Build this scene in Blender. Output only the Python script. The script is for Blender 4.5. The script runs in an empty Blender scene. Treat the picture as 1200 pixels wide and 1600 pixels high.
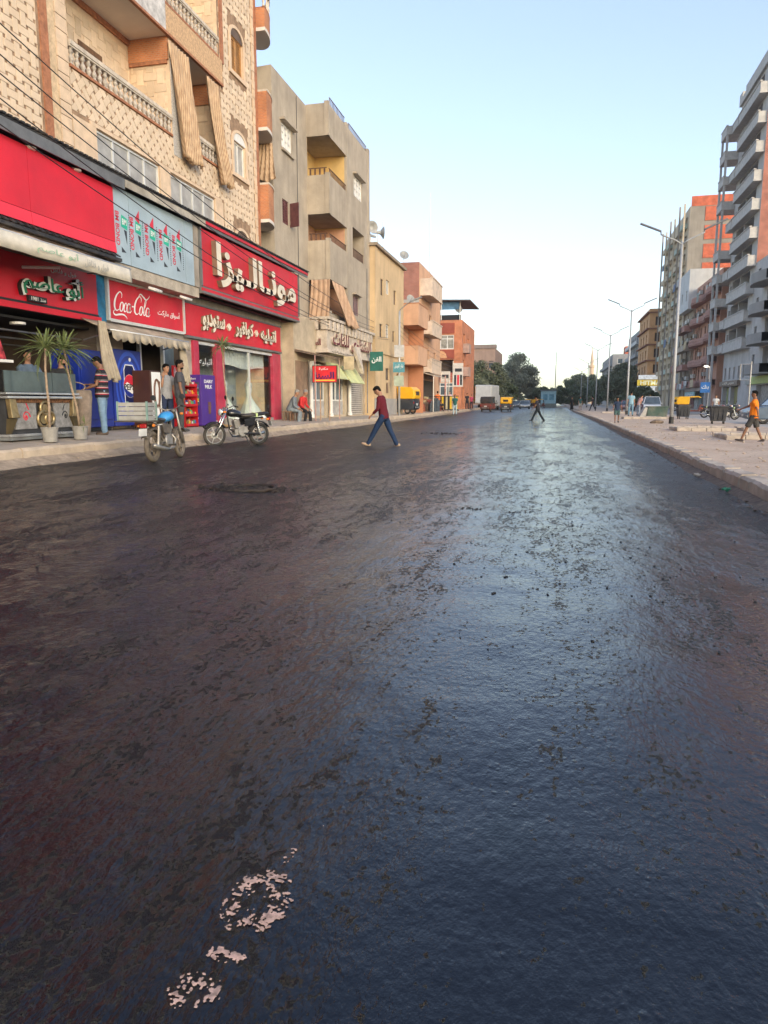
import bpy, bmesh, math, random
import numpy as np
from mathutils import Vector, Matrix, noise as mnoise
R = math.radians
scene = bpy.context.scene
COL = scene.collection

# ---------------------------------------------------------------- camera
cam_d = bpy.data.cameras.new('camera')
cam = bpy.data.objects.new('camera', cam_d)
COL.objects.link(cam)
scene.camera = cam
cam_d.sensor_fit = 'HORIZONTAL'
cam_d.sensor_width = 36.0
cam_d.lens = 36.0 * 1110.0 / 1200.0
cam_d.clip_start = 0.05
cam_d.clip_end = 6000
cam.location = (0, 0, 1.22)
cam.rotation_euler = (R(90 - 8.808), 0, R(13.516))
scene.render.resolution_x, scene.render.resolution_y = 768, 1024

# ---------------------------------------------------------------- sky, sun, exposure
SUN_EL, SUN_AZ = 15.0, 140.0          # azimuth clockwise from +Y (down the road)
world = bpy.data.worlds.new('World')
scene.world = world
world.use_nodes = True
wn, wl = world.node_tree.nodes, world.node_tree.links
wn.clear()
sky = wn.new('ShaderNodeTexSky')
sky.sky_type = 'NISHITA'
sky.sun_disc = False
sky.sun_elevation = R(SUN_EL)
sky.sun_rotation = R(SUN_AZ)
sky.air_density = 1.0
sky.dust_density = 1.2
sky.ozone_density = 1.2
bg = wn.new('ShaderNodeBackground')
bg.inputs['Strength'].default_value = 0.15
wo = wn.new('ShaderNodeOutputWorld')
hsv = wn.new('ShaderNodeHueSaturation')
hsv.inputs['Saturation'].default_value = 1.05
hsv.inputs['Hue'].default_value = 0.515
gam = wn.new('ShaderNodeGamma')
gam.inputs['Gamma'].default_value = 0.74
hsv.inputs['Value'].default_value = 1.40
wl.new(sky.outputs[0], gam.inputs['Color'])
wl.new(gam.outputs[0], hsv.inputs['Color'])
wl.new(hsv.outputs[0], bg.inputs['Color'])
wl.new(bg.outputs[0], wo.inputs['Surface'])
sun_d = bpy.data.lights.new('sun', 'SUN')
sun_d.energy = 1.15
sun_d.angle = R(40)
sun_d.color = (1.0, 0.86, 0.70)
sun = bpy.data.objects.new('sun', sun_d)
COL.objects.link(sun)
_d = Vector((math.sin(R(SUN_AZ)) * math.cos(R(SUN_EL)), math.cos(R(SUN_AZ)) * math.cos(R(SUN_EL)), math.sin(R(SUN_EL))))
sun.rotation_euler = (-_d).to_track_quat('-Z', 'Y').to_euler()
sun.location = _d * 60 + Vector((0, 0, 40))
vs = scene.view_settings
vs.view_transform = 'Standard'
vs.look = 'None'
vs.gamma = 1.0
vs.use_curve_mapping = False
vs.exposure = 1.30
scene.cycles.use_denoising = True
scene.cycles.max_bounces = 6
scene.cycles.diffuse_bounces = 3
scene.cycles.glossy_bounces = 3
scene.cycles.transmission_bounces = 4
scene.cycles.caustics_reflective = False
scene.cycles.caustics_refractive = False
# ---------------------------------------------------------------- helpers
random.seed(7)
rng = np.random.default_rng(11)

class MB:
    """collects faces, builds one mesh object"""
    def __init__(s):
        s.v, s.f, s.m = [], [], []
    def add(s, vs_, fs, mi=0):
        n = len(s.v)
        s.v.extend([tuple(p) for p in vs_])
        for f in fs:
            s.f.append(tuple(i + n for i in f)); s.m.append(mi)
        return s
    def quad(s, a, b, c, d, mi=0):
        return s.add([a, b, c, d], [(0, 1, 2, 3)], mi)
    def box(s, x0, x1, y0, y1, z0, z1, mi=0):
        if x0 > x1: x0, x1 = x1, x0
        if y0 > y1: y0, y1 = y1, y0
        if z0 > z1: z0, z1 = z1, z0
        return s.add([(x0,y0,z0),(x1,y0,z0),(x1,y1,z0),(x0,y1,z0),(x0,y0,z1),(x1,y0,z1),(x1,y1,z1),(x0,y1,z1)],
                     [(0,3,2,1),(4,5,6,7),(0,1,5,4),(1,2,6,5),(2,3,7,6),(3,0,4,7)], mi)
    def rbox(s, c, size, rot=None, mi=0):
        M = rot if rot is not None else Matrix.Identity(3)
        hx, hy, hz = size[0]/2, size[1]/2, size[2]/2
        P = [Vector(c) + M @ Vector((a*hx, b*hy, d*hz)) for d in (-1,1) for (a,b) in ((-1,-1),(1,-1),(1,1),(-1,1))]
        return s.add(P, [(0,3,2,1),(4,5,6,7),(0,1,5,4),(1,2,6,5),(2,3,7,6),(3,0,4,7)], mi)
    def prism(s, pts, off, mi=0):
        """closed outline pts (3d) extruded by vector off"""
        n = len(pts); off = Vector(off)
        P = [Vector(p) for p in pts]; Q = [p + off for p in P]
        fs = [tuple(range(n))[::-1], tuple(range(n, 2*n))] + [(i, (i+1) % n, (i+1) % n + n, i+n) for i in range(n)]
        return s.add(P + Q, fs, mi)
    def tube(s, pts, r, n=8, mi=0, cap=True, closed=False):
        P = [Vector(p) for p in pts]; k = len(P)
        rs = list(r) if hasattr(r, '__len__') else [r]*k
        rings = []; prev = None
        for i in range(k):
            if closed: t = P[(i+1) % k] - P[i-1]
            else: t = (P[min(i+1, k-1)] - P[max(i-1, 0)])
            if t.length < 1e-9: t = Vector((0,0,1))
            t.normalize()
            if prev is None:
                a = Vector((0,0,1)) if abs(t.z) < .9 else Vector((1,0,0))
                u = t.cross(a).normalized()
            else:
                u = (prev - t*prev.dot(t))
                u = u.normalized() if u.length > 1e-6 else t.orthogonal().normalized()
            prev = u; w = t.cross(u)
            rings.append([P[i] + (u*math.cos(2*math.pi*j/n) + w*math.sin(2*math.pi*j/n))*rs[i] for j in range(n)])
        vs_ = [p for rg in rings for p in rg]; fs = []
        for i in range(k if closed else k-1):
            a, b = i*n, ((i+1) % k)*n
            fs += [(a+j, a+(j+1) % n, b+(j+1) % n, b+j) for j in range(n)]
        if cap and not closed:
            fs += [tuple(range(n))[::-1], tuple(range((k-1)*n, k*n))]
        return s.add(vs_, fs, mi)
    def lathe(s, prof, c=(0,0,0), n=16, mi=0, axis='Z'):
        """prof = [(r, h)...] bottom to top"""
        c = Vector(c); vs_ = []
        for r, h in prof:
            for j in range(n):
                a = 2*math.pi*j/n
                if axis == 'Z': q = Vector((r*math.cos(a), r*math.sin(a), h))
                elif axis == 'X': q = Vector((h, r*math.cos(a), r*math.sin(a)))
                else: q = Vector((r*math.sin(a), h, r*math.cos(a)))
                vs_.append(c + q)
        k = len(prof); fs = []
        for i in range(k-1):
            fs += [(i*n+j, i*n+(j+1) % n, (i+1)*n+(j+1) % n, (i+1)*n+j) for j in range(n)]
        fs += [tuple(range(n))[::-1], tuple(range((k-1)*n, k*n))]
        return s.add(vs_, fs, mi)
    def build(s, name, mats, parent=None, smooth=False, bevel=0.0, auto=None):
        me = bpy.data.meshes.new(name)
        me.from_pydata([tuple(p) for p in s.v], [], s.f)
        mats = mats if isinstance(mats, (list, tuple)) else [mats]
        for m in mats: me.materials.append(m)
        if len(mats) > 1: me.polygons.foreach_set('material_index', s.m)
        bm = bmesh.new(); bm.from_mesh(me); bmesh.ops.recalc_face_normals(bm, faces=bm.faces); bm.to_mesh(me); bm.free()
        o = bpy.data.objects.new(name, me); COL.objects.link(o)
        if smooth:
            me.polygons.foreach_set('use_smooth', [True]*len(me.polygons))
            if auto: 
                me.set_sharp_from_angle(angle=R(auto))
        if bevel > 0:
            b = o.modifiers.new('bevel', 'BEVEL'); b.width = bevel; b.segments = 2; b.limit_method = 'ANGLE'; b.angle_limit = R(40)
            b.harden_normals = False
        if parent is not None: attach(o, parent)
        me.update()
        return o

WORLD_ROOTS = {}
def attach(o, parent):
    o.parent = parent
    L = WORLD_ROOTS.get(parent.name)
    if L is not None: o.matrix_parent_inverse = Matrix.Translation(-Vector(L))
def tag(o, label=None, cat=None, group=None, kind=None):
    if label: o['label'] = label
    if cat: o['category'] = cat
    if group: o['group'] = group
    if kind: o['kind'] = kind
    return o
def thing(name, label, cat, loc=(0,0,0), rotz=0.0, group=None, world_coords=False):
    """an empty at the base of a thing; with world_coords its parts are modelled in world space"""
    o = bpy.data.objects.new(name, None); COL.objects.link(o)
    o.empty_display_size = .2
    o.location = loc
    if world_coords: WORLD_ROOTS[o.name] = tuple(loc)
    else: o.rotation_euler = (0, 0, rotz)
    return tag(o, label, cat, group)
def struct(o): o['kind'] = 'structure'; return o
def copy_tree(o, parent=None):
    c = o.copy(); COL.objects.link(c)
    if parent is not None: c.parent = parent
    for ch in o.children: copy_tree(ch, c)
    return c

class Fr:
    """a facade frame: u along the wall, v up, w outwards"""
    def __init__(s, o, u, n):
        s.o, s.u, s.n = Vector(o), Vector(u).normalized(), Vector(n).normalized()
    def __call__(s, u, v, w=0.0):
        return s.o + s.u*u + Vector((0,0,v)) + s.n*w
    def box(s, mb, u0, u1, v0, v1, w0, w1, mi=0):
        P = [s(u,v,w) for w in (w0,w1) for (u,v) in ((u0,v0),(u1,v0),(u1,v1),(u0,v1))]
        return mb.add(P, [(0,3,2,1),(4,5,6,7),(0,1,5,4),(1,2,6,5),(2,3,7,6),(3,0,4,7)], mi)
def LX(x): return Fr((x,0,0), (0,1,0), (1,0,0))       # facade on the left side of the road: u = Y, faces +X
def RX(x): return Fr((x,0,0), (0,1,0), (-1,0,0))      # right side: u = Y, faces -X
def FY(y): return Fr((0,y,0), (1,0,0), (0,-1,0))      # faces the camera: u = X

def wall(mb, fr, u0, u1, v0, v1, holes=(), mi=0, mrev=None, mback=None, back=True):
    """wall sheet with real openings: holes = (u0,u1,v0,v1,depth)"""
    us = sorted({u0, u1, *[min(max(h[i], u0), u1) for h in holes for i in (0,1)]})
    vv = sorted({v0, v1, *[min(max(h[i], v0), v1) for h in holes for i in (2,3)]})
    for i in range(len(us)-1):
        for j in range(len(vv)-1):
            cu, cv = (us[i]+us[i+1])/2, (vv[j]+vv[j+1])/2
            if any(h[0] < cu < h[1] and h[2] < cv < h[3] for h in holes): continue
            mb.quad(fr(us[i],vv[j]), fr(us[i+1],vv[j]), fr(us[i+1],vv[j+1]), fr(us[i],vv[j+1]), mi)
    mr = mi if mrev is None else mrev
    for h in holes:
        a, b, c, d, dp = h[:5]
        for p, q in (((a,c),(b,c)), ((b,c),(b,d)), ((b,d),(a,d)), ((a,d),(a,c))):
            mb.quad(fr(*p), fr(*q), fr(q[0],q[1],-dp), fr(p[0],p[1],-dp), mr)
        if back:
            mb.quad(fr(a,c,-dp), fr(b,c,-dp), fr(b,d,-dp), fr(a,d,-dp), mr if mback is None else mback)

# ---------------------------------------------------------------- materials
MATS = {}
def nd(nt, t, **kw):
    n = nt.nodes.new(t)
    for k, v in kw.items(): setattr(n, k, v)
    return n
def mat(name, col=(.5,.5,.5), rough=.75, var=.18, scale=3.0, bump=.0, bscale=40.0, metal=0.0, dirt=0.0, dirtcol=(.30,.25,.19), spec=.35, col2=None, streak=0.0, trans=0.0, alpha=1.0, emit=0.0, coat=0.0):
    """plain procedural surface: mottled colour, dirt blotches, vertical weather streaks, fine relief"""
    if name in MATS: return MATS[name]
    m = bpy.data.materials.new(name); MATS[name] = m
    m.use_nodes = True
    nt = m.node_tree; b = nt.nodes['Principled BSDF']; L = nt.links.new
    b.inputs['Roughness'].default_value = rough
    b.inputs['Metallic'].default_value = metal
    b.inputs['Specular IOR Level'].default_value = spec
    b.inputs['Coat Weight'].default_value = coat
    tc = nd(nt, 'ShaderNodeTexCoord'); 
    geo = nd(nt, 'ShaderNodeNewGeometry')
    pos = geo.outputs['Position']
    n1 = nd(nt, 'ShaderNodeTexNoise'); n1.inputs['Scale'].default_value = scale; n1.inputs['Detail'].default_value = 6; n1.inputs['Roughness'].default_value = .62
    L(pos, n1.inputs['Vector'])
    c2 = col2 if col2 else tuple(max(0, c*(1-var*1.6)) for c in col)
    c1 = col if col2 else tuple(min(1, c*(1+var)) for c in col)
    r = nd(nt, 'ShaderNodeValToRGB')
    r.color_ramp.elements[0].position = .32; r.color_ramp.elements[1].position = .68
    r.color_ramp.elements[0].color = (*c2, 1); r.color_ramp.elements[1].color = (*c1, 1)
    L(n1.outputs['Fac'], r.inputs['Fac'])
    out = r.outputs['Color']
    if streak > 0:
        mp = nd(nt, 'ShaderNodeMapping'); mp.inputs['Scale'].default_value = (2.2, 2.2, .16); L(pos, mp.inputs['Vector'])
        n2 = nd(nt, 'ShaderNodeTexNoise'); n2.inputs['Scale'].default_value = 1.6; n2.inputs['Detail'].default_value = 5; L(mp.outputs[0], n2.inputs['Vector'])
        mr = nd(nt, 'ShaderNodeMapRange'); mr.inputs[1].default_value = .48; mr.inputs[2].default_value = .75; mr.inputs[4].default_value = streak; L(n2.outputs['Fac'], mr.inputs[0])
        mx = nd(nt, 'ShaderNodeMix', data_type='RGBA'); mx.inputs[7].default_value = (*[c*.45 for c in col], 1)
        L(mr.outputs[0], mx.inputs[0]); L(out, mx.inputs[6]); out = mx.outputs[2]
    if dirt > 0:
        n3 = nd(nt, 'ShaderNodeTexNoise'); n3.inputs['Scale'].default_value = scale*.45; n3.inputs['Detail'].default_value = 8; n3.inputs['Roughness'].default_value = .7; L(pos, n3.inputs['Vector'])
        mr = nd(nt, 'ShaderNodeMapRange'); mr.inputs[1].default_value = .45; mr.inputs[2].default_value = .72; mr.inputs[4].default_value = dirt; L(n3.outputs['Fac'], mr.inputs[0])
        mx = nd(nt, 'ShaderNodeMix', data_type='RGBA'); mx.inputs[7].default_value = (*dirtcol, 1)
        L(mr.outputs[0], mx.inputs[0]); L(out, mx.inputs[6]); out = mx.outputs[2]
    L(out, b.inputs['Base Color'])
    if emit > 0:
        L(out, b.inputs['Emission Color']); b.inputs['Emission Strength'].default_value = emit
    if trans > 0: b.inputs['Transmission Weight'].default_value = trans
    if alpha < 1: b.inputs['Alpha'].default_value = alpha
    if bump > 0:
        nb = nd(nt, 'ShaderNodeTexNoise'); nb.inputs['Scale'].default_value = bscale; nb.inputs['Detail'].default_value = 6; L(pos, nb.inputs['Vector'])
        bp = nd(nt, 'ShaderNodeBump'); bp.inputs['Strength'].default_value = bump; bp.inputs['Distance'].default_value = .02
        L(nb.outputs['Fac'], bp.inputs['Height']); L(bp.outputs[0], b.inputs['Normal'])
    # roughness mottling
    mr = nd(nt, 'ShaderNodeMapRange'); mr.inputs[3].default_value = max(.02, rough-.12); mr.inputs[4].default_value = min(1, rough+.12)
    L(n1.outputs['Fac'], mr.inputs[0]); L(mr.outputs[0], b.inputs['Roughness'])
    return m
def brickmat(name, c1, c2, mortar, bw=.24, bh=.075, axis='X', bump=.6):
    """far brickwork; axis = the wall's normal"""
    if name in MATS: return MATS[name]
    m = bpy.data.materials.new(name); MATS[name] = m; m.use_nodes = True
    nt = m.node_tree; b = nt.nodes['Principled BSDF']; L = nt.links.new
    geo = nd(nt, 'ShaderNodeNewGeometry'); sp = nd(nt, 'ShaderNodeSeparateXYZ'); cb = nd(nt, 'ShaderNodeCombineXYZ')
    L(geo.outputs['Position'], sp.inputs[0])
    L(sp.outputs['Y' if axis == 'X' else 'X'], cb.inputs[0]); L(sp.outputs['Z'], cb.inputs[1])
    if axis == 'XY':
        ad = nd(nt, 'ShaderNodeMath', operation='ADD'); L(sp.outputs['X'], ad.inputs[0]); L(sp.outputs['Y'], ad.inputs[1]); L(ad.outputs[0], cb.inputs[0])
    t = nd(nt, 'ShaderNodeTexBrick'); t.inputs['Scale'].default_value = 1.0
    t.inputs['Brick Width'].default_value = bw; t.inputs['Row Height'].default_value = bh; t.inputs['Mortar Size'].default_value = .008
    t.inputs['Color1'].default_value = (*c1, 1); t.inputs['Color2'].default_value = (*c2, 1); t.inputs['Mortar'].default_value = (*mortar, 1)
    L(cb.outputs[0], t.inputs['Vector'])
    n1 = nd(nt, 'ShaderNodeTexNoise'); n1.inputs['Scale'].default_value = 1.3; n1.inputs['Detail'].default_value = 7; L(geo.outputs['Position'], n1.inputs['Vector'])
    hs = nd(nt, 'ShaderNodeHueSaturation'); mr = nd(nt, 'ShaderNodeMapRange'); mr.inputs[1].default_value=.3; mr.inputs[2].default_value=.7; mr.inputs[3].default_value = .75; mr.inputs[4].default_value = 1.2
    L(n1.outputs['Fac'], mr.inputs[0]); L(mr.outputs[0], hs.inputs['Value']); L(t.outputs['Color'], hs.inputs['Color']); L(hs.outputs[0], b.inputs['Base Color'])
    b.inputs['Roughness'].default_value = .85
    bp = nd(nt, 'ShaderNodeBump'); bp.inputs['Strength'].default_value = bump; bp.inputs['Distance'].default_value = .01; bp.invert = True
    L(t.outputs['Fac'], bp.inputs['Height']); L(bp.outputs[0], b.inputs['Normal'])
    return m
def glass(name='window_glass', col=(.10,.13,.15), rough=.06):
    if name in MATS: return MATS[name]
    m = mat(name, col, rough=rough, var=.3, scale=.8, spec=.7)
    return m

# frequently used
WHITE = mat('white_paint', (.74,.72,.68), .5, .08, dirt=.25)
BLACK = mat('black_plastic', (.02,.02,.022), .45, .2)
RUBBER = mat('tyre_rubber', (.025,.024,.023), .85, .3, dirt=.5, dirtcol=(.16,.13,.10), scale=9)
CHROME = mat('chrome_metal', (.62,.62,.62), .22, .1, metal=1.0)
STEEL = mat('grey_steel', (.36,.36,.36), .42, .15, metal=.8, dirt=.3)
GALV = mat('galvanised_pole', (.50,.51,.52), .5, .12, metal=.35, dirt=.2)
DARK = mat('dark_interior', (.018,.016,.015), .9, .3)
ALU = mat('aluminium_frame', (.66,.66,.64), .4, .08, metal=.3)
GLASS = glass()
CONC = mat('raw_concrete', (.33,.31,.28), .9, .14, 1.2, bump=.25, bscale=25, streak=.25)

# ---------------------------------------------------------------- lettering
AR = {}
def _ar(ch, iso, dual=True): AR[ch] = (iso, dual)
for _c, _b, _dual in (('ا',0xFE8D,0),('ب',0xFE8F,1),('ة',0xFE93,0),('ت',0xFE95,1),('ث',0xFE99,1),('ج',0xFE9D,1),('ح',0xFEA1,1),('خ',0xFEA5,1),('د',0xFEA9,0),('ذ',0xFEAB,0),('ر',0xFEAD,0),('ز',0xFEAF,0),('س',0xFEB1,1),('ش',0xFEB5,1),('ص',0xFEB9,1),('ض',0xFEBD,1),('ط',0xFEC1,1),('ع',0xFEC9,1),('ف',0xFED1,1),('ق',0xFED5,1),('ك',0xFED9,1),('ل',0xFEDD,1),('م',0xFEE1,1),('ن',0xFEE5,1),('ه',0xFEE9,1),('و',0xFEED,0),('ي',0xFEF1,1),('أ',0xFE83,0),('ى',0xFEEF,0)):
    AR[_c] = (_b, bool(_dual))
def arabic(s):
    out = []
    for i, c in enumerate(s):
        if c in AR:
            b, dual = AR[c]
            p = s[i-1] if i else ' '; n = s[i+1] if i+1 < len(s) else ' '
            prev = p == 'ـ' or (p in AR and AR[p][1]); nxt = dual and (n in AR or n == 'ـ')
            out.append(chr(b + (3 if prev and nxt else 2 if nxt else 1 if prev else 0)))
        else: out.append(c)
    t = ''.join(out)[::-1]
    import re
    return re.sub(r'[0-9]+', lambda m: m.group(0)[::-1], t)
TMP = bpy.data.scenes.new('workbench')
def text_mesh(body, bold=.0, extrude=.0, res=3):
    """returns verts, faces of flat or solid lettering, normalised to x 0..w, y as font"""
    c = bpy.data.curves.new('lettering', 'FONT'); c.body = body; c.size = 1.0; c.offset = bold; c.extrude = extrude; c.resolution_u = res
    o = bpy.data.objects.new('lettering', c); TMP.collection.objects.link(o)
    TMP.view_layers[0].update(); dg = TMP.view_layers[0].depsgraph; me = bpy.data.meshes.new_from_object(o.evaluated_get(dg))
    V = np.array([v.co[:] for v in me.vertices]); F = [tuple(p.vertices) for p in me.polygons]
    bpy.data.objects.remove(o); bpy.data.curves.remove(c); bpy.data.meshes.remove(me)
    return V, F
def letters(name, body, fr, u0, u1, v0, v1, w, mats, parent, bold=.012, depth=.006, flip=False, side=None):
    """fit text into the rectangle on a frame; flip = u runs right to left as seen from outside"""
    V, F = text_mesh(body, bold, .5 if depth > 0 else 0)
    mn, mx = V.min(0), V.max(0)
    T = []
    for x, y, z in V:
        a = (x-mn[0])/(mx[0]-mn[0]); b = (y-mn[1])/(mx[1]-mn[1]); c = ((z-mn[2])/(mx[2]-mn[2]) if mx[2] > mn[2] else 0)
        if flip: a = 1-a
        T.append(fr(u0+a*(u1-u0), v0+b*(v1-v0), w + c*depth))
    mb = MB(); mb.add(T, F)
    if side is not None:
        n = fr.n
        mb.m = []
        for f in F:
            p = [T[i] for i in f]; nn = (p[1]-p[0]).cross(p[2]-p[0])
            if nn.length > 0: nn.normalize()
            mb.m.append(0 if abs(nn.dot(n)) > .5 else 1)
        return mb.build(name, [mats, side], parent)
    return mb.build(name, mats, parent)
# ---------------------------------------------------------------- ground, road, kerbs
def vnoise(x, y, seed=0):
    """smooth value noise, vectorised"""
    xi, yi = np.floor(x).astype(np.int64), np.floor(y).astype(np.int64)
    fx, fy = x-xi, y-yi
    fx = fx*fx*fx*(fx*(fx*6-15)+10); fy = fy*fy*fy*(fy*(fy*6-15)+10)
    def h(a, b):
        n = (a*374761393 + b*668265263 + seed*1442695041) & 0x7fffffff
        n = ((n ^ (n >> 13))*1274126177) & 0x7fffffff
        return ((n ^ (n >> 16)) & 0xffff)/65535.0
    a, b, c, d = h(xi,yi), h(xi+1,yi), h(xi,yi+1), h(xi+1,yi+1)
    return (a*(1-fx)+b*fx)*(1-fy) + (c*(1-fx)+d*fx)*fy
def sst(a, b, x):
    t = np.clip((x-a)/(b-a), 0, 1); return t*t*(3-2*t)
KL = [(-8, -8.95), (45, -8.95), (92, -10.1), (200, -12.5), (420, -17)]       # left kerb line (Y, X)
KR = [(-8, 2.5), (45, 2.5), (90, 2.15), (420, 2.0)]
def kl(y): return float(np.interp(y, [a for a, _ in KL], [b for _, b in KL]))
def kr(y): return float(np.interp(y, [a for a, _ in KR], [b for _, b in KR]))
def road_z(x, y):
    """cross fall plus the unevenness of the freshly tarred surface"""
    x = np.asarray(x, float); y = np.asarray(y, float)
    z = -.0115*x
    near = 1/(1+(np.abs(y)/28)**2)
    rough = .35 + .65*sst(-.2, -2.2, x) + .5*sst(1.2, 2.0, x)
    z = z + near*((vnoise(x*.55, y*.4, 1)-.5)*.030 + (vnoise(x*1.7, y*1.5, 2)-.5)*.011)
    z = z + near*((vnoise(x*4.2+3, y*3.4, 3)-.5)*.0085 + rough*(vnoise(x*10.5, y*6.5, 4)-.5)*.0060)
    z = z + near*rough*((vnoise(x*22, y*13, 5)-.5)*.0032)
    z = z + .05*sst(-7.9, -8.9, x) + .03*sst(2.1, 2.5, x)
    return z
ys = [-3.0]
while ys[-1] < 420: ys.append(ys[-1] + .024*(1+max(ys[-1], 0)/3.2))
ys = np.array(ys)
t = np.linspace(0, 1, 250)
XX = np.zeros((len(ys), 250)); YY = np.zeros_like(XX)
for i, y in enumerate(ys):
    XX[i] = kl(y) + (kr(y)-kl(y))*t; YY[i] = y
ZZ = road_z(XX, YY)
def grid_mesh(name, X, Y, Z, m):
    n, k = X.shape
    me = bpy.data.meshes.new(name)
    co = np.stack([X, Y, Z], -1).reshape(-1, 3)
    idx = np.arange(n*k).reshape(n, k)
    q = np.stack([idx[:-1,:-1], idx[:-1,1:], idx[1:,1:], idx[1:,:-1]], -1).reshape(-1, 4)
    me.vertices.add(len(co)); me.vertices.foreach_set('co', co.ravel())
    me.loops.add(q.size); me.loops.foreach_set('vertex_index', q.ravel())
    me.polygons.add(len(q)); me.polygons.foreach_set('loop_start', np.arange(len(q))*4)
    me.polygons.foreach_set('use_smooth', np.ones(len(q), bool))
    me.update(); me.validate(); me.materials.append(m)
    o = bpy.data.objects.new(name, me); COL.objects.link(o); return o

def tar_material():
    m = bpy.data.materials.new('fresh_tar'); m.use_nodes = True
    nt = m.node_tree; b = nt.nodes['Principled BSDF']; L = nt.links.new
    geo = nd(nt, 'ShaderNodeNewGeometry'); P = geo.outputs['Position']
    def mapped(sx, sy):
        mp = nd(nt, 'ShaderNodeMapping'); mp.inputs['Scale'].default_value = (sx, sy, 1); L(P, mp.inputs['Vector']); return mp.outputs[0]
    def noi(vec, sc, det=6, ro=.6, dist=0.0):
        n = nd(nt, 'ShaderNodeTexNoise'); n.inputs['Scale'].default_value = sc; n.inputs['Detail'].default_value = det; n.inputs['Roughness'].default_value = ro; n.inputs['Distortion'].default_value = dist; L(vec, n.inputs['Vector']); return n.outputs['Fac']
    def rngm(v, a, b2, c=0., d=1., smooth=True):
        r = nd(nt, 'ShaderNodeMapRange'); r.interpolation_type = 'SMOOTHSTEP' if smooth else 'LINEAR'
        r.inputs[1].default_value = a; r.inputs[2].default_value = b2; r.inputs[3].default_value = c; r.inputs[4].default_value = d; L(v, r.inputs[0]); return r.outputs[0]
    def mth(op, a, c):
        n = nd(nt, 'ShaderNodeMath', operation=op)
        for i, q in enumerate((a, c)):
            if isinstance(q, (int, float)): n.inputs[i].default_value = q
            else: L(q, n.inputs[i])
        return n.outputs[0]
    sp = nd(nt, 'ShaderNodeSeparateXYZ'); L(P, sp.inputs[0]); X, Y = sp.outputs['X'], sp.outputs['Y']
    # edge between the pooled smooth tar in the lane centre and the dragged, drier film on both sides
    wob = noi(mapped(1, .35), .55, 6, .65)
    xw = mth('ADD', X, mth('MULTIPLY', mth('SUBTRACT', wob, .5), 2.8))
    ymin = mth('MINIMUM', Y, 22.0)
    left = rngm(mth('ADD', xw, mth('MULTIPLY', ymin, .13)), -.2, -1.9)
    right = rngm(xw, 1.2, 1.9)
    film = mth('MAXIMUM', left, right)
    streak = noi(mapped(1.0, .14), 2.3, 7, .68)
    n_a = noi(mapped(1, .34), 9.5, 8, .75)
    n_b = noi(mapped(1, .7), 42, 4, .65)
    region = noi(mapped(1, .35), .75, 5, .6)
    nearf = rngm(Y, 2.6, 8.5)                            # 0 at the feet, 1 further on
    mix = mth('ADD', mth('MULTIPLY', n_a, .48), mth('MULTIPLY', n_b, .52))
    mix = mth('ADD', mix, mth('MULTIPLY', mth('SUBTRACT', region, .5), .34))
    mix = mth('ADD', mix, mth('MULTIPLY', mth('SUBTRACT', streak, .5), .26))
    farf = rngm(Y, 6.5, 15)
    mix = mth('ADD', mix, mth('MULTIPLY', film, mth('ADD', mth('MULTIPLY', farf, .10), .022)))
    mix = mth('ADD', mix, mth('SUBTRACT', mth('MULTIPLY', nearf, .050), .024))
    dry = rngm(mix, .545, .585)                          # grit standing proud of the wet film
    mx = nd(nt, 'ShaderNodeMix', data_type='RGBA'); mx.inputs[6].default_value = (.0020,.0032,.0065,1); mx.inputs[7].default_value = (.0072,.0062,.0070,1)  # wet tar tinted blue in place of reflected sky; grit nearly neutral
    L(dry, mx.inputs[0]); L(mx.outputs[2], b.inputs['Base Color'])
    b.inputs['IOR'].default_value = 1.50
    L(rngm(dry, 0, 1, .5, .26), b.inputs['Specular IOR Level'])
    ro = mth('ADD', rngm(noi(mapped(1, .5), 3.2, 5), .3, .7, .04, .10), mth('MULTIPLY', dry, .28))
    L(mth('ADD', ro, mth('MULTIPLY', film, .02)), b.inputs['Roughness'])
    # relief
    g1 = noi(mapped(1, .65), 30, 4, .6)
    g2 = noi(mapped(1, .8), 110, 3, .65)
    st = noi(mapped(1, .26), 15, 6, .66)
    g0 = noi(mapped(1, .7), 8, 4, .6)
    vor = nd(nt, 'ShaderNodeTexVoronoi'); vor.inputs['Scale'].default_value = 30; L(mapped(1, .8), vor.inputs['Vector'])
    peb = mth('MULTIPLY', rngm(vor.outputs['Distance'], .34, .0), rngm(noi(mapped(1, .8), 4, 5), .46, .60))
    h = mth('MULTIPLY', g1, mth('ADD', mth('MULTIPLY', film, 1.6), .50))
    h = mth('ADD', h, mth('MULTIPLY', g0, mth('ADD', mth('MULTIPLY', film, 1.0), .6)))
    h = mth('ADD', h, mth('MULTIPLY', g2, mth('ADD', mth('MULTIPLY', dry, 1.2), .06)))
    h = mth('ADD', h, mth('MULTIPLY', st, mth('ADD', mth('MULTIPLY', film, 1.5), .3)))
    h = mth('ADD', h, mth('MULTIPLY', peb, .14))
    h = mth('ADD', h, mth('MULTIPLY', dry, .24))
    bp = nd(nt, 'ShaderNodeBump'); bp.inputs['Distance'].default_value = .010
    L(rngm(Y, 1, 45, 1.0, .7), bp.inputs['Strength'])
    L(h, bp.inputs['Height']); L(bp.outputs[0], b.inputs['Normal'])
    return m
TAR = tar_material()
road = struct(grid_mesh('road', XX, YY, ZZ, TAR))
road['label'] = 'wet black road freshly sprayed with glossy tar'

SAND = mat('dusty_earth', (.42,.33,.24), .95, .16, .35, bump=.3, bscale=18, dirt=.3, dirtcol=(.34,.27,.20))
mb = MB(); mb.quad((-3000,-400,-.06), (3000,-400,-.06), (3000,5000,-.06), (-3000,5000,-.06))
struct(mb.build('ground', SAND))
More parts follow.
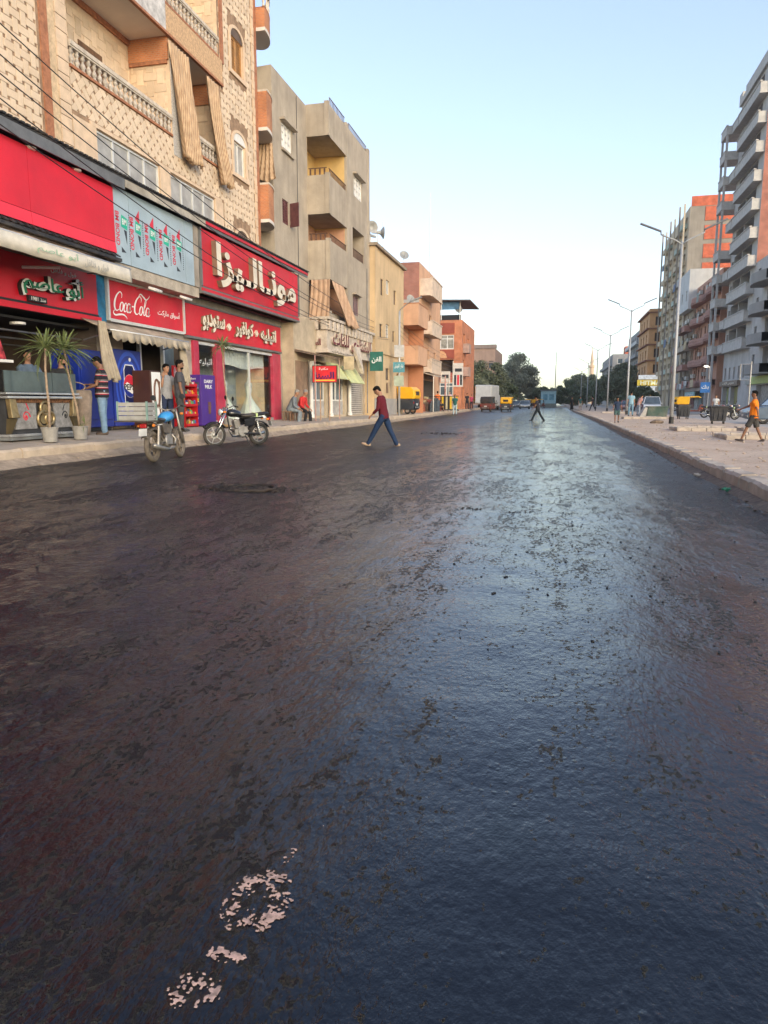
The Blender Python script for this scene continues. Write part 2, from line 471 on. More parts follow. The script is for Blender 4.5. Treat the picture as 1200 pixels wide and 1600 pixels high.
# ---- pavements
PAVE = mat('dusty_pavement', (.46,.38,.30), .92, .14, 1.4, bump=.35, bscale=22, dirt=.45, dirtcol=(.36,.29,.22))
def strip(name, prof, y0, y1, step, m, label=None, jit=0.0, xf=None):
    """a long paving strip: prof = [(x, z)...] across, jittered a little"""
    yy = np.arange(y0, y1+step*.5, step); n = len(yy); k = len(prof)
    X = np.zeros((n, k)); Y = np.zeros((n, k)); Z = np.zeros((n, k))
    for i, y in enumerate(yy):
        off = xf(y) if xf else 0
        for j, (x, z) in enumerate(prof): X[i, j] = x+off; Y[i, j] = y; Z[i, j] = z
    if jit: Z[:, 1:] += jit*(vnoise(X[:, 1:]*1.3, Y[:, 1:]*1.3, 9)-.5)*2
    o = struct(grid_mesh(name, X, Y, Z, m))
    if label: o['label'] = label
    return o
def side_z(x): return .42 + max(0, (-9.2-x))*.06
strip('pavement_left', [(-9.16,.415)] + [(x, side_z(x)) for x in np.linspace(-9.4,-13.5,12)], -4, 200, .5, PAVE, jit=.008, xf=lambda y: kl(y)+8.95)
# dirt washed against the left kerb foot
xs = np.linspace(0, 1, 14); yy = np.arange(-4, 120, .14)
DX = np.zeros((len(yy), 14)); DY = np.zeros_like(DX); DZ = np.zeros_like(DX)
for i, y in enumerate(yy):
    wdt = .12 + .42*float(vnoise(np.array([y*.45]), np.array([.5]), 21)[0])*(1.0 if y < 24 else .8)
    DX[i] = kl(y)+.02 + xs*wdt; DY[i] = y
DZ = road_z(DX, DY) + .006 + (.10*(1-xs[None, :])**1.6) + (vnoise(DX*9, DY*9, 5)-.5)*.02*(1-xs[None, :]) - .012*xs[None, :]**6
GRIT = mat('gutter_dirt', (.40,.31,.225), .95, .25, 6, bump=.6, bscale=60, dirt=.45, dirtcol=(.16,.13,.11))
dl = grid_mesh('gutter_dirt', DX, DY, DZ, GRIT); tag(dl, kind='stuff', label='sandy dirt washed against the shop side kerb', cat='dirt')
# dirt and litter along the median kerb
for i, y in enumerate(yy):
    wdt = .07 + .16*float(vnoise(np.array([y*.6]), np.array([3.5]), 22)[0])
    DX[i] = kr(y)-.02 - xs*wdt
DZ = road_z(DX, DY) + .004 + (.05*(1-xs[None, :])**1.4) + (vnoise(DX*11, DY*11, 6)-.5)*.02*(1-xs[None, :]) - .010*xs[None, :]**6
GRIT2 = mat('median_gutter_dirt', (.20,.155,.12), .95, .3, 9, bump=.8, bscale=70, dirt=.5, dirtcol=(.06,.05,.045))
dr = grid_mesh('gutter_litter', DX, DY, DZ, GRIT2); tag(dr, kind='stuff', label='dark tarred dirt along the foot of the median kerb', cat='dirt')

# ---- kerbs, stone by stone
KST = mat('kerb_stone_beige', (.50,.40,.30), .9, .16, 2.2, bump=.45, bscale=30, dirt=.5, dirtcol=(.33,.25,.18))
KSM = mat('kerb_stone_median', (.50,.42,.34), .9, .16, 2.6, bump=.4, bscale=30, dirt=.55, dirtcol=(.25,.19,.14))
def kerb_mesh(name, L, w, h, ch, m, seed):
    r = random.Random(seed); bm = bmesh.new()
    prof = [(0,0),(0,h-ch),(ch*.8,h),(w,h),(w,0)]
    segs = 4; rows = []
    for i in range(segs+1):
        y = L*i/segs - L/2
        rows.append([bm.verts.new((x+r.uniform(-.006,.006), y, z+(r.uniform(-.008,.008) if z else 0))) for x, z in prof])
    for i in range(segs):
        for j in range(5): bm.faces.new((rows[i][j], rows[i][(j+1)%5], rows[i+1][(j+1)%5], rows[i+1][j]))
    bm.faces.new(rows[0]); bm.faces.new(rows[-1][::-1])
    bmesh.ops.recalc_face_normals(bm, faces=bm.faces)
    me = bpy.data.meshes.new(name); bm.to_mesh(me); bm.free(); me.materials.append(m); return me
kerb_left = bpy.data.objects.new('kerb_left', None); COL.objects.link(kerb_left); struct(kerb_left)
kerb_right = bpy.data.objects.new('kerb_right', None); COL.objects.link(kerb_right); struct(kerb_right)
LM = [kerb_mesh('kerb_stone', .985, .22, .45, .05, KST, i) for i in range(5)]
RM = [kerb_mesh('kerb_stone', .488, .24, .26, .045, KSM, 20+i) for i in range(5)]
def lay(parent, meshes, y0, y1, step, xf, sx, z, gap=()):
    y = y0; r = random.Random(5)
    while y < y1:
        if not any(a < y < b for a, b in gap):
            o = bpy.data.objects.new('kerb_stone', r.choice(meshes)); COL.objects.link(o); o.parent = parent
            o.location = (xf(y)+r.uniform(-.012,.012), y, z+r.uniform(-.02,.012))
            o.rotation_euler = (r.uniform(-.008,.008), r.uniform(-.02,.02), (0 if sx > 0 else math.pi)+r.uniform(-.012,.012))
        y += step
lay(kerb_left, LM, 6, 130, 1.0, lambda y: kl(y), -1, -.03)
lay(kerb_right, RM, 6.0, 112, .5, lambda y: kr(y)+.01, 1, -.045)
strip('kerb_far', [(0,.0),(0,.2),(.25,.2)], 112, 418, 3, KSM, xf=lambda y: kr(y))
strip('kerb_far_left', [(0,0),(0,.42),(-.25,.42)], 130, 418, 3, KST, xf=lambda y: kl(y))
# ---- median and the dusty road beyond it
MED = mat('median_pavers', (.52,.40,.30), .95, .12, .9, bump=.35, bscale=16, dirt=.4, dirtcol=(.40,.30,.22))
def paver_material():
    m = bpy.data.materials.new('dusty_median_pavers'); m.use_nodes = True
    nt = m.node_tree; b = nt.nodes['Principled BSDF']; L = nt.links.new
    geo = nd(nt, 'ShaderNodeNewGeometry')
    br = nd(nt, 'ShaderNodeTexBrick'); br.inputs['Scale'].default_value = 1; br.inputs['Brick Width'].default_value = .22; br.inputs['Row Height'].default_value = .11; br.inputs['Mortar Size'].default_value = .006
    br.inputs['Color1'].default_value = (.54,.385,.27,1); br.inputs['Color2'].default_value = (.48,.335,.23,1); br.inputs['Mortar'].default_value = (.36,.27,.20,1)
    L(geo.outputs['Position'], br.inputs['Vector'])
    n = nd(nt, 'ShaderNodeTexNoise'); n.inputs['Scale'].default_value = .8; n.inputs['Detail'].default_value = 9; n.inputs['Roughness'].default_value = .7; L(geo.outputs['Position'], n.inputs['Vector'])
    r = nd(nt, 'ShaderNodeMapRange'); r.inputs[1].default_value = .40; r.inputs[2].default_value = .58; L(n.outputs['Fac'], r.inputs[0])
    mx = nd(nt, 'ShaderNodeMix', data_type='RGBA'); mx.inputs[7].default_value = (.57,.43,.315,1)
    L(r.outputs[0], mx.inputs[0]); L(br.outputs['Color'], mx.inputs[6])
    n2 = nd(nt, 'ShaderNodeTexNoise'); n2.inputs['Scale'].default_value = 14; n2.inputs['Detail'].default_value = 6; L(geo.outputs['Position'], n2.inputs['Vector'])
    hs = nd(nt, 'ShaderNodeHueSaturation'); r2 = nd(nt, 'ShaderNodeMapRange'); r2.inputs[1].default_value=.3; r2.inputs[2].default_value=.7; r2.inputs[3].default_value=.85; r2.inputs[4].default_value=1.12; L(n2.outputs['Fac'], r2.inputs[0]); L(r2.outputs[0], hs.inputs['Value'])
    L(mx.outputs[2], hs.inputs['Color']); L(hs.outputs[0], b.inputs['Base Color']); b.inputs['Roughness'].default_value = .95
    bp = nd(nt, 'ShaderNodeBump'); bp.inputs['Strength'].default_value = .5; bp.inputs['Distance'].default_value = .012
    ad = nd(nt, 'ShaderNodeMath', operation='SUBTRACT'); L(n2.outputs['Fac'], ad.inputs[0]); L(br.outputs['Fac'], ad.inputs[1]); L(ad.outputs[0], bp.inputs['Height']); L(bp.outputs[0], b.inputs['Normal'])
    return m
strip('median', [(x, .195+.012*math.sin(x)) for x in np.linspace(2.70, 8.3, 22)] + [(8.36,.19),(8.42,.0)], 4, 420, .35, paver_material(), jit=.014, label='dusty paved median between the two roads')
OLDR = mat('dusty_old_asphalt', (.48,.42,.355), .95, .12, .5, bump=.25, bscale=20, dirt=.5, dirtcol=(.30,.27,.24))
strip('side_road', [(x, .02) for x in np.linspace(8.42, 18.6, 12)], -4, 420, 4, OLDR, label='dusty grey road beyond the median')
strip('pavement_right', [(18.6,.02),(18.62,.17)] + [(x,.18) for x in np.linspace(18.9,21.5,5)], -4, 420, 2, PAVE)
# ---------------------------------------------------------------- generic facade pieces
def window(parent, fr, u0, u1, v0, v1, w=-.10, n=2, fm=None, gm=None, fw=.055, split=None, name='window'):
    """frame part with one pane sub-part per light"""
    fm = fm or ALU; gm = gm or GLASS
    mb = MB(); fr.box(mb, u0, u1, v0, v0+fw, w-.03, w+.03); fr.box(mb, u0, u1, v1-fw, v1, w-.03, w+.03)
    for i in range(n+1):
        c = u0 + (u1-u0)*i/n; a = min(max(c-fw/2, u0), u1-fw)
        fr.box(mb, a, a+fw, v0+fw, v1-fw, w-.028, w+.028)
    if split: fr.box(mb, u0+fw, u1-fw, split-fw/2, split+fw/2, w-.026, w+.026)
    f = mb.build(name, fm, parent)
    for i in range(n):
        mb = MB(); a = u0+(u1-u0)*i/n; b = u0+(u1-u0)*(i+1)/n
        fr.box(mb, a+fw*.45, b-fw*.45, v0+fw*.9, v1-fw*.9, w-.012, w-.004)
        mb.build('pane', gm, f)
    return f
def shutter(parent, fr, u0, u1, v0, v1, w, m, n=9, leaf=2, name='shutter'):
    """louvred shutter leaves"""
    out = None
    for k in range(leaf):
        a = u0+(u1-u0)*k/leaf+.008; b = u0+(u1-u0)*(k+1)/leaf-.008
        mb = MB(); fr.box(mb, a, a+.06, v0, v1, w-.02, w+.02); fr.box(mb, b-.06, b, v0, v1, w-.02, w+.02)
        fr.box(mb, a+.06, b-.06, v0, v0+.06, w-.02, w+.02); fr.box(mb, a+.06, b-.06, v1-.06, v1, w-.02, w+.02)
        for i in range(n):
            z = v0+.06+(v1-v0-.12)*(i+.5)/n; h = (v1-v0-.12)/n*.36
            mb.add([fr(a+.06,z-h,w+.012), fr(b-.06,z-h,w+.012), fr(b-.06,z+h,w-.014), fr(a+.06,z+h,w-.014)], [(0,1,2,3)])
        fr.box(mb, a+.06, b-.06, v0+.06, v1-.06, w-.030, w-.022)
        out = mb.build(name, m, parent)
    return out
def curtain(parent, fr, top, bot, wtop, wbot, m, folds=7, amp=.07, sag=0.0, name='curtain', gather=0.0, seed=1):
    """hanging cloth between a top edge (u0,u1,v) and a bottom edge (u0,u1,v)"""
    r = random.Random(seed); nu, nv = folds*8, 22
    ph = [r.uniform(0, 6.28) for _ in range(4)]
    vs_, fs = [], []
    for j in range(nv+1):
        t_ = j/nv
        for i in range(nu+1):
            s_ = i/nu
            a = top[0]+(top[1]-top[0])*s_; b = bot[0]+(bot[1]-bot[0])*s_
            e = t_**1.4
            u = a+(b-a)*e; v = top[2]+(bot[2]-top[2])*t_ + .05*math.sin(s_*9+ph[3])*t_*t_*(1 if sag == 0 else sag)
            w = wtop+(wbot-wtop)*t_ + amp*(.45+.55*t_)*(math.sin(s_*folds*6.283+ph[0]+1.4*math.sin(t_*3+ph[1]))+.35*math.sin(s_*folds*13.1+ph[2]+2*t_))
            vs_.append(fr(u, v, w))
    for j in range(nv):
        for i in range(nu):
            k = j*(nu+1)+i; fs.append((k, k+1, k+nu+2, k+nu+1))
    mb = MB(); mb.add(vs_, fs); o = mb.build(name, m, parent, smooth=True)
    s = o.modifiers.new('thickness', 'SOLIDIFY'); s.thickness = .008
    return o
BALUSTER = {}
def balusters(parent, fr, u0, u1, v0, v1, w, m, step=.21):
    key = (round(v1-v0, 2), m.name)
    if key not in BALUSTER:
        h = v1-v0; mb = MB()
        mb.lathe([(.055,0),(.055,.06*h),(.03,.10*h),(.045,.2*h),(.07,.34*h),(.05,.48*h),(.028,.6*h),(.028,.66*h),(.05,.72*h),(.062,.8*h),(.035,.92*h),(.055,.95*h),(.055,h)], n=8)
        o = mb.build('baluster', m, smooth=True); BALUSTER[key] = o.data; bpy.data.objects.remove(o)
    n = max(1, int((u1-u0)/step))
    for i in range(n):
        o = bpy.data.objects.new('baluster', BALUSTER[key]); COL.objects.link(o); attach(o, parent)
        p = fr(u0+(i+.5)*(u1-u0)/n, v0, w); o.location = p
def weave_centres(u0, u1, v0, v1, P, L, W, rot, holes):
    out = []
    if not rot:
        i0, i1 = int(math.floor(u0/P)), int(math.ceil(u1/P)); j0, j1 = int(math.floor(v0/P)), int(math.ceil(v1/P))
    else:
        m_ = max(abs(u0), abs(u1))+max(abs(v0), abs(v1)); i0, i1 = -int(m_/P)-2, int(m_/P)+2; j0, j1 = i0, i1
    c, s = (math.cos(math.pi/4), math.sin(math.pi/4)) if rot else (1, 0)
    for i in range(i0, i1+1):
        for j in range(j0, j1+1):
            a, b = i*P, j*P
            u, v = a*c-b*s, a*s+b*c
            if not (u0-.2 < u < u1+.2 and v0-.2 < v < v1+.2): continue
            hz = (i+j) % 2 == 0
            du, dv = (L, W) if hz else (W, L)
            if any(h[0] < u < h[1] and h[2] < v < h[3] for h in holes): continue
            e1 = e2 = (du+dv)*.5*.7071 if rot else 0
            if not rot: e1, e2 = du/2, dv/2
            full = not (u-e1 < u0-.001 or u+e1 > u1+.001 or v-e2 < v0-.001 or v+e2 > v1+.001)
            if full: out.append((u, v, hz, None)); continue
            pts = []
            for (x, y) in ((-1,-1),(1,-1),(1,1),(-1,1)):
                x *= du/2-.005; y *= dv/2-.005
                pts.append((u+x*c-y*s, v+x*s+y*c))
            for ax, lim, sg in ((0,u0,1),(0,u1,-1),(1,v0,1),(1,v1,-1)):
                q = []
                for k in range(len(pts)):
                    p0, p1 = pts[k-1], pts[k]; d0, d1 = (p0[ax]-lim)*sg, (p1[ax]-lim)*sg
                    if (d0 < 0) != (d1 < 0):
                        tt = d0/(d0-d1); q.append((p0[0]+(p1[0]-p0[0])*tt, p0[1]+(p1[1]-p0[1])*tt))
                    if d1 >= 0: q.append(p1)
                pts = q
                if not pts: break
            if len(pts) > 2: out.append((u, v, hz, pts))
    return out
def tile_mesh(name, du, dv, m, rot=0, h=.014):
    """one bevelled wall tile in local u,v,w (x = u, y = v, z = w)"""
    b = .008; mb = MB(); a, c = du/2-.005, dv/2-.005
    pts = [(-a,-c,0),(a,-c,0),(a,c,0),(-a,c,0),(-a,-c,h-b*.5),(a,-c,h-b*.5),(a,c,h-b*.5),(-a,c,h-b*.5),(-a+b,-c+b,h),(a-b,-c+b,h),(a-b,c-b,h),(-a+b,c-b,h)]
    if rot: cs = math.cos(rot); sn = math.sin(rot); pts = [(x*cs-y*sn, x*sn+y*cs, z) for x, y, z in pts]
    fs = []
    for k in (0, 4):
        fs += [(k,k+1,k+5,k+4),(k+1,k+2,k+6,k+5),(k+2,k+3,k+7,k+6),(k+3,k,k+4,k+7)]
    fs.append((8,9,10,11))
    return pts, fs
def clad(parent, fr, regions, m, name='wall_tile', singles=0, P=.22, W=.155, rot=False):
    """basket-weave cladding over a list of (u0,u1,v0,v1,holes); the first `singles` (nearest) are objects of their own"""
    L = 2*P-W
    allc = [c for (a, b, c_, d, hs) in regions for c in weave_centres(a, b, c_, d, P, L, W, rot, hs)]
    camp = Vector((0,0,1.22))
    allc.sort(key=lambda c: (fr(c[0], c[1])-camp).length)
    protos = {}
    for hz in (True, False):
        pts, fs = tile_mesh(name, *((L, W) if hz else (W, L)), m, rot=math.pi/4 if rot else 0)
        me = bpy.data.meshes.new(name); me.from_pydata(pts, [], fs); me.materials.append(m); protos[hz] = (me, pts, fs)
    Mx = Matrix((fr.u, Vector((0,0,1)), fr.n)).transposed()
    r = random.Random(3)
    cut = [c for c in allc if c[3]]; allc = [c for c in allc if not c[3]]
    for (u, v, hz, _) in allc[:singles]:
        o = bpy.data.objects.new(name, protos[hz][0]); COL.objects.link(o); attach(o, parent)
        o.matrix_basis = Matrix.Translation(fr(u, v, .001+r.uniform(-.003,.004))) @ (Mx @ Matrix.Rotation(r.uniform(-.02,.02), 3, 'X') @ Matrix.Rotation(r.uniform(-.02,.02), 3, 'Y')).to_4x4()
    mb = MB()
    for c in cut: mb.prism([fr(x, y, .001) for x, y in c[3]], fr.n*.012)
    for (u, v, hz, _) in allc[singles:]:
        me, pts, fs = protos[hz]; dw = .001+r.uniform(-.003,.004); ta, tb = r.uniform(-.02,.02), r.uniform(-.02,.02)
        mb.add([fr(u+x, v+y, dw+z+x*ta+y*tb) for x, y, z in pts], fs)
    if mb.f:
        o = mb.build(name+'_field', m, parent); o['kind'] = 'stuff'
def tile_colour():
    m = bpy.data.materials.new('beige_stone_tile'); m.use_nodes = True
    nt = m.node_tree; b = nt.nodes['Principled BSDF']; L = nt.links.new
    geo = nd(nt, 'ShaderNodeNewGeometry')
    n = nd(nt, 'ShaderNodeTexNoise'); n.inputs['Scale'].default_value = 2.2; n.inputs['Detail'].default_value = 8; n.inputs['Roughness'].default_value = .7; L(geo.outputs['Position'], n.inputs['Vector'])
    r = nd(nt, 'ShaderNodeValToRGB'); r.color_ramp.elements[0].color = (.60,.455,.315,1); r.color_ramp.elements[1].color = (.74,.585,.43,1); r.color_ramp.elements[0].position=.3; r.color_ramp.elements[1].position=.7
    L(n.outputs['Fac'], r.inputs[0])
    hs = nd(nt, 'ShaderNodeHueSaturation'); mr = nd(nt, 'ShaderNodeMapRange'); mr.inputs[3].default_value = .82; mr.inputs[4].default_value = 1.12
    L(geo.outputs['Random Per Island'], mr.inputs[0]); L(mr.outputs[0], hs.inputs['Value']); L(r.outputs[0], hs.inputs['Color'])
    L(hs.outputs[0], b.inputs['Base Color']); b.inputs['Roughness'].default_value = .7
    nb = nd(nt, 'ShaderNodeTexNoise'); nb.inputs['Scale'].default_value = 60; L(geo.outputs['Position'], nb.inputs['Vector'])
    bp = nd(nt, 'ShaderNodeBump'); bp.inputs['Strength'].default_value = .25; bp.inputs['Distance'].default_value = .01; L(nb.outputs['Fac'], bp.inputs['Height']); L(bp.outputs[0], b.inputs['Normal'])
    return m

# ---------------------------------------------------------------- tiled apartment building over the shops
TILE = tile_colour()
GROUT = mat('tile_grout_brown', (.32,.21,.135), .9, .25, 5)
SMOOTH = mat('beige_cut_stone', (.68,.51,.36), .75, .10, 3, bump=.2, bscale=40)
REDST = mat('red_brown_stone', (.40,.17,.09), .8, .22, 9, bump=.5, bscale=50)
ORST = brickmat('orange_split_brick', (.56,.21,.08), (.44,.15,.06), (.42,.24,.15), .11, .05, 'XY')
CREAM = mat('cream_plaster', (.62,.52,.40), .85, .1, 2, streak=.25)
SOFF = mat('white_soffit', (.66,.60,.54), .9, .06, 1)
BALM = mat('weathered_baluster', (.50,.44,.38), .85, .25, 14, dirt=.6, dirtcol=(.22,.18,.15))
FX = -11.2
A = LX(FX)
bA = thing('apartment_building', 'beige tiled apartment building with balustraded balconies above the red shop signs', 'building', (-14, 18, .4), world_coords=True)
H1 = (15.55, 20.15, 8.86, 11.6, 1.3); H2 = (20.62, 23.3, 8.86, 11.6, 1.3)
H3 = (15.55, 23.3, 12.32, 15.0, 1.3)
H4 = (15.55, 23.3, 15.7, 17.0, 1.3)
MW = [(16.45, 19.3, 6.75, 7.82, .14), (19.9, 22.7, 6.75, 7.8, .14)]
AW = [(24.3, 25.25, 12.45, 13.55, .22), (24.3, 25.25, 9.15, 10.2, .22), (24.3, 25.25, 5.9, 6.95, .22), (24.3, 25.25, 15.75, 16.9, .22)]
holes = [H1, H2, H3, H4] + MW + AW
mb = MB()
wall(mb, A, 6, 26.45, 4.3, 17.3, holes, 0, mrev=1, back=True)
mb.quad((FX,26.45,.4), (FX,26.45,17.3), (-24,26.45,17.3), (-24,26.45,.4), 1)
mb.quad((FX,6,4.3), (-24,6,4.3), (-24,6,17.3), (FX,6,17.3), 1)
mb.quad((FX,6,17.3), (-24,6,17.3), (-24,26.45,17.3), (FX,26.45,17.3), 1)
wA = mb.build('wall', [GROUT, SMOOTH], bA)
hl = [tuple(h[:4]) for h in holes]
trim = [(14.55,15.5,6.5,20), (26.05,26.5,6,20), (23.35,23.72,11.3,20)]
archz = [(24.05,25.5,a[2]-.25,a[3]+.62) for a in AW]
clad(wA, A, [(12.4,14.5,6.6,12,[]), (23.4,26.0,6.0,17.5,archz+trim)], TILE, singles=240, P=.235, W=.165)
clad(wA, A, [(15.55,23.4,7.95,8.84,[])], TILE, singles=60, P=.235, W=.165, rot=True)
# recess walls clad in larger weave
for (a, b, c, d, dp) in (H1, H2, H3):
    back = LX(FX-dp+.001); clad(wA, back, [(a+.05, b-.05, c-.2, d-.35, [])], TILE, P=.33, W=.23)
    side = Fr((FX-dp, b-.001, 0), (1,0,0), (0,-1,0)); clad(wA, side, [(.05, dp-.12, c-.2, d-.65, [])], TILE, P=.33, W=.23)
# dividing wall end between the two bays: granite strip and brick lintel
mb = MB(); mb.box(FX-.02, FX+.025, 20.16, 20.6, 8.4, 11.0); mb.build('pillar_face', mat('grey_granite_strip', (.50,.48,.46), .6, .25, 30), bA)
for yy0 in (20.08, 23.22):
    mb = MB(); mb.box(FX-1.28, FX-.02, yy0, yy0+.06, 10.95, 11.58); mb.build('brick_lintel', ORST, bA)
mb = MB(); mb.box(FX-1.29, FX-1.22, 15.56, 20.08, 11.42, 11.58); mb.box(FX-1.29, FX-1.22, 20.63, 23.2, 11.42, 11.58); mb.box(FX-1.27, FX-.06, 20.07, 20.142, 10.85, 10.94); mb.build('cornice', REDST, bA)
for (a, b, c, d, dp) in (H1, H2, H3):
    mb = MB(); mb.box(FX-dp+.02, FX-.005, a+.01, b-.01, d-.03, d-.012); mb.build('balcony_ceiling', SOFF, bA)
    mb = MB(); mb.box(FX-dp+.01, FX-.02, a+.01, b-.01, c-.47, c-.41); mb.build('balcony_floor', SOFF, bA)
    mb = MB(); mb.box(FX-dp+.005, FX-dp+.05, (a+b)/2-.1, (a+b)/2+.9, c-.41, c+1.7); mb.build('balcony_door', mat('brown_wood_door', (.16,.085,.045), .6, .25, 8), bA)
# balustrades: bottom rail, balusters, top rail
def balustrade(y0, y1, v0, v1, mrail, panel=None):
    mb = MB(); A.box(mb, y0, y1, v1-.10, v1, -.12, .07); A.box(mb, y0, y1, v1-.14, v1-.10, -.10, .05); mb.build('top_rail', mrail, bA, bevel=.008)
    mb = MB(); A.box(mb, y0, y1, v0-.07, v0, -.12, .05); mb.build('bottom_rail', REDST, bA, bevel=.006)
    balusters(bA, A, y0, y1, v0, v1-.14, -.02, BALM)
CRM = mat('cream_rail', (.60,.52,.43), .8, .15, 6, dirt=.4)
balustrade(15.56, 20.1, 8.93, 9.44, CRM)
balustrade(20.65, 23.28, 8.93, 9.44, CRM)
balustrade(15.56, 19.3, 12.42, 12.95, CRM); balustrade(19.95, 23.28, 12.42, 12.95, CRM)
# panels of the upper balcony
mb = MB(); A.box(mb, 19.95, 23.5, 11.62, 12.34, .004, .05); mb.build('carved_panel', mat('carved_tan_panel', (.58,.38,.22), .8, .2, 14, bump=1.0, bscale=26), bA)
mb = MB(); A.box(mb, 17.9, 19.93, 11.58, 12.9, .004, .06); mb.build('marble_panel', mat('veined_white_panel', (.72,.68,.64), .5, .30, 5, col2=(.34,.32,.30)), bA)
mb = MB(); A.box(mb, 12.6, 17.88, 11.62, 12.34, .004, .05); mb.build('carved_panel', MATS['carved_tan_panel'], bA)
mb = MB(); A.box(mb, 12.6, 23.5, 11.54, 11.61, .0, .09); mb.build('slab_edge', REDST, bA)
# quoins, bands
CUT = mat('cut_stone_blocks', (.68,.51,.36), .75, .12, 2.5, bump=.2, bscale=40)
z = 6.5; i = 0
while z < 16:
    for (a, b) in ((15.12,15.5), (26.02,26.2)):
        mb = MB(); A.box(mb, a, b, z+.008, z+.292, .0, .03+.006*(i % 3)); mb.build('quoin', CUT, bA)
    z += .30; i += 1
mb = MB(); A.box(mb, 14.6, 14.85, 6.3, 17, .0, .035); mb.build('red_band', REDST, bA)
mb = MB(); A.box(mb, 26.2, 26.44, 5.5, 17.25, .0, .035); mb.build('red_band', REDST, bA)
mb = MB(); A.box(mb, 14.87, 15.10, 6.3, 17, .0, .022); mb.build('crazed_band', mat('crazy_paving_band', (.60,.44,.28), .75, .2, 8, bump=.6, bscale=14), bA)
mb = MB(); A.box(mb, 23.45, 23.68, 12.3, 18, .0, .03); mb.build('red_band', REDST, bA)
mb = MB(); A.box(mb, 16.2, 23.2, 7.84, 7.93, .0, .03); A.box(mb, 19.32, 19.88, 6.6, 7.84, .0, .025); A.box(mb, 22.72, 23.3, 6.6, 7.84, 0, .025); A.box(mb, 15.55, 16.43, 6.6, 7.84, 0, .025); mb.build('window_surround', CUT, bA)
# windows
CURT = mat('grey_net_curtain', (.36,.35,.33), .35, .2, 2.5, spec=.6)
for (a, b, c, d, dp) in MW:
    window(bA, A, a, b, c, d, -.06, 4, ALU, CURT)
WOOD = mat('pine_shutter', (.46,.24,.09), .6, .2, 6)
for k, (a, b, c, d, dp) in enumerate(AW):
    # arched surround
    n = 12; cu = (a+b)/2; ro = (b-a)/2+.17; ri = (b-a)/2+.02
    mb = MB(); pts = []
    for rr, zz in ((ri, 0),(ro, 0)):
        pts.append([(cu-rr, c-.02)] + [(cu-rr*math.cos(math.pi*q/n), d+.0+rr*.62*math.sin(math.pi*q/n)) for q in range(n+1)] + [(cu+rr, c-.02)])
    for q in range(n+2):
        p0, p1, p2, p3 = pts[0][q], pts[0][q+1], pts[1][q+1], pts[1][q]
        mb.prism([A(*p0,.002), A(*p1,.002), A(*p2,.002), A(*p3,.002)], (.035,0,0))
    A.box(mb, cu-ro-.05, cu+ro+.05, c-.16, c-.03, .0, .06)
    mb.build('arch_surround', SMOOTH, bA)
    mb = MB(); mb.prism([A(cu-ri*math.cos(math.pi*q/n), d+ri*.62*math.sin(math.pi*q/n), .001) for q in range(n+1)], (.012,0,0))
    mb.build('arch_infill', mat('dark_fanlight', (.12,.08,.055), .6, .2) if k != 1 else WHITE, bA)
    if k in (0, 3): shutter(bA, A, a, b, c, d, -.07, WOOD, 11)
    else: window(bA, A, a, b, c, d, -.1, 2, WHITE if k == 1 else STEEL, CURT)
# round corner balconies clad in split brick
for i, z in enumerate((7.95, 11.2, 14.6)):
    n = 20; cx, cy = FX-.28, 26.45; rx, ry = .66, 1.38
    ring = [(cx+rx*math.cos(math.pi*q/n), cy+ry*math.sin(math.pi*q/n)) for q in range(n+1)]
    ring = [(FX-.03, cy-.001)] + ring; n = len(ring)-1
    top = z+1.35 if i < 2 else z+.75
    mb = MB(); mb.prism([(x, y, z) for x, y in ring], (0,0,.12)); mb.build('balcony_slab', SOFF, bA)
    mb = MB()
    for q in range(n):
        (x0,y0),(x1,y1) = ring[q], ring[q+1]; k = .93
        xi0, yi0, xi1, yi1 = cx+(x0-cx)*k, cy+(y0-cy)*k, cx+(x1-cx)*k, cy+(y1-cy)*k
        mb.prism([(x0,y0,z+.121),(x1,y1,z+.121),(xi1,yi1,z+.121),(xi0,yi0,z+.121)], (0,0,top-z-.121))
    mb.build('brick_parapet', ORST, bA, smooth=True, auto=40)
    def rail(zz, h, out, nm, m_):
        mb = MB()
        for q in range(n):
            (x0,y0),(x1,y1) = ring[q], ring[q+1]; ko, ki = out, .88
            f_ = lambda x, y, k: (cx+(x-cx)*k, cy+(y-cy)*k, zz)
            mb.prism([f_(x0,y0,ko), f_(x1,y1,ko), f_(x1,y1,ki), f_(x0,y0,ki)], (0,0,h))
        mb.build(nm, m_, bA, smooth=True, auto=40)
    if i < 2: rail(top+.002, .07, 1.03, 'parapet_coping', CRM)
    else:
        rail(top+.002, .05, 1.01, 'parapet_coping', REDST); rail(top+.60, .08, 1.02, 'top_rail', CRM)
        fake = LX(0); balusters(bA, fake, 0, .1, .0, .55, 0, CRM) if False else None
        mbp = MB(); mbp.lathe([(.05,0),(.05,.04),(.028,.07),(.06,.22),(.03,.36),(.03,.40),(.055,.46),(.03,.5),(.05,.53),(.05,.55)], n=8)
        po = mbp.build('baluster', CRM, smooth=True); me = po.data; bpy.data.objects.remove(po)
        for q in range(1, n, 2):
            o = bpy.data.objects.new('baluster', me); COL.objects.link(o); attach(o, bA); o.location = (cx+(ring[q][0]-cx)*.94, cy+(ring[q][1]-cy)*.94, top+.05)
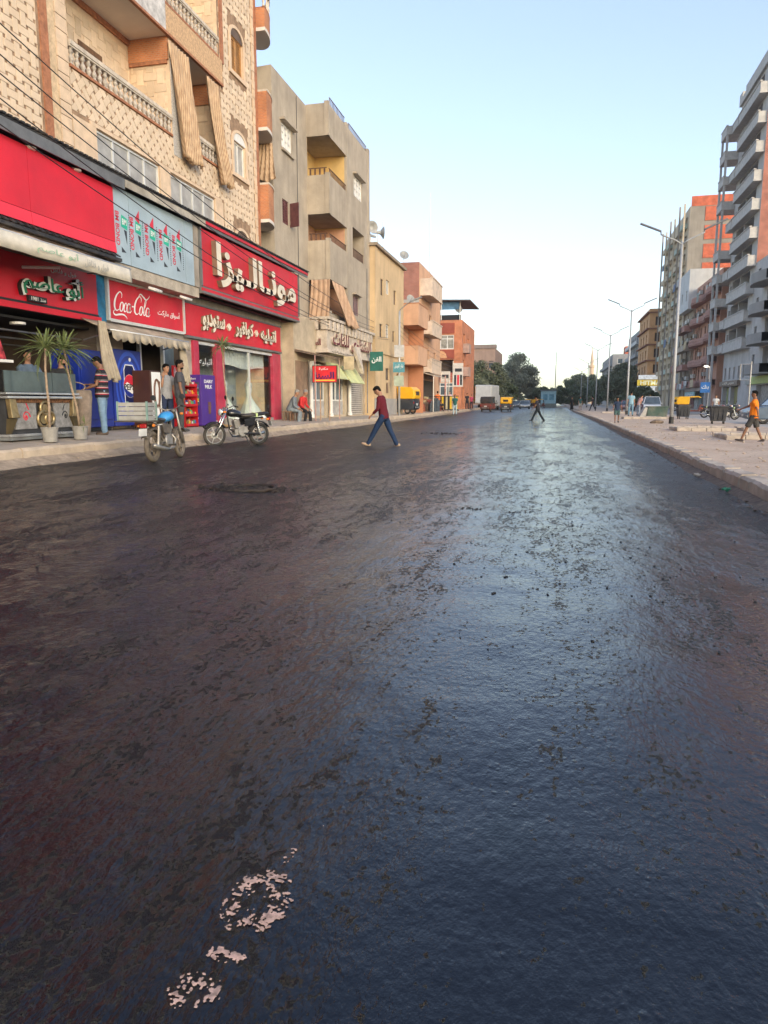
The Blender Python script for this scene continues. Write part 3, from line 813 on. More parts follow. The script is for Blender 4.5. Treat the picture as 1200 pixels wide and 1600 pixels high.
# curtains hung in the balcony openings
CUR = mat('tan_striped_cloth', (.50,.35,.22), .9, .12, 5, dirt=.2)
def cloth_mat(name, c1, c2, scale=26):
    m = bpy.data.materials.new(name); m.use_nodes = True; MATS[name] = m
    nt = m.node_tree; b = nt.nodes['Principled BSDF']; L = nt.links.new
    geo = nd(nt, 'ShaderNodeNewGeometry'); w = nd(nt, 'ShaderNodeTexWave'); w.bands_direction = 'Y'; w.inputs['Scale'].default_value = scale/6.28*2; w.inputs['Distortion'].default_value = .6
    L(geo.outputs['Position'], w.inputs['Vector'])
    mx = nd(nt, 'ShaderNodeMix', data_type='RGBA'); mx.inputs[6].default_value = (*c1,1); mx.inputs[7].default_value = (*c2,1)
    r = nd(nt, 'ShaderNodeMapRange'); r.inputs[1].default_value=.55; r.inputs[2].default_value=.75; L(w.outputs['Fac'], r.inputs[0]); L(r.outputs[0], mx.inputs[0])
    n = nd(nt, 'ShaderNodeTexNoise'); n.inputs['Scale'].default_value = 3; n.inputs['Detail'].default_value = 6; L(geo.outputs['Position'], n.inputs['Vector'])
    hs = nd(nt, 'ShaderNodeHueSaturation'); mr = nd(nt, 'ShaderNodeMapRange'); mr.inputs[1].default_value=.3; mr.inputs[2].default_value=.7; mr.inputs[3].default_value=.75; mr.inputs[4].default_value=1.1; L(n.outputs['Fac'], mr.inputs[0]); L(mr.outputs[0], hs.inputs['Value'])
    L(mx.outputs[2], hs.inputs['Color']); L(hs.outputs[0], b.inputs['Base Color']); b.inputs['Roughness'].default_value = .9
    return m
CLOTH = cloth_mat('tan_curtain_cloth', (.55,.39,.25), (.40,.25,.15))
c1 = curtain(None, A, (20.02,21.2,11.42), (20.35,21.45,8.35), .06, .26, CLOTH, 7, .085, seed=2)
tag(c1, 'wide tan striped curtain hanging out between the two balcony openings of the tiled building', 'curtain')
c2 = curtain(None, A, (22.25,23.1,11.42), (22.85,23.55,8.35), .06, .26, CLOTH, 5, .085, seed=3)
tag(c2, 'narrow tan striped curtain beside the arched window wall of the tiled building', 'curtain')
# drying rack on the upper rail
rk = MB()
for k in range(7): rk.tube([A(18.0,13.1,.1), A(18.05+.14*k,12.75,.55), A(18.0+.18*k,13.05,.75)], .012, 5)
rk.tube([A(17.9,13.05,.75), A(19.2,13.05,.75)], .014, 5); rk.tube([A(18.0,12.95,.0), A(18.1,12.75,.55), A(19.0,12.75,.55), A(19.1,12.95,.0)], .014, 5)
tag(rk.build('drying_rack', BLACK), 'black metal drying rack clipped to the upper balcony rail above the marble panel', 'rack')
# ---------------------------------------------------------------- ground floor: shops, signs, awnings
SX = -10.95
S = LX(SX)
REDP = mat('red_sign_panel', (.64,.010,.028), .42, .10, .7, spec=.4, streak=.10, dirt=.10, dirtcol=(.55,.10,.10))
REDP2 = mat('red_sign_panel_dusty', (.58,.020,.038), .5, .12, 1.2, spec=.35, streak=.14, dirt=.2, dirtcol=(.46,.16,.14))
CORR = mat('black_corrugated_sheet', (.022,.022,.025), .55, .3, 4, dirt=.25)
GREYT = mat('grey_metal_trim', (.20,.20,.20), .5, .15, metal=.4)
shopw = MB()
oh = [(6, 15.6, .42, 3.12, 4.0), (16.05, 19.6, .42, 3.05, 2.6), (20.3, 27.35, .62, 3.08, 2.2)]
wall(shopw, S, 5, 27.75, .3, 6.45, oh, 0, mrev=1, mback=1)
shopw.quad((SX,27.75,.3), (SX,27.75,6.45), (-20,27.75,6.45), (-20,27.75,.3), 0)
shopw.quad((SX,26.4,6.45), (SX,27.75,6.45), (-20,27.75,6.45), (-20,26.4,6.45), 0)
SHOPW = mat('stained_shop_concrete', (.36,.31,.26), .9, .2, 1.5, bump=.3, streak=.4)
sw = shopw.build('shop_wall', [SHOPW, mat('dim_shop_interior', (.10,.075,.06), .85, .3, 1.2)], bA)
# long corrugated canopy above the signs
can = thing('shop_canopy', 'long black corrugated canopy above the row of red shop signs', 'canopy', (-10.6, 17, 6.4), world_coords=True)
C0 = LX(-10.2)
mb = MB(); yy = 5.0; pts = []
while yy < 28.9:
    mb.prism([(-11.15,yy,6.62), (-10.12,yy,6.50), (-10.12,yy+.09,6.50), (-11.15,yy+.09,6.62)], (0,0,.035)); yy += .16
mb.prism([(-11.18,5,6.57),(-10.16,5,6.46),(-10.16,28.9,6.46),(-11.18,28.9,6.57)], (0,0,.02))
mb.build('corrugated_roof', CORR, can)
mb = MB(); C0.box(mb, 5, 15.95, 6.22, 6.455, 0, .03); mb.build('fascia', GREYT, can)
mb = MB(); C0.box(mb, 15.97, 20.0, 6.28, 6.455, 0, .03); mb.build('fascia', mat('dirty_cream_fascia', (.42,.38,.32), .8, .2, 3, dirt=.5), can)
mb = MB(); C0.box(mb, 20.02, 28.9, 6.37, 6.455, 0, .03); mb.build('fascia', REDP2, can)
mb = MB(); C0.box(mb, 20.02, 28.9, 6.28, 6.366, -.03, .0); mb.build('fascia', GREYT, can)
for yy in (11.2, 13.0, 14.4): 
    mb = MB(); mb.lathe([(.10,0),(.13,.02),(.13,.05)], (-10.38, yy, 6.17), 14); mb.build('spot_lamp', WHITE, can, smooth=True, auto=40)
# big blank red panel
rp = thing('blank_sign_panel', 'big blank glossy red sign panel above the falafel shop', 'sign', (-10.5, 11, 4.8), world_coords=True)
Q = LX(-10.36)
for a, b in ((5.0, 8.6), (8.61, 12.85), (12.86, 15.68)):
    mb = MB(); Q.box(mb, a, b, 4.98, 6.2, -.03, .03); mb.build('panel', REDP, rp)
    mb = MB(); mb.prism([Q(a,4.72,.06), Q(b,4.72,.06), Q(b,4.97,.03), Q(a,4.97,.03)], (-.03,0,0)); mb.build('panel', mat('red_sign_panel_light', (.72,.03,.055), .4, .05), rp)
mb = MB(); yy = 5.0
while yy < 15.7: mb.prism([(-10.35,yy,4.70),(-10.22,yy,4.62),(-10.22,yy+.1,4.62),(-10.35,yy+.1,4.70)], (0,0,.03)); yy += .2
mb.box(-10.36, -10.22, 5, 15.75, 4.53, 4.60)
mb.build('drip_edge', CORR, rp)
# composite panels still in protective film, printed with logos
bm_ = thing('film_covered_panel', 'pale blue film covered cladding panels printed with rows of small logos', 'sign', (-10.5, 17.8, 4.5), world_coords=True)
FILM = mat('pale_blue_film', (.36,.46,.53), .45, .10, 1.2, dirt=.2, dirtcol=(.42,.44,.42))
G_ = LX(-10.38)
INKR = mat('red_ink', (.62,.03,.06), .5, .1); INKG = mat('green_ink', (.02,.42,.28), .5, .1); INKK = mat('black_ink', (.03,.035,.045), .5, .1); INKW = mat('white_ink', (.78,.78,.76), .5, .05)
for k, (a, b) in enumerate(((15.72, 16.34), (16.355, 19.05), (19.065, 19.55))):
    mb = MB(); G_.box(mb, a, b, 4.55, 6.27, -.02, .02); pn = mb.build('panel', FILM, bm_)
k = 0
for yy in (16.02, 16.62, 17.28, 17.95, 18.62):
    if k:
        mb = MB(); mb.prism([G_(yy-.02,5.72,.021), G_(yy+.17,5.62,.021), G_(yy+.17,5.95,.021)], (.002,0,0)); mb.build('logo_triangle', INKR, bm_)
    mb = MB(); mb.prism([G_(yy-.03,5.40,.021), G_(yy+.22,5.36,.021), G_(yy+.26,5.62,.021), G_(yy,5.68,.021)], (.002,0,0)); mb.build('logo_block', INKG, bm_)
    mb = MB(); mb.prism([G_(yy+.08,5.35,.021), G_(yy+.2,5.33,.021), G_(yy+.19,5.02,.021)], (.002,0,0)); mb.build('logo_triangle', INKK, bm_)
    letters('logo_lettering', 'BM', G_, yy+.02, yy+.2, 5.46, 5.6, .0232, INKW, bm_, .02, .001)
    # vertical lettering
    fr2 = Fr(G_(yy-.20, 4.95), (0,0,1), (1,0,0))
    V, F = text_mesh('BM BOND', .03, 0); mn, mx_ = V.min(0), V.max(0)
    mb = MB(); mb.add([G_(yy-.10-.16*(1-(y-mn[1])/(mx_[1]-mn[1])) , 5.72-.78*(x-mn[0])/(mx_[0]-mn[0]), .022) for x, y, z_ in V], F); mb.build('film_lettering', INKR, bm_)
    fine = MB()
    for q in range(16): fine.add([G_(yy+.30, 5.75-.055*q, .0215), G_(yy+.33, 5.75-.055*q, .0215), G_(yy+.33, 5.715-.055*q, .0215), G_(yy+.30, 5.715-.055*q, .0215)], [(0,1,2,3)])
    o = fine.build('small_print', INKK, bm_); o['kind'] = 'stuff'
    mb = MB(); mb.prism([G_(yy-.05,4.80,.021), G_(yy-.05,4.93,.021), G_(yy+.14,4.82,.021)], (.002,0,0)); mb.build('logo_triangle', INKK, bm_)
    k += 1
mb = MB(); S.box(mb, 15.7, 19.85, 4.26, 4.54, .05, .56); mb.build('lintel', mat('cracked_concrete_lintel', (.44,.38,.31), .9, .25, 2.5, bump=.6, bscale=20, dirt=.5), bA)
mb = MB(); S.box(mb, 19.57, 19.83, 4.55, 6.27, .05, .60); mb.build('pier', SHOPW, bA)

# upper sign with solid letters
ml = thing('shop_sign', 'wide red sign with big cream solid Arabic letters over the bridal shop', 'sign', (-10.5, 24, 4.4), world_coords=True)
M_ = LX(-10.34)
mb = MB(); M_.box(mb, 19.92, 27.98, 4.62, 6.24, -.05, .04); mb.build('panel', REDP2, ml)
mb = MB(); M_.box(mb, 19.86, 28.04, 4.40, 4.47, -.3, .09); M_.box(mb, 19.86, 28.04, 4.47, 4.615, -.06, .03, ); mb.build('bottom_trim', GREYT, ml)
mb = MB(); M_.box(mb, 19.86, 28.04, 4.475, 4.56, .031, .07); mb.build('bottom_stripe', REDP2, ml)
for a in (19.85, 27.98):
    mb = MB(); M_.box(mb, a, a+.07, 4.62, 6.26, -.06, .06); mb.build('side_trim', GREYT, ml)
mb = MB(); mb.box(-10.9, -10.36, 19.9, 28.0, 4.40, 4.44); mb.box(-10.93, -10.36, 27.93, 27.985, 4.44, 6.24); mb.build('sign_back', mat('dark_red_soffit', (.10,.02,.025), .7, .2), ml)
LETC = mat('cream_letter_face', (.74,.66,.54), .5, .06, 3); LETS = mat('brown_letter_edge', (.22,.15,.10), .6, .1)
letters('sign_lettering', arabic('مونـالـيزا'), M_, 20.55, 27.35, 4.72, 6.02, .042, LETC, ml, .035, .16, side=LETS)
# lower sign
ml2 = thing('shop_sign', 'narrow red sign listing services in small cream Arabic letters above the bridal window', 'sign', (-10.9, 23.6, 3.1), world_coords=True)
mb = MB(); S.box(mb, 19.86, 27.40, 3.30, 4.14, .03, .10); mb.build('panel', REDP2, ml2)
mb = MB(); S.box(mb, 19.82, 27.44, 3.13, 3.20, .01, .14); S.box(mb, 19.82, 27.44, 4.145, 4.2, .01, .13); mb.build('trim', GREYT, ml2)
mb = MB(); S.box(mb, 19.84, 27.42, 3.205, 3.295, .02, .12); mb.build('bottom_stripe', REDP2, ml2)
letters('sign_lettering', arabic('ستوديو'), S, 20.75, 22.3, 3.42, 3.98, .102, LETC, ml2, .035, .08, side=LETS)
letters('sign_lettering', arabic('كوافير'), S, 23.1, 24.6, 3.42, 4.0, .102, LETC, ml2, .035, .08, side=LETS)
letters('sign_lettering', arabic('اتيليه'), S, 25.25, 26.75, 3.40, 3.96, .102, LETC, ml2, .035, .08, side=LETS)
for c in (22.66, 24.93):
    mb = MB(); mb.prism([S(c-.14,3.70,.102), S(c,3.58,.102), S(c+.14,3.70,.102), S(c,3.82,.102)], (.07,0,0)); mb.build('sign_diamond', LETC, ml2)

# drinks sign above the market
cc = thing('shop_sign', 'red sign with white flowing script and small Arabic words above the market', 'sign', (-10.9, 17.9, 3.2), world_coords=True)
mb = MB(); S.box(mb, 16.06, 19.68, 3.28, 4.20, .02, .09); mb.build('panel', REDP2, cc)
mb = MB(); S.box(mb, 15.98, 16.055, 3.22, 4.24, .02, .13); S.box(mb, 19.685, 19.76, 3.22, 4.24, .02, .13); S.box(mb, 16.056, 19.684, 3.20, 3.275, .02, .12); S.box(mb, 16.056, 19.684, 4.205, 4.25, .02, .12); mb.build('frame', ALU, cc)
def script_word(mb, fr, ox, oy, sc, w, shear=.30):
    def cr(pts, n=7):
        out = []
        for i in range(len(pts)-1):
            p0, p1, p2, p3 = pts[max(i-1,0)], pts[i], pts[i+1], pts[min(i+2,len(pts)-1)]
            for k in range(n):
                t_ = k/n
                out.append([.5*(2*p1[d]+(p2[d]-p0[d])*t_+(2*p0[d]-5*p1[d]+4*p2[d]-p3[d])*t_**2+(3*p1[d]-p0[d]-3*p2[d]+p3[d])*t_**3) for d in range(3)])
        out.append(list(pts[-1])); return out
    def stroke(pts):
        P = cr(pts); L_, R_ = [], []
        for i in range(len(P)):
            a, b = P[max(i-1,0)], P[min(i+1,len(P)-1)]; dx, dy = b[0]-a[0], b[1]-a[1]; l = math.hypot(dx, dy) or 1
            nx, ny = -dy/l*P[i][2]/2, dx/l*P[i][2]/2
            L_.append((P[i][0]+nx, P[i][1]+ny)); R_.append((P[i][0]-nx, P[i][1]-ny))
        for i in range(len(P)-1):
            q = [fr(ox+sc*(x+shear*y), oy+sc*y, w) for x, y in (L_[i], R_[i], R_[i+1], L_[i+1])]
            mb.add(q, [(0,1,2,3)])
        return mb
    def O(x, r=.36, h=.5): return [(x+r*math.cos(a)*.8, h+h*math.sin(a), .10+.10*abs(math.cos(a))) for a in [math.pi/2+2*math.pi*k/10 for k in range(11)]]
    def bigC(x): return [(x+1.25,1.45,.08),(x+1.2,1.85,.12),(x+.8,2.05,.12),(x+.3,1.6,.22),(x+.1,.9,.3),(x+.25,.25,.24),(x+.7,.0,.12),(x+1.2,.3,.08)]
    stroke(bigC(0)); stroke([(.35,.1,.08),(.1,-.25,.12),(.5,-.5,.16),(1.2,-.38,.2),(2.0,-.32,.16),(2.6,-.55,.1),(2.75,-.75,.05)])
    stroke(O(1.45)); stroke([(2.35,.75,.12),(2.2,.98,.1),(1.95,.75,.18),(1.95,.25,.18),(2.2,.02,.12),(2.5,.3,.08)])
    stroke(O(2.75)); stroke([(3.02,.95,.16),(2.98,.3,.18),(3.12,.02,.12),(3.4,.3,.07)])
    stroke([(3.35,.75,.14),(3.7,.78,.14)])
    stroke(bigC(3.8)); stroke([(4.4,2.0,.1),(4.75,2.35,.14),(5.4,2.1,.18),(6.0,1.85,.16),(6.5,2.2,.1),(6.6,2.45,.05)])
    stroke(O(5.25)); stroke([(5.65,.3,.07),(6.0,1.2,.1),(6.05,1.75,.1),(5.85,1.6,.12),(5.8,.6,.2),(5.95,.05,.14),(6.2,.25,.07)])
    stroke(O(6.55)); stroke([(6.82,.95,.16),(6.78,.3,.18),(6.92,.02,.12),(7.2,.3,.07)])
mb = MB(); script_word(mb, S, 16.22, 3.50, .232, .0935); o = mb.build('script_lettering', INKW, cc)
letters('sign_lettering', arabic('أسواق ماركت'), S, 18.3, 19.5, 3.58, 3.80, .0925, INKW, cc, .012, .003)
mb = MB(); S.box(mb, 15.64, 15.97, 3.15, 4.25, .02, .06); o = mb.build('banner', mat('blue_banner', (.02,.16,.30), .6, .35, 4, dirt=.2, dirtcol=(.2,.35,.45))); tag(o, 'narrow blue vertical banner between the falafel sign and the drinks sign', 'banner')
# falafel shop sign
ab = thing('shop_sign', 'red sign with white edged green Arabic letters above the falafel counter', 'sign', (-10.9, 12.5, 3.2), world_coords=True)
mb = MB(); S.box(mb, 5, 15.6, 3.30, 4.22, .02, .09); mb.build('panel', REDP, ab)
mb = MB(); S.box(mb, 5, 15.62, 3.25, 3.295, .02, .10); mb.build('black_stripe', BLACK, ab)
mb = MB(); S.box(mb, 5, 15.7, 3.12, 3.245, .02, .11); mb.build('bottom_stripe', REDP, ab)
GRNL = mat('green_letter_face', (.01,.20,.10), .4, .1)
letters('letter_outline', arabic('أبو عاصم'), S, 12.94, 14.99, 3.40, 3.99, .10, INKW, ab, .042, .10, side=BLACK)
letters('letter_face', arabic('أبو عاصم'), S, 13.0, 14.93, 3.44, 3.95, .201, GRNL, ab, .004, .02)
mb = MB(); S.box(mb, 13.18, 13.72, 3.31, 3.43, .10, .17); pl = mb.build('plate', BLACK, ab); letters('plate_lettering', arabic('منذ 1981'), S, 13.24, 13.67, 3.335, 3.41, .172, INKW, pl, .01, .003)
letters('sign_lettering', arabic('فول و فلافل'), S, 14.0, 14.85, 4.02, 4.13, .094, INKW, ab, .01, .004)

# ---- awnings
def awning(name, label, y0, y1, xb, zb, xf, zf, val, m, mval, scal=0, n=40, sag=.03):
    t_ = thing(name, label, 'awning', ((xb+xf)/2, (y0+y1)/2, zf), world_coords=True)
    vs_, fs = [], []
    rows = 8
    for j in range(rows+1):
        s_ = j/rows
        for i in range(n+1):
            y = y0+(y1-y0)*i/n
            vs_.append((xb+(xf-xb)*s_, y, zb+(zf-zb)*s_ - sag*math.sin(math.pi*s_) + .018*math.sin(i*1.1)*math.sin(math.pi*s_) ))
    for j in range(rows):
        for i in range(n): k = j*(n+1)+i; fs.append((k,k+1,k+n+2,k+n+1))
    mb = MB(); mb.add(vs_, fs); o = mb.build('canvas', m, t_, smooth=True); sm = o.modifiers.new('thickness','SOLIDIFY'); sm.thickness = .006
    vs_, fs = [], []
    N = n*4
    for i in range(N+1):
        y = y0+(y1-y0)*i/N
        d = val if not scal else val*(.72+.28*abs(math.sin(math.pi*(y-y0)/scal)))
        w = .02*math.sin(i*.21)+.012*math.sin(i*.55)
        vs_ += [(xf+.004, y, zf), (xf+.03+w, y, zf-d)]
    for i in range(N): fs.append((2*i,2*i+2,2*i+3,2*i+1))
    mb = MB(); mb.add(vs_, fs); o = mb.build('valance', mval, t_, smooth=True); sm = o.modifiers.new('thickness','SOLIDIFY'); sm.thickness = .005
    mb = MB(); mb.tube([(xf-.01,y0-.03,zf+.01),(xf-.01,y1+.05,zf+.01)], .022, 8); mb.build('front_bar', ALU, t_, smooth=True)
    for y in (y0+.05, y1-.05):
        mb = MB(); mb.tube([(xb+.02,y,zb-.5),(xf-.02,y,zf-.02)], .016, 6); mb.build('arm', STEEL, t_)
    return t_
CANV = cloth_mat('beige_awning_canvas', (.56,.42,.30), (.50,.36,.25), 10)
CANV2 = mat('pale_awning_valance', (.62,.56,.46), .8, .1, 4)
aw1 = awning('awning', 'long beige awning with a pale lettered valance over the falafel counter', 5.0, 15.1, -10.72, 4.66, -9.62, 4.22, .30, CANV, CANV2)
V_ = LX(-9.575)
letters('valance_lettering', arabic('أبو عاصم'), V_, 12.0, 13.2, 3.99, 4.18, .015, mat('faded_green_print', (.30,.46,.30), .7, .1), aw1, .0, .002)
letters('valance_lettering', arabic('فول و فلافل'), V_, 13.4, 14.2, 3.98, 4.14, .015, mat('faded_grey_print', (.35,.34,.31), .7, .1), aw1, .0, .002)
mb = MB(); mb.tube([(-10.75,13.0,3.95),(-10.05,13.25,3.95)], .03, 8); tag(mb.build('tube_lamp', WHITE), 'short white tube lamp under the beige awning in front of the green lettered sign', 'lamp')
SCAL = mat('dirty_scalloped_canvas', (.42,.35,.26), .9, .2, 3, dirt=.5, dirtcol=(.2,.17,.13))
aw2 = awning('awning', 'small dusty awning with a scalloped edge over the market door', 14.9, 18.45, -10.85, 3.16, -10.05, 2.86, .24, SCAL, SCAL, scal=.3)
c3 = curtain(None, LX(-10.2), (14.6,14.88,3.05), (14.72,15.28,1.72), 0, .05, mat('dusty_grey_tarpaulin', (.40,.34,.26), .8, .2, 4, dirt=.4, dirtcol=(.25,.2,.15)), 4, .05, seed=8); tag(c3, 'dusty rolled side flap hanging beside the blue drinks cooler', 'curtain')
c4 = curtain(None, LX(-10.2), (18.2,18.5,2.88), (18.25,18.66,1.72), 0, .05, MATS['dusty_grey_tarpaulin'], 3, .05, seed=9); tag(c4, 'pale side flap hanging between the market door and the bridal window', 'curtain')
for i, (y, zz) in enumerate(((17.3, 4.12), (18.9, 4.12))):
    t_ = thing('flood_lamp', 'grey flood lamp on a short arm above the white script sign', 'lamp', (-10.3, y, zz), group='flood lamps over the drinks sign')
    mb = MB(); mb.rbox((0,0,0), (.22,.34,.06), Matrix.Rotation(R(20),3,'Y')); mb.build('lamp_head', WHITE, t_, bevel=.01)
    mb = MB(); mb.tube([(-.6,0,.05),(-.08,0,.03)], .014, 6); mb.build('arm', STEEL, t_)

# ---- bridal shopfront
bs = bA
COLR = mat('red_aluminium_column', (.44,.03,.07), .4, .12, 3, dirt=.2, dirtcol=(.5,.3,.3))
for a, b in ((20.28, 20.6), (21.75, 22.35), (26.6, 27.38)):
    mb = MB(); S.box(mb, a, b, .50, 3.09, -.05, .09); mb.build('column', COLR, bA, bevel=.01)
def clear_glass(name, tint=(.93,.96,.95)):
    m = bpy.data.materials.new(name); m.use_nodes = True; nt = m.node_tree; L = nt.links.new
    nt.nodes.clear(); o = nd(nt,'ShaderNodeOutputMaterial'); g = nd(nt,'ShaderNodeBsdfGlossy'); g.inputs['Roughness'].default_value = .03
    t_ = nd(nt,'ShaderNodeBsdfTransparent'); t_.inputs['Color'].default_value = (*tint,1); mx = nd(nt,'ShaderNodeMixShader'); f = nd(nt,'ShaderNodeLayerWeight'); pw = nd(nt,'ShaderNodeMath', operation='POWER'); pw.inputs[1].default_value = 4.0; ml_ = nd(nt,'ShaderNodeMath', operation='MULTIPLY_ADD'); ml_.inputs[1].default_value = .6; ml_.inputs[2].default_value = .03
    L(f.outputs['Facing'], pw.inputs[0]); L(pw.outputs[0], ml_.inputs[0]); L(ml_.outputs[0], mx.inputs[0]); L(t_.outputs[0], mx.inputs[1]); L(g.outputs[0], mx.inputs[2]); L(mx.outputs[0], o.inputs[0]); return m
CLEAR = clear_glass('shop_window_glass')
for a, b in ((20.6,21.75),(22.35,24.5),(24.5,26.6)):
    mb = MB(); S.box(mb, a+.01, b-.01, .62, 3.06, -.02, -.008); mb.build('shop_pane', CLEAR, bA)
mb = MB(); S.box(mb, 24.47, 24.53, .62, 3.06, -.04, .03); S.box(mb, 20.3, 27.35, 3.0, 3.08, -.04, .05); mb.build('shopfront_frame', ALU, bA)
mb = MB(); S.box(mb, 20.3, 27.4, .42, .62, .0, .06); mb.build('shopfront_plinth', mat('grey_marble_plinth', (.34,.32,.30), .5, .2), bA)
mb = MB(); mb.box(-12.45,-12.4,20.4,27.3,.62,3.0); mb.build('display_backdrop', mat('grey_display_curtain', (.40,.42,.40), .8, .3, 1.6), bA)
# net frill with embroidered ovals across the top of the window
fb = curtain(None, LX(-11.25), (22.4,26.5,3.0), (22.4,26.5,2.45), 0, .03, mat('white_net_frill', (.56,.55,.53), .8, .1, 12), 22, .03, seed=5); tag(fb, 'white net frill hung along the top of the bridal window', 'curtain')
SATIN = mat('ivory_satin', (.80,.80,.72), .45, .06, 4, bump=.2, bscale=30)
def gown(y, x, flip, label):
    t_ = thing('wedding_gown', label, 'gown', (x, y, .62), group=None)
    n, prof = 48, [(.05,2.02-.62+.12),(.075,1.95-.62+.1),(.10,1.28),(.155,1.22),(.165,1.05),(.125,.88),(.16,.76),(.30,.55),(.48,.3),(.68,.06),(.72,0)]
    vs_, fs = [], []
    for r_, h in prof[2:]:
        for j in range(n):
            a = 2*math.pi*j/n; k = 1+(.10*math.sin(a*11+h*2)+.05*math.sin(a*23))*max(0,(.8-h))
            sh = max(0,.75-h)*.55
            vs_.append((r_*k*math.cos(a)*.72, r_*k*math.sin(a)*.9+sh*.55, h))
    K = len(prof)-2
    for i in range(K-1): fs += [(i*n+j, i*n+(j+1)%n, (i+1)*n+(j+1)%n, (i+1)*n+j) for j in range(n)]
    mb = MB(); mb.add(vs_, fs); mb.build('dress', SATIN, t_, smooth=True)
    mb = MB(); mb.lathe([(.10,1.1),(.15,1.2),(.13,1.3),(.06,1.37),(.045,1.42),(.05,1.48),(.03,1.52)], n=16); mb.build('mannequin_bust', mat('white_mannequin', (.62,.60,.56), .5, .1), t_, smooth=True)
gown(23.35, -11.42, 0, 'ivory wedding gown on a bust behind the bridal window, nearer the slim red column')
gown(25.45, -11.42, 0, 'ivory wedding gown on a bust behind the bridal window, farther from the slim red column')
letters('window_lettering', 'BRIDAL'[:0] or arabic('اتيليه'), S, 20.75, 21.6, 2.35, 2.6, .0, INKW, bA, .0, .002)
# falafel shop inside: red back wall and shelf lines
for i in range(5):
    mb = MB(); mb.box(-14.9,-14.85,13.2+.45*i,13.2+.45*i+.43,.6,2.6); mb.build('red_wall_panel', mat('dark_red_panel', (.30,.03,.035), .5, .1), bA)
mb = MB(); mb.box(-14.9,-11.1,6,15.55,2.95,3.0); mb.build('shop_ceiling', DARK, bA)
for yy in (11.8, 13.4): 
    mb = MB(); mb.lathe([(.16,0),(.16,.05)], (-11.3,yy,2.86), 16); mb.build('ceiling_lamp', WHITE, bA)
for k in range(3):
    mb = MB(); mb.tube([(-11.3-.5*k,8,2.72-.1*k),(-11.3-.5*k,15.5,2.72-.1*k)], .02, 6); mb.build('ceiling_rail', STEEL, bA)
# market inside: shelf, glazed door
mb = MB(); mb.box(-12.6,-12.5,16.3,19.4,.5,2.4); mb.build('back_shelf', mat('dark_shelving', (.06,.05,.045), .7, .5, 6), bA)
mb = MB(); S.box(mb, 17.7,17.78,.5,3.0,-.25,-.15); S.box(mb, 18.9,18.98,.5,3.0,-.25,-.15); S.box(mb, 17.78,18.9,2.92,3.0,-.25,-.15); mb.build('door_frame', ALU, bA)
mb = MB(); S.box(mb, 18.98,19.58,.5,3.0,-.22,-.2); mb.build('shop_pane', GLASS, bA)
mb = MB(); S.box(mb, 16.08,17.0,.5,2.9,-.3,-.2); mb.build('wall_return', CREAM, bA)
# ---------------------------------------------------------------- left row beyond the tiled building
REND = mat('grey_brown_render', (.41,.345,.27), .92, .14, .9, bump=.35, bscale=18, streak=.35, dirt=.25, dirtcol=(.25,.21,.17))
YELP = mat('yellow_plaster', (.62,.42,.17), .9, .1, 1.2)
PEAP = mat('peach_plaster', (.50,.28,.18), .9, .15, 1.2)
BRSH = mat('brown_painted_shutter', (.13,.05,.05), .55, .2, 6)
IRON = mat('rusty_iron_rail', (.12,.065,.045), .75, .3, 10)
bB = thing('concrete_building', 'bare grey rendered building with stacked corner balconies beside the tiled building', 'building', (-14, 33, .4), world_coords=True)
B1 = LX(-11.2); B2 = LX(-10.2)
mb = MB()
wh = [(28.85, 30.0, 11.4, 12.38, .25), (28.8, 29.5, 8.5, 9.45, .25)]
wall(mb, B1, 27.9, 31.95, 4.2, 14.1, wh)
mb.quad((-11.2,27.9,.3),(-22,27.9,.3),(-22,27.9,13.6),(-11.2,27.9,14.1))
mb.quad((-11.2,27.9,14.1),(-11.2,31.95,14.1),(-22,31.95,14.1),(-22,27.9,13.6))
wr = [(36.0, 37.45, 11.4, 12.35, .2), (35.75, 37.95, 8.42, 9.85, 1.2), (35.7, 36.75, 5.6, 6.55, .2)]
wall(mb, B2, 35.0, 39.0, 4.6, 14.2, wr)
mb.quad((-10.2,39,.3),(-22,39,.3),(-22,39,14.2),(-10.2,39,14.2))
mb.quad((-10.2,35,4.6),(-10.2,39,4.6),(-11.8,39,4.6),(-11.8,35,4.6))
mb.quad((-10.2,31.95,14.0),(-10.2,39,14.0),(-22,39,14.0),(-22,31.95,14.0))
mb.box(-10.45,-10.18,34.72,35.02,4.6,14.35); mb.box(-10.45,-10.17,38.7,39.02,4.6,14.45)
mb.build('wall', REND, bB)
mb = MB(); mb.quad((-11.8,31.95,4.6),(-11.8,35,4.6),(-11.8,35,14),(-11.8,31.95,14)); mb.quad((-11.8,34.7,4.6),(-10.3,34.7,4.6),(-10.3,34.7,14),(-11.8,34.7,14)); mb.quad((-11.8,31.96,9.6),(-11.2,31.96,9.6),(-11.2,31.96,14),(-11.8,31.96,14)); mb.build('balcony_wall', YELP, bB)
mb = MB(); mb.quad((-11.795,31.95,4.6),(-11.795,35,4.6),(-11.795,35,9.5),(-11.795,31.95,9.5)); mb.quad((-11.79,34.695,4.6),(-10.31,34.695,4.6),(-10.31,34.695,9.5),(-11.79,34.695,9.5)); mb.build('balcony_wall', PEAP, bB)
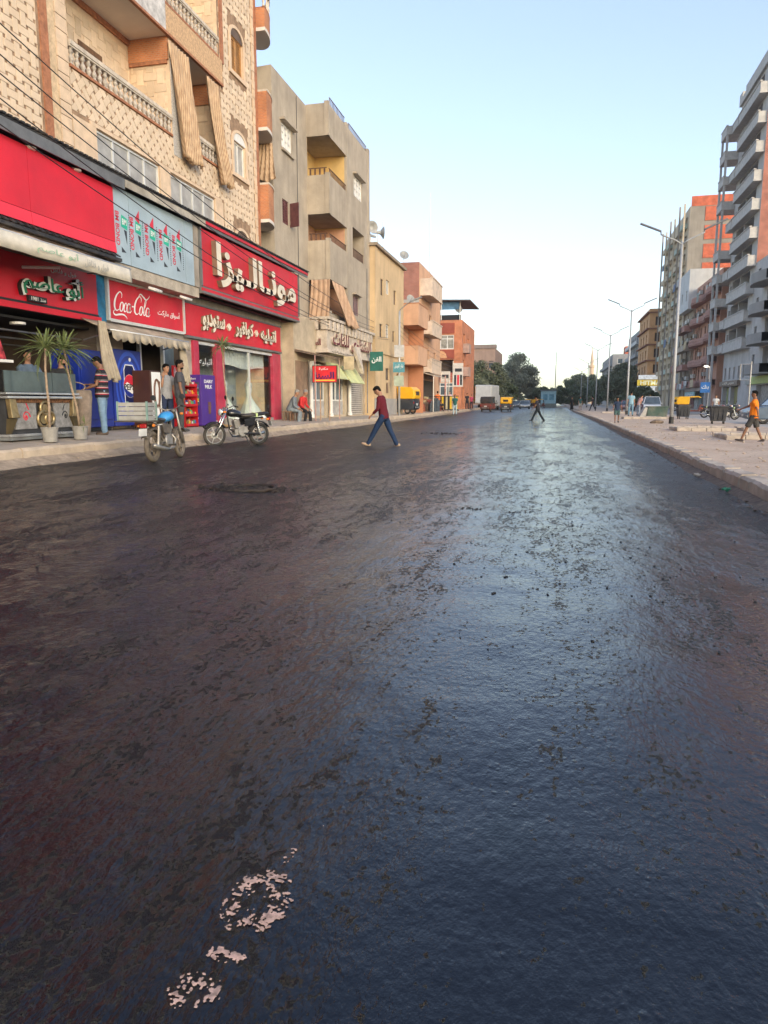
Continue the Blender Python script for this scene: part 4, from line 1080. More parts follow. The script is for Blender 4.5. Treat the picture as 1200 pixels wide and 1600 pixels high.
# balcony trays: side + front parapets with soffits
for (z0, z1, nm) in ((12.82, 14.15, 0), (9.55, 11.2, 1), (6.72, 8.42, 1), (4.4, 5.25, 0)):
    mb = MB(); mb.box(-10.32,-10.19,31.9,34.71,z0,z1); mb.box(-11.21,-10.321,31.9,32.03,z0,z1); mb.box(-11.79,-10.33,32.04,34.70,z0+.02,z0+.16); mb.box(-10.36,-10.16,31.87,32.08,z0+.0,z1+.08)
    mb.build('balcony_parapet', REND, bB)
    if nm:
        mb = MB()
        mb.tube([(-10.24,32.1,z1+.30),(-10.24,34.7,z1+.30)], .022, 6); mb.tube([(-11.15,31.96,z1+.30),(-10.3,31.96,z1+.30)], .022, 6)
        for k in range(13):
            y = 32.15+k*.2; mb.box(-10.25,-10.23,y,y+.09,z1+.02,z1+.27)
        for k in range(4): mb.box(-11.1+k*.22,-11.02+k*.22,31.95,31.97,z1+.02,z1+.27)
        mb.build('iron_rail', IRON, bB)
for (y0, y1) in ((32.3, 34.6), (35.3, 38.6)):
    mb = MB(); mb.tube([(-10.25,y0,14.50),(-10.25,y1,14.50)], .02, 6)
    y = y0
    while y < y1: mb.box(-10.26,-10.24,y,y+.05,14.2,14.48); y += .2
    mb.build('roof_rail', mat('dull_brown_rail', (.16,.12,.095), .9, .2, spec=.1), bB)
# openings
mb = MB(); B1.box(mb, 28.7, 30.25, 12.42, 12.5, .0, .22); B1.box(mb, 28.78, 30.12, 11.3, 11.39, .0, .1); mb.build('window_hood', REND, bB)
f = shutter(bB, B1, 28.85, 30.0, 11.4, 12.38, -.05, WHITE, 3, 3)
shutter(bB, B1, 28.8, 29.5, 8.5, 9.45, -.05, BRSH, 8, 2)
mb = MB(); mb.rbox((-10.98,29.62,8.97),(.45,.04,.95),Matrix.Rotation(R(-18),3,'Z')); mb.build('open_shutter', BRSH, bB)
mb = MB(); B2.box(mb, 35.85,37.6,12.38,12.46,0,.22); B2.box(mb, 35.6,36.9,6.58,6.66,0,.2); mb.build('window_hood', REND, bB)
shutter(bB, B2, 36.0, 37.45, 11.4, 12.35, -.05, WHITE, 3, 3)
shutter(bB, B2, 35.7, 36.75, 5.6, 6.55, -.05, mat('mauve_shutter', (.22,.14,.14), .6, .2), 9, 2)
mb = MB(); mb.tube([B2(35.8,8.85,-.05), B2(37.9,8.85,-.05)], .025, 6); 
for k in range(9): B2.box(mb, 35.8+.24*k, 35.92+.24*k, 8.45, 8.82, -.06, -.04)
mb.build('iron_rail', IRON, bB)
mb = MB(); mb.tube([(-11.17,30.6,14),(-11.17,30.5,4.3)], .012, 5); mb.build('wall_cable', BLACK, bB)
mb = MB(); mb.tube([(-10.17,38.4,8.3),(-10.17,38.4,.6)], .035, 6); mb.build('drain_pipe', mat('grey_pipe', (.22,.21,.2), .7, .2), bB)
CL2 = cloth_mat('brown_awning_cloth', (.50,.33,.22), (.42,.26,.17), 5)
c = curtain(None, Fr((-11.1,31.85,0),(1,0,0),(0,-1,0)), (.05,.95,6.7), (-.1,.9,4.75), .02, .12, CL2, 4, .04, seed=12); tag(c, 'flat brown cloth covering the camera side of the lowest balcony on the grey building', 'curtain')
c = curtain(None, B2, (32.1,33.9,6.68), (33.0,34.75,4.75), .05, .55, CL2, 6, .06, seed=13); tag(c, 'long brown curtain billowing from the front of the lowest balcony on the grey building', 'curtain')
c = curtain(None, Fr((-11.9,27.85,0),(1,0,0),(0,-1,0)), (.2,.75,11.2), (.1,1.0,9.75), .1, .35, CLOTH, 4, .05, seed=14); tag(c, 'tan curtain hanging below the middle round brick balcony', 'curtain')

# ground floor under the grey building
G0 = LX(-10.45)
STN = mat('beige_stone_pier', (.48,.39,.28), .85, .15, 2, bump=.3)
mb = MB(); gh = [(29.6, 31.9, .6, 3.0, .5), (32.5, 34.9, .6, 2.9, .5), (35.7, 38.7, .55, 2.75, .15)]
wall(mb, G0, 27.8, 39.0, .35, 4.7, gh, 0, mback=1); mb.quad((-10.45,27.8,.35),(-10.45,27.8,4.7),(-14,27.8,4.7),(-14,27.8,.35)); mb.quad((-10.45,27.8,4.7),(-10.45,39,4.7),(-13,39,4.7),(-13,27.8,4.7))
mb.build('shop_wall', [STN, DARK], bB)
for a, b in ((29.62,30.75),(30.78,31.88),(32.52,33.7),(33.73,34.88)):
    window(bB, G0, a, b, 1.25, 2.9, -.12, 1, WHITE, GLASS, .08, name='shop_window')
    mb = MB(); G0.box(mb, a, b, .6, 1.24, -.15, -.08); mb.build('stall_riser', mat('grey_marble_riser', (.42,.40,.38), .5, .25, 4), bB)
mb = MB()
for k in range(20): G0.box(mb, 35.72, 38.68, .56+k*.11, .56+k*.11+.085, -.10, -.06+.012*(k % 2)); 
mb.build('roller_shutter', mat('grey_roller_slats', (.44,.40,.36), .6, .15, 2, dirt=.3), bB)
for y in (29.45, 32.2, 35.35):
    mb = MB(); mb.lathe([(.13,0),(.13,.12),(.09,.16),(.09,2.2),(.13,2.3),(.14,2.4)], (-10.3,y,.55), 12); mb.build('column', WHITE, bB, smooth=True, auto=40)
# moulded signboard with arcade and red letters
PLAS = mat('white_moulded_plaster', (.56,.48,.40), .85, .2, 4, bump=.5, bscale=12, dirt=.5, dirtcol=(.30,.22,.16))
sg = thing('plaster_signboard', 'moulded white plaster signboard with a toothed cornice and dark red raised Arabic letters', 'sign', (-10, 33, 3.4), world_coords=True)
P1 = LX(-9.95); PS = FY(30.6)
mb = MB(); P1.box(mb, 30.6, 38.6, 3.55, 4.35, -.45, 0); mb.box(-11.15,-9.951,30.62,31.0,3.55,4.35); mb.build('board', PLAS, sg)
mb = MB(); P1.box(mb, 30.5, 38.7, 4.80, 4.92, -.45, .16); PS.box(mb, -11.15, -9.80, 4.81, 4.91, 0, .12); P1.box(mb, 30.5, 38.7, 3.38, 3.54, -.45, .10); PS.box(mb, -11.15,-9.86, 3.39, 3.53, 0, .08); mb.build('cornice', PLAS, sg)
for k in range(13):
    mb = MB(); P1.box(mb, 30.7+.6*k, 30.7+.6*k+.36, 4.36, 4.79, -.12, .12); mb.build('tooth', PLAS, sg, bevel=.03)
for k in range(3):
    mb = MB(); PS.box(mb, -11.05+.42*k, -10.75+.42*k, 4.36, 4.79, -.1, .1); mb.build('tooth', PLAS, sg, bevel=.03)
MAR = mat('dark_red_raised_letters', (.16,.03,.035), .5, .2)
letters('sign_lettering', arabic('الشناوى للأثاث'.replace('لأ','ل')), P1, 31.2, 37.9, 3.62, 4.36, .002, MAR, sg, .03, .10, side=PLAS)
letters('sign_lettering', arabic('المفروشات'), P1, 31.0, 34.5, 3.40, 3.52, .101, mat('grey_small_letters', (.25,.22,.20), .6, .1), sg, .01, .02)
letters('sign_lettering', arabic('الستائر'), PS, -11.0, -10.2, 3.62, 3.98, .002, MAR, sg, .03, .08, side=PLAS)
# plaster horn below the board
mb = MB(); mb.prism([(-9.94,34.4,3.9),(-9.94,35.5,3.95),(-9.6,35.0,2.6)], (.16,0,0)); mb.build('pointed_finial', PLAS, sg)
# lean-to roof
lt = thing('lean_to_roof', 'rusty corrugated lean-to roof on thin posts beside the bridal shop', 'canopy', (-10, 29.3, 3), world_coords=True)
mb = MB(); y = 27.9
while y < 31.4: mb.prism([(-10.9,y,3.42),(-9.55,y,3.14),(-9.55,y+.1,3.14),(-10.9,y+.1,3.42)], (0,0,.03)); y += .17
mb.prism([(-10.92,27.85,3.37),(-9.58,27.85,3.09),(-9.58,31.4,3.09),(-10.92,31.4,3.37)], (0,0,.02)); mb.build('sheet', mat('rusty_sheet', (.30,.22,.16), .8, .3, 5, dirt=.5, dirtcol=(.2,.1,.06)), lt)
for y in (27.95, 31.3):
    mb = MB(); mb.tube([(-9.6,y,.45),(-9.6,y,3.1)], .022, 6); mb.build('post', mat('pink_painted_post', (.45,.26,.22), .7, .2), lt)
mb = MB(); mb.box(-10.44,-10.42,27.95,29.4,.55,2.9); mb.build('shutter_door', mat('brown_roller_door', (.28,.19,.13), .7, .2, 3), bB)
# red street sign on posts
rs = thing('sign_on_posts', 'small red sign with dark blue Arabic letters standing on two rusty posts', 'sign', (-9.8, 28.9, .47), world_coords=True)
RSF = FY(28.9)
mb = MB(); RSF.box(mb, -10.02, -8.98, 2.05, 2.70, -.03, .03); mb.build('board', mat('red_board', (.66,.03,.04), .5, .1), rs)
mb = MB(); RSF.box(mb, -10.05, -8.95, 2.02, 2.049, -.04, .04); RSF.box(mb, -10.05, -8.95, 2.701, 2.73, -.04, .04); RSF.box(mb, -10.05,-10.021,2.05,2.70,-.04,.04); RSF.box(mb, -8.979,-8.95,2.05,2.70,-.04,.04); mb.build('frame', IRON, rs)
letters('sign_lettering', arabic('السنا'), RSF, -9.92, -9.08, 2.18, 2.46, .0305, mat('navy_letters', (.015,.02,.12), .5, .1), rs, .03, .004)
letters('sign_lettering', arabic('مكتبة'), RSF, -9.75, -9.35, 2.52, 2.65, .0305, INKW, rs, .01, .004)
mb = MB(); RSF.box(mb, -9.95, -9.05, 2.09, 2.14, .0305, .033); mb.build('yellow_strip', mat('yellow_ink', (.75,.55,.08), .5, .1), rs)
for x in (-9.72, -9.32):
    mb = MB(); mb.tube([(x,28.95,.44),(x,28.95,2.05 if x < -9.5 else 2.05)], .025, 6); mb.build('post', mat('pale_rusty_post', (.46,.30,.20), .8, .3), rs)
# tilted printed boards hung under the signboard
for i, (y0, y1, x0, zt, zb) in enumerate(((31.1, 32.9, -9.9, 2.98, 2.25), (33.4, 35.9, -9.9, 2.92, 2.12))):
    t_ = thing('tilted_board', ['tilted yellow green printed board hung beside the small red sign', 'tilted yellow green printed board hung in front of the roller shutter'][i], 'sign', (x0, (y0+y1)/2, zb), world_coords=True)
    mb = MB(); mb.prism([(x0-.3,y0,zt),(x0-.3,y1,zt),(x0+.25,y1,zb),(x0+.25,y0,zb)], (.03,0,.02)); mb.build('board', mat('lime_board', (.60,.62,.30), .5, .15, 1.5, dirt=.25, dirtcol=(.65,.4,.2)), t_)
    P_ = lambda a, b, k=.036: Vector((x0-.3+.55*b+k*.9, y0+(y1-y0)*a, zt+(zb-zt)*b+.02+k*.7))
    mb = MB(); mb.add([P_(.5+.28*math.cos(q*.5236)*(1+.25*math.sin(q*2.1)), .5+.24*math.sin(q*.5236), .012) for q in range(12)], [tuple(range(12))]); mb.build('printed_shape', mat('sky_blue_print', (.16,.50,.68), .5, .2), t_)
mb = MB(); mb.rbox((-9.7,33.2,3.05),(.5,.12,.62),Matrix.Rotation(R(10),3,'Z')); tag(mb.build('blank_board', mat('tan_plywood', (.46,.37,.24), .85, .2, 3), None, bevel=.01), 'blank tan board hanging under the moulded plaster signboard', 'sign')
gs = thing('projecting_sign', 'dark green projecting sign with white Arabic letters beside the cream building', 'sign', (-9.6, 37.6, 2.9), world_coords=True)
GF = FY(37.4); mb = MB(); GF.box(mb, -9.75, -9.05, 2.85, 3.85, -.05, .05); mb.build('board', mat('dark_green_board', (.03,.14,.11), .5, .15), gs)
letters('sign_lettering', arabic('الفن'), GF, -9.65, -9.12, 3.25, 3.6, .052, INKW, gs, .03, .004)
mb = MB(); mb.tube([(-10.3,37.4,3.7),(-9.74,37.4,3.7)], .02, 6); mb.build('bracket', STEEL, gs)

# ---------------------------------------------------------------- cream building with loudspeakers
CRB = mat('cream_yellow_render', (.58,.42,.25), .9, .10, .8, bump=.2, bscale=20, streak=.3)
bC = thing('cream_building', 'plain cream building with small brown windows and a thick roof edge', 'building', (-13, 42, .4), world_coords=True)
CF = LX(-9.9)
cw = [(40.35,41.0,7.2,8.1,.18),(41.7,42.55,7.45,8.25,.18),(43.7,44.35,7.1,7.95,.18),(40.1,40.75,4.85,5.6,.18),(41.65,42.5,4.95,5.75,.18),(43.4,44.0,4.85,5.5,.18),(41.6,42.5,2.5,3.2,.2)]
dw = [(44.6,46.0,.55,3.0,.4)]
mb = MB(); wall(mb, CF, 38.95, 46.6, .35, 9.6, cw+dw, 0, mback=1)
mb.quad((-9.9,38.95,.35),(-22,38.95,.35),(-22,38.95,9.6),(-9.9,38.95,9.6)); mb.quad((-9.9,46.6,.35),(-22,46.6,.35),(-22,46.6,9.6),(-9.9,46.6,9.6)); mb.quad((-9.9,38.95,9.55),(-9.9,46.6,9.55),(-22,46.6,9.55),(-22,38.95,9.55))
mb.build('wall', [CRB, DARK], bC)
mb = MB(); CF.box(mb, 38.8, 46.75, 9.58, 9.74, -6, .18); mb.build('roof_edge', mat('weathered_roof_edge', (.30,.24,.18), .9, .2, 3), bC)
mb = MB(); CF.box(mb, 38.93, 44.58, .35, 1.42, .0, .03); mb.build('grey_dado', mat('grey_paint_dado', (.36,.34,.32), .85, .1), bC)
mb = MB(); CF.box(mb, 38.93, 46.6, 3.95, 4.12, 0, .08); CF.box(mb, 38.94, 39.5, 1.43, 9.57, 0, .05); mb.build('string_course', CRB, bC)
for k, (a, b, c, d, dp) in enumerate(cw):
    window(bC, CF, a, b, c, d, -.1, 2, WHITE if k in (1, 4) else mat('dark_brown_frame', (.12,.075,.05), .6, .2), GLASS, .06)
mb = MB(); CF.box(mb, 44.62,45.98,.56,2.98,-.3,-.25); mb.build('door', mat('brown_metal_door', (.2,.13,.09), .6, .2), bC)
mb = MB(); mb.prism([CF(41.6,1.75,.03), CF(42.1,1.75,.03), CF(41.97,2.35,.03), CF(41.73,2.35,.03)], (.02,0,0)); mb.build('plaque', mat('brown_metal_door'), bC)
# loudspeakers
def horn(name, p, d, label):
    t_ = thing(name, label, 'loudspeaker', p)
    d = Vector(d).normalized(); q = d.to_track_quat('Z','Y').to_matrix()
    mb = MB(); prof = [(.06,-.35),(.075,-.2),(.07,-.05),(.10,.12),(.19,.25),(.33,.33),(.34,.34),(.30,.32),(.06,.1)]
    tmp = MB(); tmp.lathe(prof, n=20); tmp.v = [tuple(q @ Vector(v)+Vector((0,0,1.05))) for v in tmp.v]; tmp.build('horn', mat('grey_horn', (.42,.42,.41), .5, .2, dirt=.3), t_, smooth=True, auto=50)
    mb = MB(); mb.tube([(0,0,0),(0,0,.98)], .03, 8); mb.build('mast', STEEL, t_)
horn('loudspeaker', (-10.5,40.3,9.74), (.8,-.9,.1), 'grey horn loudspeaker facing the street on the cream building roof')
horn('loudspeaker', (-10.3,41.3,9.74), (1,.5,.0), 'grey horn loudspeaker turned away down the street on the cream building roof')
horn('loudspeaker', (-10.6,40.85,9.5), (-.6,-.7,.1), 'lower grey horn loudspeaker between two others on the cream building roof')
mb = MB(); mb.tube([(-10.4,43.2,9.7),(-10.45,43.2,11.8)], .03, 6); tag(mb.build('roof_pipe', STEEL), 'bare metal pipe standing on the cream building roof', 'pipe')

# ---------------------------------------------------------------- peach building with chunky balconies
PEA = mat('peach_render', (.58,.35,.225), .88, .10, .8, streak=.2)
PEAD = mat('deep_peach_render', (.46,.21,.115), .88, .10, .8)
bD = thing('peach_building', 'peach rendered building with solid angular balconies beyond the cream building', 'building', (-13, 52, .4), world_coords=True)
DF = LX(-10.6)
mb = MB(); dh = [(49.2,49.8,5.1,6.2,.2),(49.2,49.8,2.6,3.7,.2),(53.0,54.2,4.6,5.8,.2),(47.2,47.9,1.0,2.9,.2)]
wall(mb, DF, 46.6, 57.0, .35, 8.0, dh, 0, mback=1); mb.quad((-10.6,46.7,.35),(-20,46.7,.35),(-20,46.7,8.0),(-10.6,46.7,8.0)); mb.quad((-10.6,46.6,8),(-10.6,57,8),(-20,57,8),(-20,46.6,8)); mb.quad((-10.6,57,.35),(-20,57,.35),(-20,57,8),(-10.6,57,8)); mb.build('wall', [PEA, DARK], bD)
for (z0, z1) in ((6.35, 7.75), (3.75, 5.0)):
    mb = MB(); mb.box(-9.4,-9.25,48.4,52.0,z0,z1); mb.box(-10.62,-9.401,48.4,48.55,z0,z1); mb.box(-10.62,-9.401,51.85,52.0,z0,z1); mb.box(-10.6,-9.41,48.56,51.84,z0+.01,z0+.15); mb.build('balcony', PEA, bD)
    mb = MB(); mb.box(-10.63,-9.22,48.37,52.03,z1,z1+.06); mb.build('coping', PEAD, bD)
mb = MB(); mb.box(-10.58,-9.5,51.6,51.84,.4,6.35); mb.build('fin_wall', PEAD, bD)
for k, (a, b, c, d, dp) in enumerate(dh): window(bD, DF, a, b, c, d, -.12, 1, mat('dark_brown_frame'), mat('dark_pane', (.05,.04,.04), .3, .2), .07)
mb = MB(); mb.prism([(-10.55,46.8,1.9),(-9.6,46.8,1.6),(-9.6,48.3,1.6),(-10.55,48.3,1.9)], (0,0,.06)); mb.build('door_canopy', PEAD, bD)
# brick block behind
BRK = brickmat('red_brick_far', (.34,.13,.09), (.27,.10,.075), (.34,.25,.20), .26, .09, 'XY')
bE = thing('brick_building', 'unplastered red brick block rising behind the peach balconies', 'building', (-15, 62, .4), world_coords=True)
EF = LX(-10.9)
mb = MB(); mb.quad((-17,57.2,.4),(-10.9,57.2,.4),(-10.9,57.2,12.1),(-17,57.2,12.1)); mb.quad((-10.9,57.2,12.1),(-10.9,68,12.1),(-17,68,12.1),(-17,57.2,12.1)); mb.build('brick_wall', BRK, bE)
mb = MB(); eh = [(58.5,59.5,1.0,3.0,.3),(60.5,61.4,1.0,3.0,.3),(58.6,59.6,4.2,5.6,.3),(61,62,4.2,5.6,.3),(58.6,59.6,7.3,8.6,.3),(62,63,7.3,8.6,.3),(64.5,65.5,4.2,5.6,.3)]
wall(mb, EF, 57.2, 68, .4, 12.1, eh, 0, mback=1); mb.quad((-10.9,68,.4),(-17,68,.4),(-17,68,12.1),(-10.9,68,12.1)); mb.build('front_wall', [PEA, DARK], bE)
mb = MB(); mb.box(-15.5,-10.88,57.14,57.19,8.9,9.25); mb.box(-13.2,-12.9,57.12,57.19,6.5,8.9); mb.build('concrete_beam', CONC, bE)
mb = MB(); mb.box(-14.6,-13.6,57.15,57.19,6.9,8.8); mb.build('peach_patch', PEA, bE)
WBAL = mat('white_scalloped_balcony', (.60,.48,.38), .85, .15, 2)
for (z0, z1) in ((9.6,10.9),(6.6,7.6),(3.6,4.6)):
    mb = MB(); mb.box(-10.0,-9.88,57.6,62.5,z0,z1); mb.box(-10.9,-10.0,57.6,57.75,z0,z1); mb.box(-10.9,-10.01,57.76,62.4,z0+.01,z0+.14); mb.box(-10.05,-9.83,57.55,62.55,z1,z1+.08); mb.box(-10.02,-9.85,57.57,62.53,z0-.09,z0-.01); mb.build('balcony', WBAL, bE)
for (a,b,c,d,dp) in eh: window(bE, EF, a,b,c,d,-.15,2,mat('dark_brown_frame'),GLASS,.07)
def dish(name, p, d, r, label, parent=None):
    t_ = thing(name, label, 'satellite dish', p)
    q = Vector(d).normalized().to_track_quat('Z','Y').to_matrix()
    tmp = MB(); prof = [(.02,0)]+[(r*k/6, .32*r*(k/6)**2) for k in range(1,7)]+[(r*.97,.32*r*.98)]+[(r*k/6*.97, .32*r*(k/6)**2+.02) for k in range(5,0,-1)]
    tmp.lathe(prof, n=20); tmp.v = [tuple(q @ Vector(v)+Vector((0,0,r*.95+.2))) for v in tmp.v]; tmp.build('reflector', mat('grey_dish', (.28,.28,.27), .5, .15), t_, smooth=True, auto=60)
    a = q @ Vector((0,0,.95*r)); mb = MB(); mb.tube([(0,0,.25),tuple(a+Vector((0,0,r*.95+.2)))], .015, 5); mb.build('feed_arm', STEEL, t_)
    mb = MB(); mb.tube([(0,0,0),(0,0,r*.95+.2)], .03, 6); mb.build('mast', STEEL, t_)
dish('satellite_dish', (-12.2,57.5,12.1), (.5,-1,.5), .38, 'grey satellite dish on top of the red brick block')
dish('satellite_dish', (-10.2,50.2,7.8), (.8,-1,.4), .3, 'grey satellite dish on the upper angular peach balcony')
mb = MB(); mb.tube([(-10.9,62,12.1),(-10.9,62,18.5)], [.05,.02], 6); tag(mb.build('antenna_mast', STEEL), 'tall thin antenna mast standing behind the brick block', 'antenna')

# ---------------------------------------------------------------- orange brick corner building with roof shelter
ORB = brickmat('orange_brick', (.54,.21,.11), (.48,.18,.09), (.42,.2,.12), .5, .28, 'XY', .2)
DRB = mat('dark_red_render', (.30,.075,.05), .85, .12, 1.2)
bF = thing('orange_building', 'orange brick building with dark red panels and a sheet roofed rooftop shelter', 'building', (-13, 82, .3), world_coords=True)
FF = FY(78); FS = LX(-10.15)
fh = [(-13.9,-11.0,6.85,8.35,.3),(-13.9,-11.0,1.9,3.3,.3),(-13.8,-11.0,3.55,5.75,1.3),(-13.6,-11.2,.3,1.6,.4)]
mb = MB(); wall(mb, FF, -17.5, -10.15, .2, 9.9, fh, 0, mback=1)
sh = [(79.2,80.6,7.0,8.6,.8),(79.2,80.6,4.2,5.8,.8),(79.2,80.6,.4,2.8,.5),(83,84.5,7,8.4,.3),(83,84.5,4,5.4,.3)]
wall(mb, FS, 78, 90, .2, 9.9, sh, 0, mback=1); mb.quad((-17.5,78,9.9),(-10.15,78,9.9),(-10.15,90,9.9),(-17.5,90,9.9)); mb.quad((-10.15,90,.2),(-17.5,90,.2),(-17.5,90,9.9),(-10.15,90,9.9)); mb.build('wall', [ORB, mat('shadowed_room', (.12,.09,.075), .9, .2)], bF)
for (z0, z1) in ((8.5,9.6),(5.85,6.8),(1.45,1.85)):
    mb = MB(); FF.box(mb, -13.95,-10.95,z0,z1,.0,.06); mb.build('red_panel', DRB, bF)
mb = MB(); mb.add([FF(-12.45+.75*math.cos(q*math.pi/16)*(1 if q % 2 else .9), 5.9+.85*math.sin(q*math.pi/16)*(1 if q % 2 else .9), .064) for q in range(17)], [tuple(range(17))]); mb.build('sunburst', mat('peach_relief', (.60,.32,.17), .8, .1), bF)
window(bF, FF, -13.9,-11.0,6.85,8.35,-.08,4,WHITE,mat('curtained_pane', (.30,.28,.24), .4, .3, 3),.09,split=7.95)
window(bF, FF, -13.9,-11.0,1.9,3.3,-.08,4,WHITE,GLASS,.09,split=2.9)
mb = MB(); FF.box(mb, -13.8,-11.0,3.55,4.35,-.1,.02); mb.build('balcony_front', mat('red_floral_panel', (.42,.12,.09), .7, .4, 4), bF)
for (z0) in (6.5, 4.0):
    mb = MB(); mb.box(-10.14,-9.5,79,81,z0,z0+.12); mb.box(-9.6,-9.5,79,81,z0+.121,z0+1.0); mb.box(-10.14,-9.601,79,79.1,z0+.121,z0+1.0); mb.build('balcony', mat('grey_pink_balcony', (.40,.28,.24), .85, .2), bF)
# rooftop shelter
SHT = mat('weathered_roof_sheet', (.16,.14,.13), .7, .3, 3); BLUT = mat('blue_tarpaulin', (.10,.22,.36), .7, .3, 1.5)
mb = MB(); mb.prism([(-18,77.3,12.05),(-9.2,77.0,11.75),(-9.2,86,11.9),(-18,86,12.2)], (0,0,.10)); mb.build('shelter_roof', SHT, bF)
for x in (-17,-14.6,-12.4,-10.4):
    mb = MB(); mb.tube([(x,77.9,9.9),(x,77.9,11.85)], .05, 6); mb.build('shelter_post', STEEL, bF)
mb = MB(); FF.box(mb, -17.3,-13.6,11.0,11.9,-.06,-.03); mb.build('tarpaulin', mat('grey_tarpaulin', (.24,.30,.36), .7, .3, 1.5), bF)
mb = MB(); FF.box(mb, -13.58,-10.5,11.0,11.8,-.06,-.03); mb.build('tarpaulin', BLUT, bF)
mb = MB(); FF.box(mb, -17.3,-10.3,9.9,10.45,-.2,-.1); mb.build('roof_parapet', BLACK, bF)
dish('satellite_dish', (-10.6,78.3,10.4), (.3,-1,.4), .4, 'dark satellite dish at the corner of the rooftop shelter')

# ---------------------------------------------------------------- distant peach block behind the trees
bG = thing('distant_apartment_block', 'distant pale peach apartment block rising behind the dark roadside trees', 'building', (-16, 142, .2), world_coords=True)
GPE = mat('pale_peach_render', (.50,.33,.24), .9, .1, .6, streak=.2)
GF2 = FY(138); GS2 = LX(-11.6)
gh = [(-16.2+1.7*i, -15.3+1.7*i, 1.5+3*k, 2.9+3*k, .3) for i in range(3) for k in range(3)]
mb = MB(); wall(mb, GF2, -24, -11.6, .1, 11.2, gh, 0, mback=1); wall(mb, GS2, 138, 156, .1, 11.2, [(140+4*i,141.4+4*i,1.5+3*k,2.9+3*k,.3) for i in range(4) for k in range(3)], 0, mback=1); mb.quad((-24,138,11.2),(-11.6,138,11.2),(-11.6,156,11.2),(-24,156,11.2)); mb.build('wall', [GPE, DARK], bG)
mb = MB(); GF2.box(mb, -24.2,-11.4,11.2,11.9,-1,.2); GF2.box(mb, -24.2,-11.4,8.5,8.75,-.1,.15); mb.build('cornice', mat('grey_peach_trim', (.36,.27,.22), .9, .15), bG)
for (a,b,c,d,dp) in gh: window(bG, GF2, a,b,c,d,-.15,1,mat('dark_brown_frame'),GLASS,.1)
for k in range(3):
    mb = MB(); mb.box(-11.6,-10.8,139.5,143.5,1.0+3*k,1.12+3*k); mb.box(-10.9,-10.8,139.5,143.5,1.12+3*k,2.0+3*k); mb.box(-11.6,-10.9,139.5,139.6,1.12+3*k,2.0+3*k); mb.build('balcony', GPE, bG)
# ---------------------------------------------------------------- right row of buildings
RXP = 20.6
RF = RX(RXP)
GRC = mat('light_grey_render', (.50,.48,.455), .9, .10, .5, streak=.25)
GRD = mat('mid_grey_render', (.30,.29,.275), .9, .12, .5)
def rblock(mb, fr, x, y0, y1, z1, depth, holes, mi=0, mb_=1, near=True):
    wall(mb, fr, y0, y1, .1, z1, holes, mi, mback=mb_)
    if near: mb.quad((x,y0,.1),(x+depth,y0,.1),(x+depth,y0,z1),(x,y0,z1), mi)
    mb.quad((x,y1,.1),(x+depth,y1,.1),(x+depth,y1,z1),(x,y1,z1), mi); mb.quad((x,y0,z1),(x+depth,y0,z1),(x+depth,y1,z1),(x,y1,z1), mi)
# unfinished grey tower
tw = thing('unfinished_tower', 'tall unfinished grey apartment tower with stacked balconies and empty window holes', 'building', (26, 99, .2), world_coords=True)
NF = 10; FH = 2.93; Z0 = 7.35
th = []
for k in range(NF):
    z = Z0+FH*k
    th += [(90.3,94.6,z+1.0,z+2.6,2.2),(94.9,98.6,z+1.0,z+2.6,2.2),(98.9,99.8,z+.95,z+2.2,.5)]
th += [(89.5+2.3*i,90.3+2.3*i,3.95,5.4,.4) for i in range(5)]
th += [(92,95.5,.2,3.1,1.0),(96.5,99.9,.2,3.1,1.0)]
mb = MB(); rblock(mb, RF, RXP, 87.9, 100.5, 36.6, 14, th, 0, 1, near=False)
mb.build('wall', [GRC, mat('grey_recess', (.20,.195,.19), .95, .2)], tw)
mb = MB(); mb.quad((RXP,87.9,.1),(RXP+14,87.9,.1),(RXP+14,87.9,36.6),(RXP,87.9,36.6)); mb.build('side_wall', brickmat('tower_brick', (.40,.12,.07), (.33,.10,.06), (.4,.35,.3), .25, .1, 'Y'), tw)
BALG = mat('cast_grey_balcony', (.50,.475,.44), .9, .12, 2.5, bump=.8, bscale=4)
